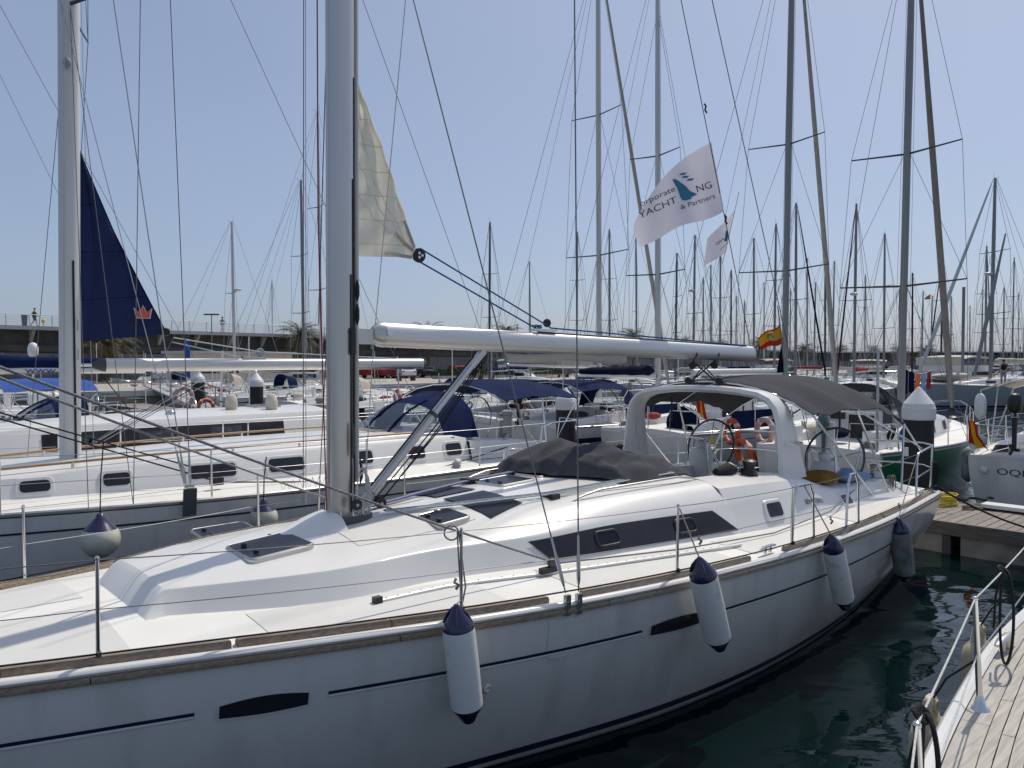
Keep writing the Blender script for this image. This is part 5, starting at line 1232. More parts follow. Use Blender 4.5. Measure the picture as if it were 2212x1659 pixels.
lp = tops[0][1].lerp(tops[1][1], .42); lashing(lp, 'long black rope loop hanging from the rail over the water', .55, .11, .008)
# ------------------------------------------------------------------ guide piles and gear on the pontoon
def pile(x, y, r, h, lab, grp='guide piles of the pontoon'):
    P = BASIN.world(x, y, 0); o = thing('guide_pile', lab, 'pile', P)
    MB().lathe([(r,-1.0),(r,h)], n=28).build('sleeve', 'pile_black', o, 40)
    MB().lathe([(r*1.06,h-.05),(r*1.10,h-.02),(r*1.10,h+.17),(r*1.05,h+.20),(r*1.0,h+.26),(.03,h+.26+r*1.15),(.0,h+.27+r*1.15)], n=32).build('cap', 'pile_white', o, 18)
    return o
def on_ray(u, x):   # y on the line x = const of the basin that the photo column u meets
    d = ray(u, 786); k = x/d.dot(AX); return (d*k).dot(AY)
pile(15.72, on_ray(1986, 15.72), .27, 1.98, 'black guide pile with white cone cap beside the yellow hose')
pile(15.75, on_ray(1222, 15.75), .27, 1.75, 'black guide pile with white cone cap behind the grey sprayhood cover')
pile(15.75, on_ray(553, 15.75), .33, 1.95, 'black guide pile with white cone cap behind the covered winches')
pile(15.75, on_ray(428, 15.75), .33, 2.0, 'black guide pile with white cone cap beside the pale lifebuoy')
hx, hy = 14.75, on_ray(2025, 14.75); hp = BASIN.world(hx, hy, .5); hose = thing('hose_coil', 'yellow water hose coiled on the pontoon boards', 'hose', hp)
rnd = random.Random(5)
for k in range(9):
    rr = .30 - .012*(k % 4) + rnd.uniform(-.02,.02); P = [Vector((rr*math.cos(a)*1.15+rnd.uniform(-.01,.01)+.02*math.sin(k), rr*math.sin(a)*.9, .02+.020*k+.012*math.sin(2*a+k))) for a in frange(0, 6.28, 26)][:-1]
    tubeo('hose_turn', P, .0125, 'hose', hose, 6, closed=True)
tubeo('hose_end', [Vector((-.3,.0,.1)), Vector((-.55,-.1,.25)), Vector((-.62,-.1,.1))], .0125, 'hose', hose, 6)
# flat boarding step / grey box with rope on the boards
bx = BASIN.pz(2175, 1098, .55); P = BASIN.world(bx.x, bx.y, .5); st_ = thing('boarding_step', 'white folded boarding plank lying on the pontoon with a rope on it', 'plank', P, R(HEAD-90))
MB().box(-.35, .45, -.16, .16, .04, .10).build('board', 'white_plastic', st_); MB().box(-.32, -.27, -.14, .14, 0, .04).build('foot', 'black', st_); MB().box(.36, .41, -.14, .14, 0, .04).build('foot', 'black', st_)
rp = BASIN.pz(2100, 1097, .52); P = BASIN.world(rp.x, rp.y, .50); rc = thing('rope_heap', 'tangled beige rope heap on the pontoon boards', 'rope', P)
for k in range(6): tubeo('strand', [Vector((.16*math.cos(a+k)*(1+.4*math.sin(2*a+k)), .10*math.sin(a)*(1+.3*math.cos(3*a)), .015+.012*k)) for a in frange(0,6.28,22)][:-1], .009, 'rope_tan', rc, 6, closed=True)
rp = BASIN.pz(2010, 1108, .505); P = BASIN.world(rp.x, rp.y, .50); rc2 = thing('thin_rope', 'thin white rope lying loose on the pontoon edge', 'rope', P)
tubeo('strand', [Vector((-.2+.02*k, .10*math.sin(k*.7), .012)) for k in range(26)], .007, 'rope_white', rc2, 6)
# black rubber bow line heap
rp = BASIN.pz(2095, 1081, .52); P = BASIN.world(rp.x, rp.y, .50); rc3 = thing('dark_rope', 'dark mooring rope and cleat on the far pontoon edge', 'rope', P)
tubeo('strand', [Vector((-.4+.05*k, .06*math.sin(k*.9), .03+.03*abs(math.sin(k*.5)))) for k in range(18)], .025, 'rope_black', rc3, 6)
# service pedestals
for u in (1096, 690): 
    yy = on_ray(u, 14.9); P = BASIN.world(14.9, yy, .5); sp_ = thing('service_pedestal', {1096:'grey service pedestal on the pontoon beside the navy bimini', 1605.0:'grey service pedestal on the pontoon behind the steering wheels', 690:'grey service pedestal on the pontoon behind the near mast'}[u], 'pedestal', P)
    MB().loft([oring(0,0,z,a,a*.8,14,4) for z,a in ((0,.13),(1.0,.13),(1.02,.17),(1.12,.17),(1.16,.10))]).build('post', 'hull_grey', sp_, 40); MB().box(-.136,-.128,-.06,.06,.55,.85).build('socket_panel', 'white_plastic', sp_)
# ================================================================== boats on the far side of the pontoon (sterns towards it)
OPP = HEAD + 180
def opp(x, y): return Frame(*BASIN.world(x, y).xy, OPP)
def yline(u, x):
    return on_ray(u, x)
# --- green hull with the tall mast
xg = 20.7; yg = yline(1947, xg); FG = opp(xg, yg)
yG, gG = make_yacht('sailing_yacht', 'green hulled yacht with white deck, dark sprayhood and laundry on its rail', FG, 3.9, 4.6, 1.75, fb=1.12, detail=2, hull='gel_hull', stripe=None, boot='navy', extra=[('green_topside', .97, .17, 'hull_green', -3.85, 4.52)], deckm='deck', cab=(-2.2, 2.3, .62, .62), wins=[(-.6,.4),(.7,.45),(1.6,.3)],
    mast=dict(h=14.5, a=.105, b=.09, m='mast_grey', sp=[(5.0,1.55,.25),(8.4,1.35,.2)], wr=.006, rake=-.03), genoa=('taupe_sail', .085), hood=('grey_canvas', .72), boom=None)
zd = lambda s: gG['dz'](s, 0)
# cockpit of the green yacht: radar reflector post, ladder, instrument pods, seats
for (x, y, z, l, w_, h, m, nm) in ((2.36,-.55,1.75,.06,.34,.16,'black','instrument_pod'),(2.36,.62,1.70,.06,.18,.40,'rubber_grey','rope_bag'),(2.36,-.95,1.45,.06,.3,.16,'black','port_light'),(3.6,.9,1.35,.5,.4,.35,'white_plastic','cockpit_locker'),(4.35,-.75,1.30,.35,.5,.6,'gel','transom_box')):
    MB().box(x-l/2, x+l/2, y-w_/2, y+w_/2, z-h/2, z+h/2).build(nm, m, yG)
outboard(yG, (4.62, .2, 1.62), 1.0, 'hull_teal'); MB().box(4.50, 4.56, .0, .4, 1.15, 1.75).build('motor_bracket', 'white_plastic', yG)
for yy in (-.25, .0): tubeo('ladder_rail', [(4.7, yy-.5, .4), (4.72, yy-.5, 1.9)], .013, 'steel', yG, 6)
for k in range(4): tubeo('ladder_rung', [(4.71, -.75, .6+.32*k), (4.71, -.5, .6+.32*k)], .012, 'steel', yG, 6)
tubeo('radar_pole', [(4.3, 1.2, 1.1), (4.3, 1.2, 3.3)], .03, 'steel_dull', yG, 8)
# --- lifebuoy yacht X
xx = 23.9; yx = yline(1694, xx); FX = opp(xx, yx)
yX, gX = make_yacht('sailing_yacht', 'white yacht with violet blue stripe, blue cockpit dodgers and orange lifebuoys', FX, 4.1, 7.4, 1.95, fb=1.15, detail=2, stripe='stripe_blue', boot='stripe_blue', cab=(-2.4, 3.2, .5, .62), wins=[(-1.2,.6),(.3,.7),(1.8,.6)],
    mast=dict(h=18.5, a=.125, b=.10, m='mast_grey', sp=[(6.1,1.6,.3),(10.3,1.35,.25)], wr=.007, rake=-.02), genoa=('cream_sail', .085), boom=(2.75, 5.2, None, .10, 0, .0))
for sg in (1, -1):
    rows = [[Vector((s, -sg*1.80, z)) for z in (1.25, 1.5, 1.74)] for s in frange(3.4, 6.0, 6)]; MB().sheet(rows, .01).build('cockpit_dodger', 'navy_canvas', yX, 60)
rows = [[Vector((3.35+.25*f, -1.2+2.4*g, 1.95+.18*math.sin(math.pi*g)+.1*f)) for g in frange(0,1,9)] for f in frange(0,1,5)]; MB().sheet(rows,.012).build('folded_sprayhood', 'navy_canvas', yX, 60)
life_ring(yX, FX.px(1579, 932, 7.2), (.3,1,0), (0,0,1), .26, 'buoy'); life_ring(yX, FX.px(1610, 984, 7.4), (.6,1,.15), (0,-.35,.9), .34, 'buoy'); life_ring(yX, FX.px(1652, 931, 7.1), (.3,1,0), (0,0,1), .26, 'buoy_pale')
raft(yX, FX.pz(1592, 866, 2.1)) 
for k in range(6): tubeo('yellow_rope', [FX.px(1533+3*k, 948, 7.3), FX.px(1531+3*k, 970, 7.35), FX.px(1533+2.0*k, 998, 7.3)], .016, 'hose', yX, 6)
MB().lathe([(.02,0),(.42,.02),(.47,.06),(.47,.12),(.02,.14)], FX.px(1478, 915, 6.6), (1,.2,.05), 24).build('wheel_cover', 'navy_dark', yX, 40)
# ensign staff with furled Spanish flag
def drape(parent, p, m_list, h=.75, w_=.16, lean=(0,0)):
    p = Vector(p); o = tubeo('ensign_staff', [p, p+Vector((lean[0]*1.2, lean[1]*1.2, 1.25))], .012, 'white_plastic', parent, 6)
    for i, (m, a, b) in enumerate(m_list):
        rows = [[p+Vector((lean[0]*(1.2-h*g)+ .04*math.sin(9*f+3*g)*g, w_*f*(.5+g)+lean[1], 1.2-h*g-.2*f)) for f in frange(a, b, 4)] for g in frange(0,1,8)]
        MB().sheet(rows, .004).build('ensign', m, o, 70)
drape(yX, FX.pz(1506, 935, 1.5), [('flag_red',0,.28),('flag_yellow',.28,.72),('flag_red',.72,1)])
# --- M2 and M1 yachts
xy_ = 22.4; yy_ = yline(1422, xy_); FY = opp(xy_, yy_)
yY, gY = make_yacht('sailing_yacht', 'white yacht with navy sprayhood, navy boom cover and blue hull band', FY, 4.8, 6.0, 1.85, fb=1.1, detail=2, stripe=None, band='navy', boot='navy', cab=(-2.0, 2.8, .48, .62), wins=[(-.4,.5),(.9,.5),(2.0,.35)],
    mast=dict(h=17.2, a=.11, b=.085, m='mast_paint', sp=[(6.2,1.3,.2),(10.4,1.1,.2)], wr=.007, frac=.90), hood=('navy_canvas', .8), bimini=('navy_canvas', 2.45), boom=(2.55, 4.3, 'navy_dark', .09))
outboard(yY, (6.0, -.9, 1.75), 1.05, 'black'); life_ring(yY, FY.px(1230, 938, 6.3) , (.3,1,0), (0,.1,1), .29, 'buoy_pink')
xz = 23.1; yz = yline(1295, xz); FZ = opp(xz, yz)
yZ, gZ = make_yacht('sailing_yacht', 'white yacht with cream furled mainsail foot and pale aluminium mast', FZ, 4.9, 6.6, 1.9, fb=1.12, detail=1, cab=(-2.2, 2.8, .48, .62), wins=[(-.4,.5),(.9,.5),(2.0,.35)],
    mast=dict(h=19, a=.115, b=.09, m='mast_paint', sp=[(7.3,1.65,.15),(12.8,1.3,.15)], wr=.008, wm='wire'), genoa=('cream_sail', .085), hood=('navy_canvas', .7), bimini=('navy_canvas', 2.4), boom=(2.9, 5.0, 'cream_sail', .08))
tubeo('sail_wrap', [(.0,0,3.2),(.02,0,3.7),(.0,0,4.3)], [.16,.17,.12], 'cream_sail', yZ, 10)
clutter(yX, gX, 51, 3.2); clutter(yY, gY, 52, 2.8); clutter(yZ, gZ, 53, 2.8); clutter(yG, gG, 54, 2.3)
# --- lower boats further along the far side
more = [(26.0, 'teal grey motor sailer with wheel and Dutch ensign behind the navy bimini', 'hull_grey', None, 'navy_canvas', None), (30.2, 'dark green hulled yacht behind the near mast', 'hull_navy', None, None, None), (34.6, 'white yacht with swim platform and grey transom', 'gel_hull', None, 'sand_canvas', None),
        (39.5, 'white yacht with slim mast standing behind the near mast', 'gel_hull', dict(h=18.2, a=.09, b=.075, m='mast_paint', sp=[(7.5,1.2,.2),(12.5,1.1,.2)], wr=.010, wm='wire_light'), 'navy_canvas', 695),
        (45.0, 'white yacht with grey mast and windvane beside the first palm', 'gel_hull', dict(h=14.5, a=.10, b=.085, m='mast_grey', sp=[(6.2,1.2,.2),(9.8,1.1,.2)], wr=.011, wm='wire_light'), None, 657),
        (50.5, 'white yacht with sand sprayhood behind the pale lifebuoy', 'gel_hull', None, 'sand_canvas', None), (61.0, 'white yacht with navy sprayhood near the gangway foot', 'gel_hull', None, 'navy_canvas', None), (56.0, 'white yacht with a radar dome high on its mast', 'gel_hull', dict(h=13.4, a=.11, b=.09, m='mast_paint', sp=[(8.2,1.0,.2)], radar=8.4, wr=.012, wm='wire_light'), None, 507)]
for i, (yy, lab, hm, ms, hd, u) in enumerate(more):
    x_ = 22.8
    if u: yy = yline(u, x_)
    Fm = opp(x_, yy)
    ym, gm = make_yacht('sailing_yacht', lab, Fm, 4.4, 6.2, 1.85, fb=1.1, detail=1, hull=hm, stripe='stripe_blue', cab=(-2, 2.4, .5, .62), wins=[(-.5,.5),(.8,.5)], mast=ms, hood=(hd, .7) if hd else None, boom=(2.5, 4.2, ('navy_dark','cream_sail','sand_canvas')[i%3], .07) if ms else None, wheel_=True, lines=False)
    clutter(ym, gm, 60+i, 2.4)
    if i == 0:
        drape(ym, Fm.pz(948, 905, 1.5), [('flag_red',0,.33),('flag_white',.33,.66),('flag_blue',.66,1)], .95, .22)
        life_ring(ym, (6.1, .8, 1.65), (.3,1,0), (0,.1,1), .3, 'buoy_pink')
# ------------------------------------------------------------------ right: the stern of the small cruiser with its name
FO = opp(22.0, 0)
sO = BASIN.pz(2101, 1040, .6)
FO = opp(sO.x+5.2, sO.y-1.56)
yO, gO = make_yacht('sailing_yacht', 'white cruiser stern with black name lettering, sand bimini and outboard on its rail', FO, 4.4, 5.6, 1.9, fb=1.16, detail=2, stripe=None, boot='navy', cab=(-2.0, 2.6, .5, .62), wins=[(-.4,.5),(.9,.5)], mast=None, bimini=('sand_canvas', 2.75), wheel_=True)
# rounded transom with name
SB = gO['B']*.80
rows = []
for k in range(15):
    g = -1+2*k/14; rows.append([Vector((5.6 + .16*(1-g*g)*1 + .10*(1-z/1.16), SB*g*(1-.22*(1-z/1.16)**2), z)) for z in frange(1.17, .0, 9)])
MB().grid(rows, flip=True).build('transom', 'gel_hull', yO, 50)
V, Fc = text_mesh('OQRO', .21)
tp = FO.pz(2160, 1008, .92)
def tr_pt(y, z): 
    g = y/(SB*(1-.22*(1-z/1.16)**2)); return Vector((5.6 + .16*(1-g*g) + .10*(1-z/1.16) + .006, y, z))
y0 = FO.px(2151, 1008, 5.75).y; dirn = 1 if FO.px(2200, 1008, 5.75).y > y0 else -1
Pq = [tr_pt(y0 + dirn*x*1.25, .86 + y*.85) for x, y in V]
MB().add(Pq, Fc).build('name_lettering', 'ink', yO)
for a in ((2125, 985),):
    c = FO.px(a[0], a[1], 5.72); MB().sphere((c.x, c.y, .92), .07, 10, (.5,1,1)).build('transom_vent', 'white_plastic', yO)
om = outboard(yO, FO.px(2192, 890, 5.85), 1.15, 'black')
V, Fc = text_mesh('2.5', .12); oc = FO.px(2183, 897, 6.06); MB().add([Vector((oc.x, oc.y + dirn*x, oc.z-.04+y)) for x, y in V], Fc).build('motor_number', 'white_plastic', om)
MB().loft([[FO.px(2120, 878, 5.7)+Vector((z*.03, a*k, b*k)) for a, b in oval(.10, .26, 16)] for z, k in ((0,.9),(1,1),(3,1),(4,.85))]).build('horseshoe_buoy', 'white_plastic', yO, 40)
rows = []; fp = FO.px(2096, 905, 5.7)
fl = thing('ensign', 'Spanish flag drooping from the pushpit of the white cruiser stern', 'flag', FO.world(fp.x, fp.y, fp.z), FO.ang)
for i, (m, a, b) in enumerate((('flag_red',0,.27),('flag_yellow',.27,.73),('flag_red',.73,1))):
    rows = [[Vector((.05*math.sin(4*f+3*g)*g + .02*f, dirn*(-.02 + (.34*f)*(.2+.8*g)**1.2 + .03*math.sin(8*g)*f), -.50*g - .10*f*g - .03*math.sin(9*f+4*g))) for f in frange(a, b, 6)] for g in frange(0, 1, 12)]
    MB().sheet(rows, .004).build('stripe', m, fl, 70)
tubeo('staff', [Vector((-.05,0,-.45)), Vector((0,0,.05))], .01, 'teak_gold', fl, 6)
for k, (u, v) in enumerate(((2091, 1003),)):
    c = FO.px(u, v, 5.3); P = FO.world(c.x, c.y, c.z); o = thing('stern_fender', 'grey white fender hanging at the corner of the white cruiser stern', 'fender', P)
    MB().lathe([(.02,-.36),(.11,-.28),(.12,-.25),(.12,.2),(.10,.28),(.02,.36)], n=16).build('fender_body', 'fender_dirty', o, 50)
# green yacht: black fenders on its quarter bow, laundry and lines
def black_fender(u, v, x, lab, h=.95, r=.20):
    c = FG.px(u, v, x); P = FG.world(c.x, c.y, c.z); o = thing('black_fender', lab, 'fender', P, 0, 'dark sock fenders'); d = Vector((.05,0,1)).normalized()
    MB().lathe([(.02,-h/2),(.06,-h/2+.05),(r*.8,-h/2+.16),(r,-h/2+.3),(r,h/2-.3),(r*.8,h/2-.14),(.06,h/2-.03),(.02,h/2)], d=d, n=18).build('fender_body', 'fender_black', o, 50); tubeo('fender_line', [d*(h/2-.02), d*(h/2)+Vector((-.06,.02,.35))], .01, 'rope_tan', o, 5)
black_fender(2056, 974, -3.2, 'near dark sock fender on the bow of the green yacht'); black_fender(2082, 956, -3.6, 'far dark sock fender on the bow of the green yacht', .9)
lz = FG.px
L0, L1 = lz(1950, 795, -1.2), lz(2012, 800, -1.9); LW = lambda p: FG.world(p.x, p.y, p.z)
A0, A1 = LW(L0), LW(L1)
ln = thing('clothes_line', 'thin clothes line stretched before the tall mast of the green yacht', 'line', A0); tubeo('line', sag(Vector((0,0,0)), A1-A0, .12, 8), .006, 'wire_light', ln, 5)
for (f0, f1, m, h, lab) in ((.03,.42,'navy_dark',.62,'dark navy towel on the clothes line'),(.44,.62,'orange',.66,'orange shirt on the clothes line'),(.64,.83,'blue_cloth',.60,'pale blue shorts on the clothes line'),(.85,.99,'red_canvas',.45,'small red cloth on the clothes line')):
    P0 = A0.lerp(A1, f0)-Vector((0,0,4*.12*f0*(1-f0))); P1 = A0.lerp(A1, f1)-Vector((0,0,4*.12*f1*(1-f1))); rows = []
    for i in range(8):
        g = i/7; rows.append([P0.lerp(P1, k/7) - P0 + Vector((.03*math.sin(k*1.3+5*g)*g, .03*math.cos(k*1.9)*g, -h*g*(1+.10*math.sin(k*1.1)))) for k in range(8)])
    o = MB().sheet(rows, .006).build('laundry', m, None, 70); o.location = P0; tag(o, lab, 'laundry', 'laundry on the clothes line')
P0, P1 = LW(lz(1950, 868, -1.2)), LW(lz(2000, 828, -2.1)); rows = [[P0.lerp(P1, k/8)-P0 + Vector((.05*math.sin(k+3*g), .05*math.cos(k*1.4), -.62*g+.08*g*math.sin(k))) for k in range(9)] for g in frange(0,1,8)]
o = MB().sheet(rows, .006).build('hanging_sheet', 'flag_blue', None, 70); o.location = P0; tag(o, 'large blue sheet hung over the deck of the green yacht', 'sheet')
# ================================================================== far masts and boats
rnd9 = random.Random(21)
far = [ # u, v of masthead, distance, hull heading, colours
 (1499,508,68,30,'mast_grey',9.4,None,'navy_canvas','cream_sail'),(1557,545,74,60,'mast_grey',None,None,None,'sand_canvas'),(1631,515,72,20,'mast_grey',None,None,None,'navy_canvas'),
 (1675,483,64,48,'mast_grey',None,None,'navy_canvas','navy_dark'),(1722,440,58,40,'mast_grey',None,('navy_dark',.07),None,'green_canvas'),(1785,555,84,10,'rubber_grey',None,None,None,'red_canvas'),
 (1849,440,56,52,'mast_grey',8.0,('maroon',.06),None,'red_canvas'),(1913,505,70,35,'mast_grey',None,None,None,'cream_sail'),(1973,590,92,25,'maroon',None,None,None,'sand_canvas'),
 (2036,555,82,44,'rubber_grey',None,('navy_dark',.07),None,'navy_canvas'),(2056,640,118,20,'mast_grey',7.5,None,None,'navy_canvas'),(2132,532,74,50,'mast_grey',None,('navy_dark',.06),None,'navy_canvas'),
 (2215,590,90,15,'mast_grey',None,None,'navy_canvas','navy_canvas'),(1118,700,150,40,'mast_grey',None,None,None,None),(1520,600,96,55,'mast_grey',None,None,None,None),(1590,640,120,30,'mast_grey',None,None,None,None),(1958,650,124,40,'mast_grey',None,None,None,None),
 (2170,620,105,35,'mast_grey',None,None,None,None),(1760,610,100,15,'mast_grey',None,None,None,None),(1300,690,150,15,'mast_grey',None,None,None,None)]
where = ['below the big banner','below the small banner','left of the Spanish flag mast','behind the Spanish flag','behind the cream furled headsail','with thin dark pole mast beyond the sand canopy','beside the maroon headsail','before the tall grey mast of the green yacht','beyond the clothes line','behind the brown furled headsail','at the breakwater corner','before the grey ketch','past the ketch stern','far behind the near boom','between the two banners','under the small banner edge','near the breakwater lamp','behind the ketch mizzen','behind the sand canopy','beside the cream wrapped mast']
for i, (u, v, D, hd, mm, radar, gen, hood_, cov) in enumerate(far):
    T = at_depth(u, v, D); H = T.z; F = Frame(T.x, T.y, hd + (180 if i % 3 else 0)); sc = min(1.15, H/14)
    lab = 'far yacht %s with %s mast%s%s' % (where[i], {'mast_grey':'grey','rubber_grey':'dark','maroon':'reddish'}[mm], ', radar' if radar else (', furled headsail' if gen else ''), {None:'', 'cream_sail':', cream cover','sand_canvas':', sand cover','navy_canvas':', navy cover','navy_dark':', black cover','green_canvas':', green cover','red_canvas':', red cover'}[cov])
    make_yacht('far_yacht', lab, F, 4.6*sc, 6.2*sc, 1.75*sc, fb=1.1, detail=0, cab=(-2.2*sc, 2.2*sc, .5, .62), wins=[(-.8,.6),(.5,.6)], mast=dict(h=H, a=.11, b=.10, m=mm, sp=[(H*.42,1.05,.15),(H*.68,.9,.15)] if i % 2 else [(H*.52,1.1,.1)], wr=.015, wm='wire_light' if i % 2 else 'wire', radar=radar), genoa=gen, hood=(hood_, .65) if hood_ else None, boom=(2.4, 4.2*sc, cov, .07), rails=True, lines=False, group='yachts far across the basin', stripe='stripe_blue' if i % 2 else None)
for i in range(22):
    u = (1150,1240,1372,1455,1535,1605,1655,1745,1803,1872,1938,2012,2092,2185,588,1060,2120,2200,1990,1705,1575,1320)[i] + rnd9.uniform(-6, 6)
    D = rnd9.uniform(78, 150) if u > 1200 else rnd9.uniform(95, 140); H = rnd9.uniform(11.5, 17.0); X = (u-CX)/FPX*D
    if (Vector((X, D, 0))-PO).dot(PN) > -36: D *= .72; X *= .72
    F = Frame(X, D, rnd9.uniform(0, 360)); mm = rnd9.choice(('mast_grey','mast_grey','mast_paint','rubber_grey'))
    cv = ('navy_canvas','cream_sail','sand_canvas',None)[(i*7+i//4) % 4]
    lab = 'small distant yacht with %s mast, %s and %s' % ({'mast_grey':'grey','mast_paint':'pale','rubber_grey':'dark'}[mm], 'two spreader pairs' if i % 2 else 'one spreader pair', {'navy_canvas':'navy sail cover','cream_sail':'cream sail cover','sand_canvas':'sand sail cover',None:'bare boom'}[cv])
    make_yacht('far_yacht', lab, F, 4.2, 5.6, 1.6, fb=1.0, detail=0, cab=(-2, 2, .45, .6), wins=[(.2,.6)], mast=dict(h=H, a=.10, b=.09, m=mm, sp=[(H*.45,1.0,.1),(H*.7,.85,.1)] if i % 2 else [(H*.5,1.1,.1)], wr=.016, wm='wire_light'), boom=(2.3, 3.8, cv, .07), rails=False, lines=i % 3 == 0, group='small yachts among the distant masts', stripe=None)
# ketch group at the right edge with a person aboard
T = at_depth(2140, 385, 53.5); FK = Frame(T.x+.2, T.y, 12)
yK, gK = make_yacht('sailing_yacht', 'long pale grey ketch with two masts, dinghy on deck and canvas hoods', FK, 6.2, 7.6, 2.1, fb=1.45, detail=1, hull='hull_grey', stripe=None, boot='navy', cab=(-2.5, 4.0, .55, .62), wins=[(-.8,.7),(.8,.7),(2.2,.6)], mast=dict(h=T.z, a=.13, b=.12, m='mast_grey', sp=[(6.5,1.5,.1),(10.8,1.3,.1)], wr=.012, wm='wire', radar=9.2), genoa=('mast_paint', .12), hood=('navy_canvas', .8), boom=(3.0, 5.0, 'cream_canvas', .10))
MB().loft([[Vector((x, -.5+a*k, 2.15+b*k)) for a, b in oval(.5, .25, 12)] for x, k in ((-5.2,.25),(-4.7,.75),(-3.5,1),(-2.6,.9))]).build('dinghy', 'cream_canvas', yK, 50)
T2 = at_depth(2082, 620, 54); tubeo('mizzen_mast', [FK.loc(Vector((T2.x, T2.y, 1.5))), FK.loc(T2)], .10, 'mast_grey', yK, 8)
a, b = at_depth(2172, 505, 52.5), at_depth(2105, 812, 51.5); tubeo('furled_staysail', [FK.loc(a), FK.loc(a.lerp(b,.5)), FK.loc(b)], [.05,.13,.10], 'mast_grey', yK, 8)
# motor cruisers
def motor_cruiser(u, vwl, hd, L, B, lab, top='cream_canvas', scale=1.0, fly=True, hull='gel_warm'):
    D = EYE*FPX/(vwl-HZ); P = at_depth(u, vwl, D); F = Frame(P.x, P.y, hd); root = thing('motor_cruiser', lab, 'motorboat', F.o, F.ang, 'motor cruisers')
    sh = spl([(0,.02),(.1,.42),(.3,.82),(.55,1),(1,.94)]); rows = []
    for s in frange(0, 1, 16):
        x = -L/2 + L*s; w = B*sh(s); z = 1.15+.55*(1-s)**2; rows.append([Vector((x+.6*(1-s)*(z0/z)**1*-1+.0, -w*f, z0)) for f, z0 in ((1,z),(.97,z*.7),(.90,z*.4),(.80,.05),(.55,-.3))])
    mb = MB().grid(rows, flip=True); mb.grid([[Vector((p.x,-p.y,p.z)) for p in r] for r in rows]); e = rows[-1]; mb.grid([e, [Vector((p.x,-p.y,p.z)) for p in e]], flip=True); mb.build('hull', hull, root, 40)
    MB().grid([[Vector((-L/2+L*s, -B*sh(s)*g, 1.13+.55*(1-s)**2)) for g in (-1,0,1)] for s in frange(0,1,16)]).build('deck', 'deck', root)
    rings = []
    for x, w, z, in ((-.20,.45,1.3),(-.12,.62,1.75),(.02,.72,2.35),(.28,.74,2.45),(.42,.74,2.45)):
        rings.append([Vector((x*L, -w*B, 1.1)), Vector((x*L, -w*B*.92, z*.78)), Vector((x*L, -w*B*.80, z)), Vector((x*L, w*B*.80, z)), Vector((x*L, w*B*.92, z*.78)), Vector((x*L, w*B, 1.1))])
    MB().grid(rings).build('cabin', 'gel', root, 30); MB().add(rings[-1], [tuple(range(6))[::-1]]).build('cabin_back', 'smoke', root)
    for sg in (1, -1): MB().grid([[Vector((x*L, -sg*(w*B*.97-.02*k), 1.5+.2*k)) for k in range(3)] for x, w in ((-.08,.70),(.1,.745),(.36,.75))], flip=sg < 0).build('window', 'smoke', root)
    MB().add([Vector((-.115*L, -.5*B, 1.85)), Vector((-.115*L, .5*B, 1.85)), Vector((-.005*L, .6*B, 2.32)), Vector((-.005*L, -.6*B, 2.32))], [(0,1,2,3)]).build('windscreen', 'smoke', root)
    if fly:
        MB().loft([[Vector((x*L, y*B, z)) for x, y in ((-.05,-.62),(.36,-.66),(.36,.66),(-.05,.62))] for z in (2.45, 2.9)]).build('flybridge', 'gel', root)
        rows = [[Vector((-.08*L+.46*L*f, -.68*B*g, 3.55+.10*math.sin(math.pi*f)-.18*abs(g)**3)) for g in frange(-1,1,9)] for f in frange(0,1,7)]; c = MB().sheet(rows, .02).build('canopy', top, root, 60)
        rows = [[Vector((-.07*L+.42*L*f, -sg*.66*B, 2.9+.6*g)) for g in frange(0,1,3)] for sg in (1,) for f in frange(0,1,4)]; MB().sheet(rows,.015).build('side_curtain', top, c, 60)
        for f in (0, .9): 
            for sg in (1,-1): tubeo('canopy_post', [(-.08*L+.46*L*f, -sg*.62*B, 2.9), (-.08*L+.46*L*f, -sg*.62*B, 3.5)], .02, 'steel', c, 6)
    rows = [[Vector((.36*L+.12*L*f, -.74*B*g, 2.42-.9*f**2 - .05*abs(g)**3)) for g in frange(-1,1,7)] for f in frange(0,1,5)]; MB().sheet(rows,.015).build('cockpit_canvas', top, root, 60)
    for sg in (1,-1):
        ss = frange(.06, .5, 6); tubeo('bow_rail', [Vector((-L/2+L*s, -sg*B*sh(s)*.95, 1.85+.4*(1-s)**2)) for s in ss], .014, 'steel', root, 6)
        for s in ss: tubeo('rail_post', [Vector((-L/2+L*s, -sg*B*sh(s)*.95, 1.2+.5*(1-s)**2)), Vector((-L/2+L*s, -sg*B*sh(s)*.95, 1.85+.4*(1-s)**2))], .012, 'steel', root, 5)
    return root, F
motor_cruiser(2020, 871, -70, 9.5, 1.85, 'cream motor cruiser with tall canvas enclosed flybridge behind the green yacht')
motor_cruiser(1130, 838, 150, 8.5, 1.5, 'motorboat with white soft top bimini before the quay planters', top='cream_canvas', fly=True)
motor_cruiser(840, 836, 40, 7.5, 1.3, 'low white motorboat before the red van', fly=False)
motor_cruiser(620, 846, 30, 8, 1.5, 'white motorboat under the palm tree', fly=False); motor_cruiser(1690, 838, 200, 9, 1.6, 'white motorboat with sand canopy under the far palms', top='sand_canvas'); motor_cruiser(1900, 832, 160, 10, 1.7, 'white motor yacht with hard arch and open flybridge', top='cream_canvas'); motor_cruiser(1460, 836, 20, 8, 1.5, 'white motorboat with radar arch behind the navy sail cover', fly=False, top='sand_canvas'); motor_cruiser(330, 852, 60, 7.5, 1.4, 'white motorboat with blue deck cover before the gangway', fly=False, top='royal_canvas')
for (u, v, bx_) in ((2068,862,0),(2050,866,0)): pass
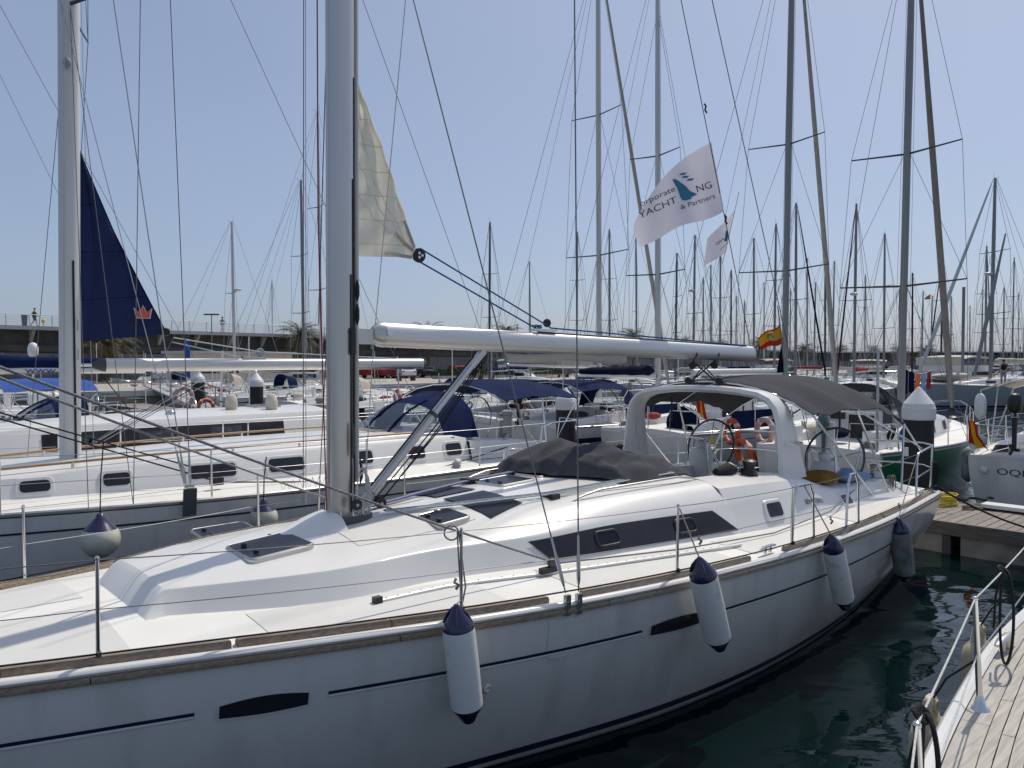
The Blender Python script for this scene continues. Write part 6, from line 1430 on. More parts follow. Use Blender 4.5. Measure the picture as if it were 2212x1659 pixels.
# ================================================================== quay, promenade and shore
mat('quay_stone', (.42, .39, .34), .85, col2=(.33, .30, .26), vscale=.6, detail=8, bump=.2, bscale=6)
mat('concrete', (.40, .40, .39), .85, col2=(.31, .31, .30), vscale=.8, detail=8)
mat('slab', (.52, .52, .51), .7, col2=(.44, .44, .43), vscale=.5)
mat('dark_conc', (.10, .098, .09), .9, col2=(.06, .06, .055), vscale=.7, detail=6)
mat('panel_grey', (.185, .19, .19), .7, col2=(.14, .145, .145), vscale=.4)
mat('asphalt', (.055, .055, .056), .9); mat('hedge', (.035, .055, .022), .9, col2=(.02, .035, .012), vscale=6, bump=.8, bscale=9)
mat('bench_red', (.10, .03, .025), .7); mat('bark', (.16, .125, .09), .95, col2=(.09, .07, .05), vscale=5, bump=.9, bscale=10, stretch=(1,1,3))
mat('frond', (.075, .085, .035), .75, col2=(.14, .11, .055), vscale=.8, lo=.4, hi=.6); mat('frond_dry', (.16, .115, .06), .8); mat('rail_white', (.66, .67, .68), .5)
mat('car_red', (.40, .02, .02), .3, coat=.5); mat('car_white', (.72,.72,.72), .3, coat=.5); mat('car_black', (.02,.02,.022), .25, coat=.5); mat('car_grey', (.25,.26,.28), .3, metal=.4, coat=.5); mat('car_blue', (.02,.04,.12), .3, coat=.5)
mat('tyre', (.015,.015,.015), .9); mat('lamp_red', (.4,.01,.01), .3); mat('lamp_white', (.8,.8,.78), .2)
mat('skin', (.46, .27, .19), .6); mat('shirt_dark', (.02,.022,.03), .9); mat('shirt_white', (.6,.6,.6), .9); mat('shirt_red', (.5,.06,.04), .9); mat('shorts', (.05,.05,.06), .9); mat('shorts_pale', (.5,.45,.4), .9); mat('hair', (.025,.018,.012), .8); mat('shirt_grey', (.25,.25,.27), .9)
PR = Frame(PO.x, PO.y, math.degrees(math.atan2(PD.y, PD.x)))                                            # x along it, y landward
BEND = 198.0; GZ = 1.3; PZ = 6.55
def st(o): return tag(o, kind='structure')
# quay apron as one sheet with its stone edge
o = MB().add([(-160,-31,GZ),(BEND+10,-31,GZ),(BEND+10,6,GZ),(-160,6,GZ),(-160,-31,-2),(BEND+10,-31,-2)], [(0,1,2,3),(4,5,1,0)]).build('quay', 'quay_stone', None, smooth=False); o.location = PO; o.rotation_euler = (0,0,PR.ang); st(o)
o = MB().add([(-160,-12,GZ+.004),(BEND-10,-12,GZ+.004),(BEND-10,-5,GZ+.004),(-160,-5,GZ+.004)], [(0,1,2,3)]).build('road', 'asphalt', None); o.location = PO; o.rotation_euler = (0,0,PR.ang); st(o)
k_ = MB().box(-160, BEND+5, -31.3, -30.7, GZ-.35, GZ+.02).build('quay_edge', 'slab', None); k_.location = PO; k_.rotation_euler = (0,0,PR.ang); st(k_)
# promenade: wall of panels, dark recess with ribs, overhanging deck slab and railing
prom = thing('promenade_wall', 'long harbour wall with grey panels, dark ribbed recess and raised walkway', 'wall', PO, PR.ang)
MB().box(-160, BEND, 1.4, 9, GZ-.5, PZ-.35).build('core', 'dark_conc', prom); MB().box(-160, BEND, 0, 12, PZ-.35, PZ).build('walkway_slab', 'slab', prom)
x = -120.0; pm = None; rm = None
while x < BEND-1:
    if pm is None:
        a = MB().box(0, 1.96, 1.22, 1.38, GZ, GZ+2.75).build('panel', 'panel_grey', prom); pm = a.data; a.location.x = x
        b = MB().prism([(0,.3,PZ-.36),(0,1.39,PZ-.36),(0,1.39,PZ-1.6)], (.28,0,0)).build('rib', 'concrete', prom, smooth=False); rm = b.data; b.location.x = x
    else:
        a = bpy.data.objects.new('panel', pm); COL.objects.link(a); a.parent = prom; a.location.x = x
        if int(x/2) % 2 == 0: b = bpy.data.objects.new('rib', rm); COL.objects.link(b); b.parent = prom; b.location.x = x
    x += 2.0
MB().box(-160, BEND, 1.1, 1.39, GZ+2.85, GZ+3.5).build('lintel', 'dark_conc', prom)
rail = MB(); x = -120.0
for h in (1.05, .85, .68, .51, .34, .17): rail.tube([(-140, .15, PZ+h), (BEND, .15, PZ+h)], .035 if h > 1 else .012, 5)
rl = rail.build('railing', 'rail_white', prom); pd = None; x = -120.0; cnt = 0
while x < BEND and cnt < 200:
    if pd is None: a = MB().box(-.03, .03, .1, .2, PZ, PZ+1.05).build('rail_post', 'rail_white', prom); pd = a.data
    else: a = bpy.data.objects.new('rail_post', pd); COL.objects.link(a); a.parent = prom
    a.location.x = x; x += 1.9; cnt += 1
# after the bend the wall runs on almost across the view
e = PR.world(BEND, 0); F5 = Frame(e.x, e.y, 4); p2 = thing('breakwater_wall', 'far breakwater wall with walkway beyond the palms', 'wall', F5.o, F5.ang)
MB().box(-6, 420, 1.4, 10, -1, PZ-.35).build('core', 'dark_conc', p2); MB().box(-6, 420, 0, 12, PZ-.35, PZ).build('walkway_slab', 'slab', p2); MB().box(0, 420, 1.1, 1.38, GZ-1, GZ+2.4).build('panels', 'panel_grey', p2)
rail = MB()
for h in (1.05, .7, .35): rail.tube([(0, .15, PZ+h), (420, .15, PZ+h)], .03, 4)
for k in range(140): rail.box(k*3-.04, k*3+.04, .1, .2, PZ, PZ+1.05)
rail.build('railing', 'rail_white', p2)
for k in range(3): pass
MB().box(-4, 420, -3.5, 1.0, -1, .9).build('rock_base', 'concrete', p2)
# ------------------------------------------------------------------ palms
def palm_proto(seed, trunk_h, name='palm_tree'):
    r = random.Random(seed); mb = MB(); dry = MB()
    for k in range(66):
        az = r.uniform(0, 6.28); el = math.radians(r.choice((80,65,50,38,25,10,-8,-25))+r.uniform(-8,8)); L = r.uniform(2.9, 3.9); tgt = dry if el < math.radians(-2) else mb
        d = Vector((math.cos(az), math.sin(az), 0)); P = []; n = 9; p = Vector((0,0,0)); a = el
        for i in range(n+1):
            P.append(p.copy()); p = p + (d*math.cos(a)+Vector((0,0,math.sin(a))))*(L/n); a -= math.radians(9+ r.uniform(0,4))
        side = d.cross(Vector((0,0,1))).normalized()
        for i in range(1, n+1):
            for sg in (1,-1):
                for q in (0,.5):
                    b = P[i-1].lerp(P[i], q); t = (P[i]-P[i-1]).normalized(); ln = .62*math.sin(math.pi*min(.97,(i-1+q+.9)/(n+1)))+.10
                    tip = b + (side*sg*.85 + t*.55 + Vector((0,0,-.35+r.uniform(-.2,.2))))*ln; w = t*.045
                    tgt.add([b-w, b+w, tip], [(0,1,2)])
        tgt.tube(P, [.03*(1-i/(n+1))+.006 for i in range(n+1)], 4)
    tr = MB(); prof = [(.42,0),(.34,.3)]+[((.30+.03*(k%2)), .5+(trunk_h-.9)*k/14) for k in range(15)]+[(.44,trunk_h-.25),(.48,trunk_h+.05),(.30,trunk_h+.4)]; tr.lathe(prof, n=12)
    return mb, dry, tr
def palm(P, h, sc, rz, seed, lab, cache={}):
    o = thing('palm_tree', lab, 'tree', P, rz, 'palms along the quay')
    if seed not in cache: cache[seed] = palm_proto(seed, 1.0)
    if (seed,'m') not in cache:
        mb, dry, tr = cache[seed]; a = mb.build('crown', 'frond', o, smooth=False); b = dry.build('dry_fronds', 'frond_dry', o, smooth=False); cache[(seed,'m')] = (a.data, b.data)
    else:
        a = bpy.data.objects.new('crown', cache[(seed,'m')][0]); COL.objects.link(a); a.parent = o; b = bpy.data.objects.new('dry_fronds', cache[(seed,'m')][1]); COL.objects.link(b); b.parent = o
    a.location = b.location = (0,0,h); a.scale = b.scale = (sc,)*3
    MB().lathe([(.45*sc,0),(.34*sc,.3)]+[((.30+.03*(k%2))*sc, .5+(h-.9)*k/14) for k in range(15)]+[(.44*sc,h-.25),(.46*sc,h+.05),(.2*sc,h+.4)], n=12).build('trunk', 'bark', o, 60)
def along(u, off):     # place on the quay: photo column u, distance off in front of the promenade edge
    d = ray(u, 786); d.z = 0; o_ = PO - PN*off; k = (o_.dot(PN))/(d.dot(PN)); return d*k
pl = [(648,2.6,728,1.0),(222,3.2,742,1.05),(925,2.6,722,.95),(1366,2.4,728,1.0),(1095,2.6,722,.9),(1480,2.5,742,.9),(1642,2.5,742,1.0),(1738,2.5,755,1.0),(1812,2.5,757,1.05),(1885,3.0,758,1.05),(1552,2.5,748,.9),(2240,3,760,1.0)]
names = ['broad palm with brown lower fronds under the walkway railing','palm with thick trunk behind the navy mainsail','palm peeping over the near boom by the vang','palm crown between the cream wrapped mast and the second tall mast','palm crown behind the blue outhaul knot','palm behind the near boom middle','palm behind the Spanish flag','palm right of the sand canopy','palm beside the cream furled headsail','palm beside the maroon furled headsail','palm above the boom beside slim far masts','palm at the far end of the wall']
for i, (u, off, v, sc) in enumerate(pl):
    P = along(u, off); D = P.y; z = EYE + (HZ-v)/FPX*D; palm(Vector((P.x, P.y, GZ)), z-GZ-.3, sc, i*1.3, 1+i % 3, names[i])
for i, (u, v) in enumerate(((1942,762),(1999,760))):
    D = 205; X = (u-CX)/FPX*D; palm(Vector((X, D, GZ)), EYE+(HZ-v)/FPX*D-GZ-.3, 1.1, i*2.1, 1+i, ('palm behind the tall grey mast by the breakwater','palm left of the brown furled headsail')[i])
# ------------------------------------------------------------------ lamp posts
def lamp(P, h, lab):
    o = thing('lamp_post', lab, 'lamp', P, 0, 'flat headed lamp posts'); MB().lathe([(.10,0),(.07,.3),(.05,h)], n=10).build('pole', 'mast_grey', o); MB().box(-.75,.75,-.18,.18,h,h+.14).build('lamp_head', 'rubber_grey', o)
for i, (u, off, top) in enumerate(((458,4,681),(760,4,712),(1160,4,704),(1350,4,738),(1475,4,740),(1565,4,742),(1700,4,740),(1780,4,741),(1840,4,742),(1930,4,744),(2003,6,747))):
    P = along(u, off) if u < 1850 else Vector(((u-CX)/FPX*206, 206, 0)); lamp(Vector((P.x, P.y, GZ)), EYE+(HZ-top)/FPX*P.y-GZ, ['lamp post below the left walkway by the striped walker','lamp post behind the near sail clew','lamp post over the middle of the near boom','lamp post beside the cream wrapped mast','lamp post behind the thin masts over the boom','lamp post between distant slim masts','lamp post by the Spanish flag','lamp post by the walkers group','lamp post by the far palms','lamp post behind the maroon headsail','lamp post at the breakwater beside the brown headsail'][i])
# ------------------------------------------------------------------ people
def person(P, rz, h, top, bottom, lab, stride=.22, cap=None, arm=.2):
    o = thing('person', lab, 'person', P, rz, None); k = h/1.75
    me = bpy.data.meshes.new('body'); V = [(0,0,.98),(0,0,1.18),(0,0,1.40),(.01,0,1.50),(.03,0,1.58),(.03,0,1.70),(0,.17,1.42),(-arm,.24,1.15),(arm*.2,.25,.93),(0,-.17,1.42),(arm,-.24,1.16),(arm*1.5,-.22,.95),(0,.09,.93),(stride*.5,.10,.52),(stride*.75,.10,.08),(stride*.75+.16,.11,.04),(0,-.09,.93),(-stride*.2,-.10,.52),(-stride*1.1,-.10,.10),(-stride*1.1+.15,-.11,.04),(arm*.45,.25,.84),(arm*1.75,-.21,.88)]
    E_ = [(0,1),(1,2),(2,3),(3,4),(4,5),(2,6),(6,7),(7,8),(2,9),(9,10),(10,11),(0,12),(12,13),(13,14),(14,15),(0,16),(16,17),(17,18),(18,19),(8,20),(11,21)]
    Rr = [.125,.13,.13,.06,.085,.075,.065,.045,.035,.065,.045,.035,.095,.065,.045,.035,.095,.065,.045,.035,.03,.03]
    me.from_pydata([(a*k,b*k,c*k) for a,b,c in V], E_, []); ob = bpy.data.objects.new('body', me); COL.objects.link(ob); ob.parent = o; me.materials.append(M['skin'])
    md = ob.modifiers.new('skin', 'SKIN'); me.skin_vertices[0].data[0].use_root = True
    for i, r in enumerate(Rr): me.skin_vertices[0].data[i].radius = (r*k, r*k)
    ob.modifiers.new('sub', 'SUBSURF').levels = 1; ob.modifiers[-1].render_levels = 1; md.use_smooth_shade = True
    def cloth(nm, idx, ed, g, m):
        me2 = bpy.data.meshes.new(nm); mp = {a: i for i, a in enumerate(idx)}; me2.from_pydata([(V[a][0]*k, V[a][1]*k, V[a][2]*k) for a in idx], [(mp[a], mp[b]) for a, b in ed], []); c = bpy.data.objects.new(nm, me2); COL.objects.link(c); c.parent = o; me2.materials.append(M[m])
        s_ = c.modifiers.new('skin', 'SKIN'); s_.use_smooth_shade = True; me2.skin_vertices[0].data[0].use_root = True
        for i, a in enumerate(idx): me2.skin_vertices[0].data[i].radius = ((Rr[a]+g)*k,)*2
        c.modifiers.new('sub', 'SUBSURF').levels = 1; c.modifiers[-1].render_levels = 1
    cloth('shirt', [1,0,2,6,9], [(1,0),(1,2),(2,6),(2,9)], .022, top); cloth('shorts', [0,12,13,16,17], [(0,12),(12,13),(0,16),(16,17)], .022, bottom)
    MB().sphere((.015*k,0,1.69*k), .10*k, 10, (1.05,.95,.85)).build('hair' if not cap else 'cap', 'hair' if not cap else cap, o)
    return o
def on_walk(u, vfeet=None):
    d = ray(u, 786); d.z = 0; o_ = PO + PN*.9; k = o_.dot(PN)/d.dot(PN); P = d*k; return Vector((P.x, P.y, PZ))
back = math.atan2(-PD.y, -PD.x); fwd = math.atan2(PD.y, PD.x)
person(on_walk(76), fwd, 1.72, 'shirt_dark', 'shorts', 'runner in black shirt and shorts on the walkway beside a bin', .34)
person(on_walk(481), fwd, 1.75, 'shirt_grey', 'shirt_grey', 'walker in grey striped clothes and dark cap on the walkway', .24, cap='shirt_dark')
for i, (u, t_, b_, lab) in enumerate(((1770,'shirt_red','shorts','walker in red shirt on the far walkway'),(1776,'shirt_dark','shorts_pale','walker in dark shirt and pale shorts beside the red shirt'),(1782,'shirt_red','shorts_pale','walker in red shirt and pale shorts on the far walkway'),(1833,'shirt_dark','shorts','walker in black on the far walkway by the palm'),(1838,'shirt_grey','shorts_pale','walker in grey shirt on the far walkway by the palm'))):
    P = on_walk(min(u, 1760)); d = PD*(2.2*i*(1 if u < 1800 else 2)); person(P + d if u < 1800 else P + d*1.0 + PD*8, fwd if i % 2 else back, 1.75, t_, b_, lab, .18)
D = 214; person(F5.world(60, 1.0, PZ), 0, 1.75, 'shirt_red', 'shorts', 'lone walker in red on the breakwater walkway', .15)
# bin and lantern beside the runner
P = on_walk(70)-PD*.6; b = thing('litter_bin', 'dark tapered litter bin on the walkway beside the runner', 'bin', P); MB().lathe([(.20,0),(.27,.95),(.29,.97),(.29,1.02),(.24,1.02)], n=16).build('bucket', 'rubber_grey', b)
P = on_walk(85)+PD*.4; b = thing('walkway_lantern', 'short yellow bollard lantern on the walkway beside the runner', 'bollard', P); MB().lathe([(.06,0),(.06,.35),(.16,.4),(.16,.62),(.10,.70),(.02,.74)], n=12).build('lantern', 'hose', b)
pk = FK.loc(at_depth(2157, 800, 52.0)); person(FK.world(pk.x, pk.y-.4, 1.60), 1.2, 1.7, 'shirt_dark', 'shorts_pale', 'person in dark top and pale shorts standing on the grey ketch', .05)
# ------------------------------------------------------------------ cars and street furniture
def car(P, rz, m, lab, kind='hatch'):
    o = thing('parked_car' if kind != 'van' else 'parked_van', lab, 'car' if kind != 'van' else 'van', P, rz, 'vehicles parked along the harbour wall'); L, W_, H = (4.1,1.75,1.48) if kind == 'hatch' else (4.9,1.95,2.15)
    prof = [(-L/2,.35),(-L/2-.02,.62),(-L*.47,.80),(-L*.24,.93),(-L*.12,H*.97),(L*.18,H),(L*.40,H*.95),(L*.48,.95),(L/2,.85),(L/2,.35)] if kind == 'hatch' else [(-L/2,.35),(-L/2,.85),(-L*.42,1.1),(-L*.28,H*.96),(-L*.2,H),(L*.48,H),(L/2,H*.92),(L/2,.35)]
    rings = []
    for y, q in ((-W_/2,.0),(-W_/2*.97,.03),(W_/2*.97,.03),(W_/2,.0)):
        rings.append([Vector((x*(1 if q else .995), y*(1 - (.10 if z > 1.0 else 0)), z)) for x, z in prof])
    MB().loft(rings).build('body', m, o, 25)
    gz = [(-L*.21,.98),(-L*.11,H*.92),(L*.18,H*.94),(L*.37,H*.90),(L*.42,.98)] if kind == 'hatch' else [(-L*.36,1.22),(-L*.27,H*.88),(-L*.05,H*.88),(-L*.05,1.22)]
    for sg in (1,-1): MB().prism([Vector((x, sg*(W_/2*(.905 if True else 1)+.012), z)) for x, z in gz], (0, sg*.012, 0)).build('side_window', 'smoke', o, smooth=False)
    a, b = prof[3], prof[4]; a, b = (prof[3], prof[4]) if kind == 'hatch' else (prof[2], prof[3])
    MB().add([Vector((a[0]-.02,-W_*.42,a[1]+.03)), Vector((a[0]-.02,W_*.42,a[1]+.03)), Vector((b[0]-.02,W_*.38,b[1]-.01)), Vector((b[0]-.02,-W_*.38,b[1]-.01))], [(0,1,2,3)]).build('windscreen', 'smoke', o)
    MB().add([Vector((L*.47,-W_*.38,1.0)), Vector((L*.47,W_*.38,1.0)), Vector((L*.425,W_*.36,H*.90)), Vector((L*.425,-W_*.36,H*.90))] if kind == 'hatch' else [Vector((L/2+.01,-W_*.38,1.2)), Vector((L/2+.01,W_*.38,1.2)), Vector((L/2+.01,W_*.36,H*.85)), Vector((L/2+.01,-W_*.36,H*.85))], [(3,2,1,0)]).build('rear_window', 'smoke', o)
    for x in (-L*.31, L*.30):
        for sg in (1,-1):
            w = MB().lathe([(.20,-.02),(.31,-.02),(.32,.0),(.32,.17),(.30,.19),(.20,.19)], (x, sg*(W_/2-.17), .32), (0,sg,0), 16).build('wheel', 'tyre', o); MB().lathe([(.2,.0),(.19,.02),(.05,.03)], (x, sg*(W_/2+.005), .32), (0,sg,0), 12).build('rim', 'alu', w)
    for sg in (1,-1):
        MB().box(-L/2-.02,-L/2+.06,sg*.6-.14,sg*.6+.14,.62,.76).build('headlight','lamp_white',o); MB().box(L/2-.05,L/2+.02,sg*.68-.1,sg*.68+.1,.75,.9).build('tail_light','lamp_red',o)
for i, (u, off, rz, m, kind, lab) in enumerate(((818,7.5,.1,'car_red','van','red van parked against the grey panels'),(846,9.0,0,'car_red','hatch','red hatchback beside the white car'),(872,10.5,1.2,'car_white','hatch','white hatchback with dark windows above the red bench'),(912,8.5,1.3,'car_black','hatch','black hatchback between the white car and the palm'),(985,8.0,1.2,'car_red','hatch','red car half hidden under the near boom'),(1058,6.5,0,'car_black','van','black van behind the near vang head'),(1290,7.5,1.2,'car_grey','hatch','grey car before the wall by the cream wrapped mast'),(1335,7.5,1.2,'car_black','hatch','black car before the wall right of the grey car'),(1395,7.5,1.2,'car_blue','hatch','dark blue car under the near boom end'),(700,7.0,1.2,'car_grey','hatch','grey car left of the near mast'),(350,8.0,1.2,'car_white','hatch','white car behind the royal blue bimini'))):
    P = along(u, off); car(Vector((P.x, P.y, GZ+.004)), fwd+rz+math.pi, m, lab, kind)
for i, (u, off) in enumerate(((877,22),(1050,22),(1215,22))):
    P = along(u, off); o = thing('bench', ['dark red bench on the quay before the white car','dark red bench on the quay before the black van','dark red bench on the quay beside the hedge'][i], 'bench', Vector((P.x,P.y,GZ)), fwd, 'dark red quay benches'); MB().box(-1.4,1.4,-.28,.28,.42,.55).build('seat','bench_red',o); MB().box(-1.05,-.75,-.24,.24,0,.42).build('leg','bench_red',o); MB().box(.75,1.05,-.24,.24,0,.42).build('leg','bench_red',o)
for i, (u, off, L) in enumerate(((1060,17,4),(1160,17,5),(985,17,3))):
    P = along(u, off); o = thing('hedge', ['clipped hedge in a planter below the black van','clipped hedge in a planter below the white soft top','clipped hedge in a planter beside the palm trunk'][i], 'hedge', Vector((P.x,P.y,GZ)), fwd)
    rnd = random.Random(i); mb = MB()
    for k in range(900):
        c = Vector((rnd.uniform(-L,L), rnd.uniform(-.8,.8), rnd.uniform(.3,1.1))); n = Vector((rnd.uniform(-1,1),rnd.uniform(-1,1),rnd.uniform(-1,1))).normalized(); a = n.orthogonal().normalized()*.12; b_ = n.cross(a); mb.add([c-a, c+b_, c+a, c-b_], [(0,1,2,3)])
    mb.build('foliage','hedge',o,smooth=False); MB().box(-L,L,-.85,.85,0,.35).build('planter','concrete',o); MB().box(-L*.98,L*.98,-.7,.7,.35,.85).build('hedge_core','hedge',o)
P = along(1212, 12); o = thing('waste_container', 'green waste container by the wall behind the boom', 'container', Vector((P.x,P.y,GZ)), fwd); MB().loft([oring(0,0,z,a,a*.8,16,4) for z,a in ((.1,.55),(1.2,.62),(1.3,.66),(1.6,.5),(1.7,.2))]).build('bin_body','hull_green',o,40)
# gangway from the quay and blue post
g0, g1 = at_depth(330, 800, 52), at_depth(470, 868, 40); g0.z, g1.z = GZ+.3, .55
gw = thing('gangway', 'steel gangway with handrails sloping from the quay down to the pontoon', 'gangway', g1); d = g0-g1; sd_ = d.cross(Vector((0,0,1))).normalized()*.6
MB().prism([sd_-Vector((0,0,.1)), -sd_-Vector((0,0,.1)), -sd_, sd_], d).build('deck', 'concrete', gw, smooth=False)
for sg in (1,-1):
    tubeo('handrail', [sd_*sg+Vector((0,0,1.0)), sd_*sg+d+Vector((0,0,1.0))], .035, 'mast_grey', gw, 6)
    for f in frange(0,1,7): tubeo('baluster', [sd_*sg+d*f, sd_*sg+d*f+Vector((0,0,1.0))], .03, 'mast_grey', gw, 6)
P = along(405, 20); o = thing('blue_post', 'bright blue post on the quay behind the silver boom', 'post', Vector((P.x,P.y,GZ)), fwd); MB().box(-.18,.18,-.1,.1,0,3.6).build('panel','royal_canvas',o); MB().box(-.25,.25,-.16,.16,0,.15).build('base','concrete',o)
bd_ = along(500, 16); kx = thing('harbour_kiosk', 'low cream kiosk with dark window on the quay beside the blue bimini', 'building', Vector((bd_.x,bd_.y,GZ)), fwd); MB().box(-5,5,-2,2,0,2.6).build('wall','cream_canvas',kx); MB().box(-5.3,5.3,-2.3,2.3,2.6,2.8).build('roof','slab',kx)
for xw in (-3,-.5,2.5): MB().box(xw-.8,xw+.8,-2.04,-2.0,.9,2.1).build('window','smoke',kx)
# radar dome on a post among the left boats
P = at_depth(72, 800, 24); o = thing('satellite_dome', 'white satellite dome on a pole behind the second mast', 'antenna', Vector((P.x,P.y,.9))); zt = at_depth(72,766,24).z-.9
tubeo('pole', [(0,0,0),(0,0,zt)], .04, 'white_plastic', o, 8); MB().lathe([(.04,zt-.12),(.14,zt),(.15,zt+.1),(.15,zt+.2),(.12,zt+.32),(.05,zt+.37),(0,zt+.38)], n=16).build('dome','white_plastic',o,50)
# ================================================================== flags
def flag_sheet(root, outline_fn, m, nu=26, nv=18):
    rows = [[outline_fn(i/nu, k/nv) for k in range(nv+1)] for i in range(nu+1)]
    return MB().sheet(rows, .004).build('cloth', m, root, 75)
# banner on the topping lift of the near yacht: a plane through the lift, facing the view
FD = (MF.world(5.57, 0, 5.4)).y            # distance of the lift there
def fpt(u, v, d=0): return at_depth(u, v, FD + d)
TL, BL_ = (1535, 308), (1563, 456)
def fold(u, v):     # real folds: displacement towards / away from the viewer in metres
    a = ((u-1367)*.35 + (v-310)*.94)/100.0; b = (1563-u)/190.0
    return .10*math.sin(2.6*b+1.2*a) + .035*math.sin(9*b - 3*a)*b + .02*math.sin(17*b+a)
root = thing('banner_flag', 'white banner flag with blue sail emblem and dark lettering on the near boom lift', 'flag', fpt(*TL)); o0 = fpt(*TL)
topc = spl([(0,0),(.3,.02),(.5,.06),(.75,.16),(1,.30)])
def FP(f, g):
    top = (1535 - 152*f, 308 + 90*f + 18*math.sin(math.pi*f)*(-.2) + 60*f**3); bot = (1563 - 180*f, 457 + 62*f + 12*f*f + 4*math.sin(9*f))
    u = top[0]+(bot[0]-top[0])*g - 14*math.sin(math.pi*g)*f**2; v = top[1]+(bot[1]-top[1])*g
    return fpt(u, v, fold(u, v)) - o0
flag_sheet(root, FP, 'flag_white')
def letters(body, size, p0, p1, m, nm, wide=1.0, shear=0, rt=None, off=-.02):
    """text along the photo line p0 - p1, laid on the folded cloth"""
    V, Fc = text_mesh(body, 1.0); xm = max(x for x, y in V); e = Vector((p1[0]-p0[0], p1[1]-p0[1])); L = e.length; e.normalize(); n = Vector((e.y, -e.x)); k = L/xm; P = []
    for x, y in V:
        q = Vector(p0) + e*(x*k) + n*(y*size) + e*(y*size*shear); P.append(fpt(q.x, q.y, fold(q.x, q.y)+off) - o0)
    MB().add(P, Fc).build(nm, m, rt or root, smooth=False)
R8 = lambda x, y: (1316.6+.1653*x, 274.3+.1653*y)
letters('orporate', 16.5, R8(405,1040), R8(862,832), 'ink', 'lettering', shear=.12)
letters('YACHT', 20, R8(395,1200), R8(885,985), 'ink', 'lettering', shear=.15); letters('NG', 21, R8(1140,858), R8(1345,790), 'ink', 'lettering', shear=.05)
letters('& Partners', 15, R8(935,1082), R8(1385,925), 'ink', 'lettering', shear=.05)
def blob(pts, m, nm):
    P = []
    for x, y in pts: u, v = R8(x, y); P.append(fpt(u, v, fold(u, v)-.022)-o0)
    MB().add(P, [tuple(range(len(P)))]).build(nm, m, root, smooth=False)
blob([(822,690),(845,675),(900,700),(1000,775),(1050,835),(1150,875),(1100,905),(1062,920),(1080,935),(1000,962),(950,955),(925,915),(905,850),(880,790),(850,740)], 'ink_teal', 'sail_emblem')
for (x, y) in ((905,625),(935,665),(1000,700)): blob([(x,y),(x+35,y-25),(x+95,y-28),(x+110,y-30),(x+80,y),(x+40,y+2)], 'ink_teal', 'bird_emblem')
tubeo('hoist_rope', [fpt(*TL, -.01)-o0, fpt(*BL_, -.01)-o0], .008, 'white_plastic', root, 6)
for (u, v) in ((1522,232),(1566,472)): tubeo('snap_hook', [fpt(u-1, v-8)-o0, fpt(u+3, v-3)-o0, fpt(u+1, v+6)-o0, fpt(u+5, v+12)-o0], .012, 'rope_black', root, 6)
# second, smaller flag seen from behind
o0 = at_depth(1588, 452, 17.5); D2 = 17.5; r2 = thing('small_banner', 'small white banner with mirrored lettering fluttering below the big banner', 'flag', o0)
def fold2(u, v): return .10*math.sin((1588-u)/14.0) 
def FP2(f, g):
    u = 1588 - 58*f*(1-.2*g) - 20*g + 2*math.sin(5*f); v = 453 + 62*f*(1-.35*g) + 92*g - 10*f*g; return at_depth(u, v, D2+fold2(u, v))-o0
flag_sheet(r2, FP2, 'flag_white', 14, 14)
def letters2(body, size, p0, p1, m):
    V, Fc = text_mesh(body, 1.0); xm = max(x for x, y in V); e = Vector((p1[0]-p0[0], p1[1]-p0[1])); L = e.length; e.normalize(); n = Vector((-e.y, e.x)); P = []
    for x, y in V: q = Vector(p0)+e*(x*L/xm)+n*(y*size); P.append(at_depth(q.x, q.y, D2+fold2(q.x, q.y)-.03)-o0)
    MB().add(P, Fc).build('lettering', m, r2, smooth=False)
letters2('NG', 9, (1566,518), (1549,530), 'ink'); letters2('tners', 6, (1574,524), (1557,541), 'ink')
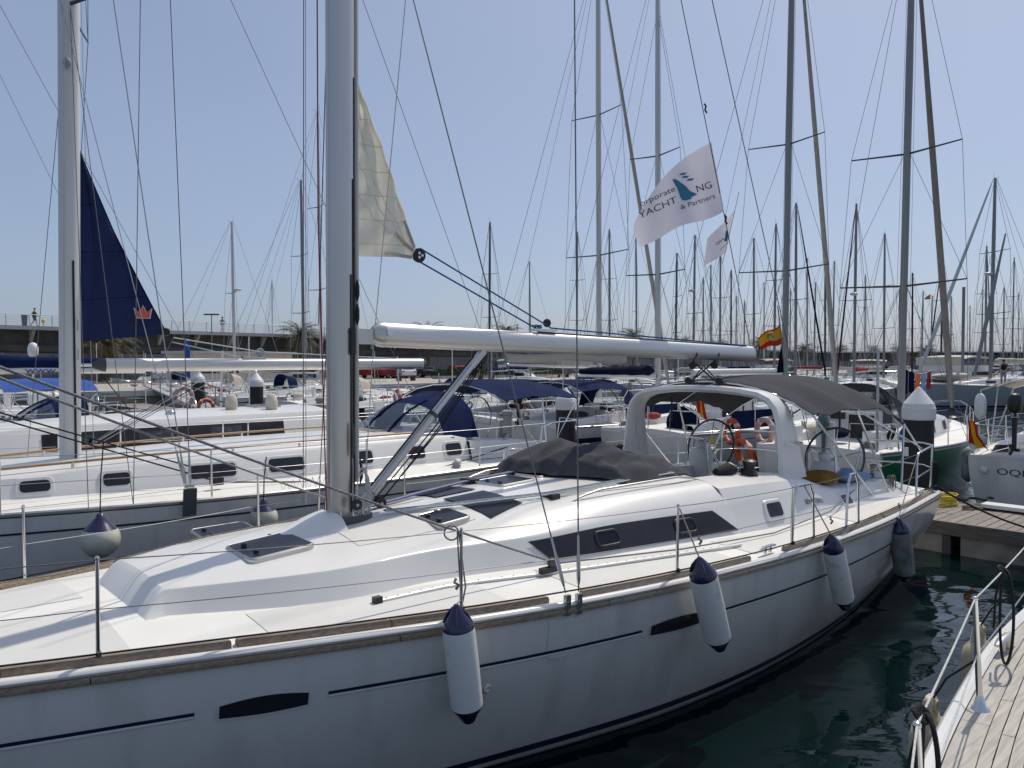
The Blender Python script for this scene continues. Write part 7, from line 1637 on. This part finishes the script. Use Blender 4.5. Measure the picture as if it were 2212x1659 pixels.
P = [at_depth(u, v, D2+fold2(u, v)-.03)-o0 for u, v in ((1568,497),(1572,500),(1573,512),(1570,522),(1564,521),(1566,512))]; MB().add(P, [tuple(range(6))]).build('sail_emblem','ink_teal',r2,smooth=False)
a, b = at_depth(1596, 415, D2), at_depth(1560, 570, D2); tubeo('flag_line', [a-o0, at_depth(1588,452,D2)-o0, at_depth(1566,547,D2)-o0, b-o0], .006, 'wire', r2, 5)
# Spanish ensign on the backstay line right of the boom end
D3 = 15.0; o0 = at_depth(1686, 700, D3); r3 = thing('ensign', 'Spanish flag with dark crest flying on a stay beside the boom end', 'flag', o0)
def FP3(f, g): u = 1686 - 48*f + 6*g; v = 700 + 28*f + 3*math.sin(7*f) + (40-12*f)*g; return at_depth(u, v, D3 + .08*math.sin(6*f+2*g))-o0
for (m, a, b) in (('flag_red',0,.10),('flag_yellow',.10,.68),('flag_red',.68,1)):
    MB().sheet([[FP3(i/14, a+(b-a)*k/4) for k in range(5)] for i in range(15)], .004).build('stripe', m, r3, 75)
P = [FP3(.5+.17*math.cos(t), .40+.20*math.sin(t))+Vector((0,-.02,0)) for t in frange(0,6.28,14)[:-1]]; MB().add(P,[tuple(range(len(P)))]).build('crest','crest',r3,smooth=False)
tubeo('staff', [at_depth(1680,660,D3)-o0, at_depth(1694,790,D3)-o0], .012, 'wire', r3, 5)
MB().sheet([[at_depth(1690-14*f*g+2*g, 735+70*g, D3+.3+.05*math.sin(9*f))-o0 for f in frange(0,1,5)] for g in frange(0,1,8)], .01).build('furled_cloth','navy_dark',r3,70)
for (u, v, D4, lab) in ((2004, 642, 40, 'small Spanish pennant high behind the brown furled headsail'),):
    o0 = at_depth(u, v, D4); r4 = thing('pennant', lab, 'flag', o0)
    for (m, a, b) in (('flag_red',0,.25),('flag_yellow',.25,.75),('flag_red',.75,1)): MB().sheet([[at_depth(u+6-13*f, v-7+9*f+(11-8*f)*(a+(b-a)*k), D4+.05*math.sin(5*f))-o0 for k in (0,.5,1)] for f in frange(0,1,6)], .004).build('stripe', m, r4, 75)
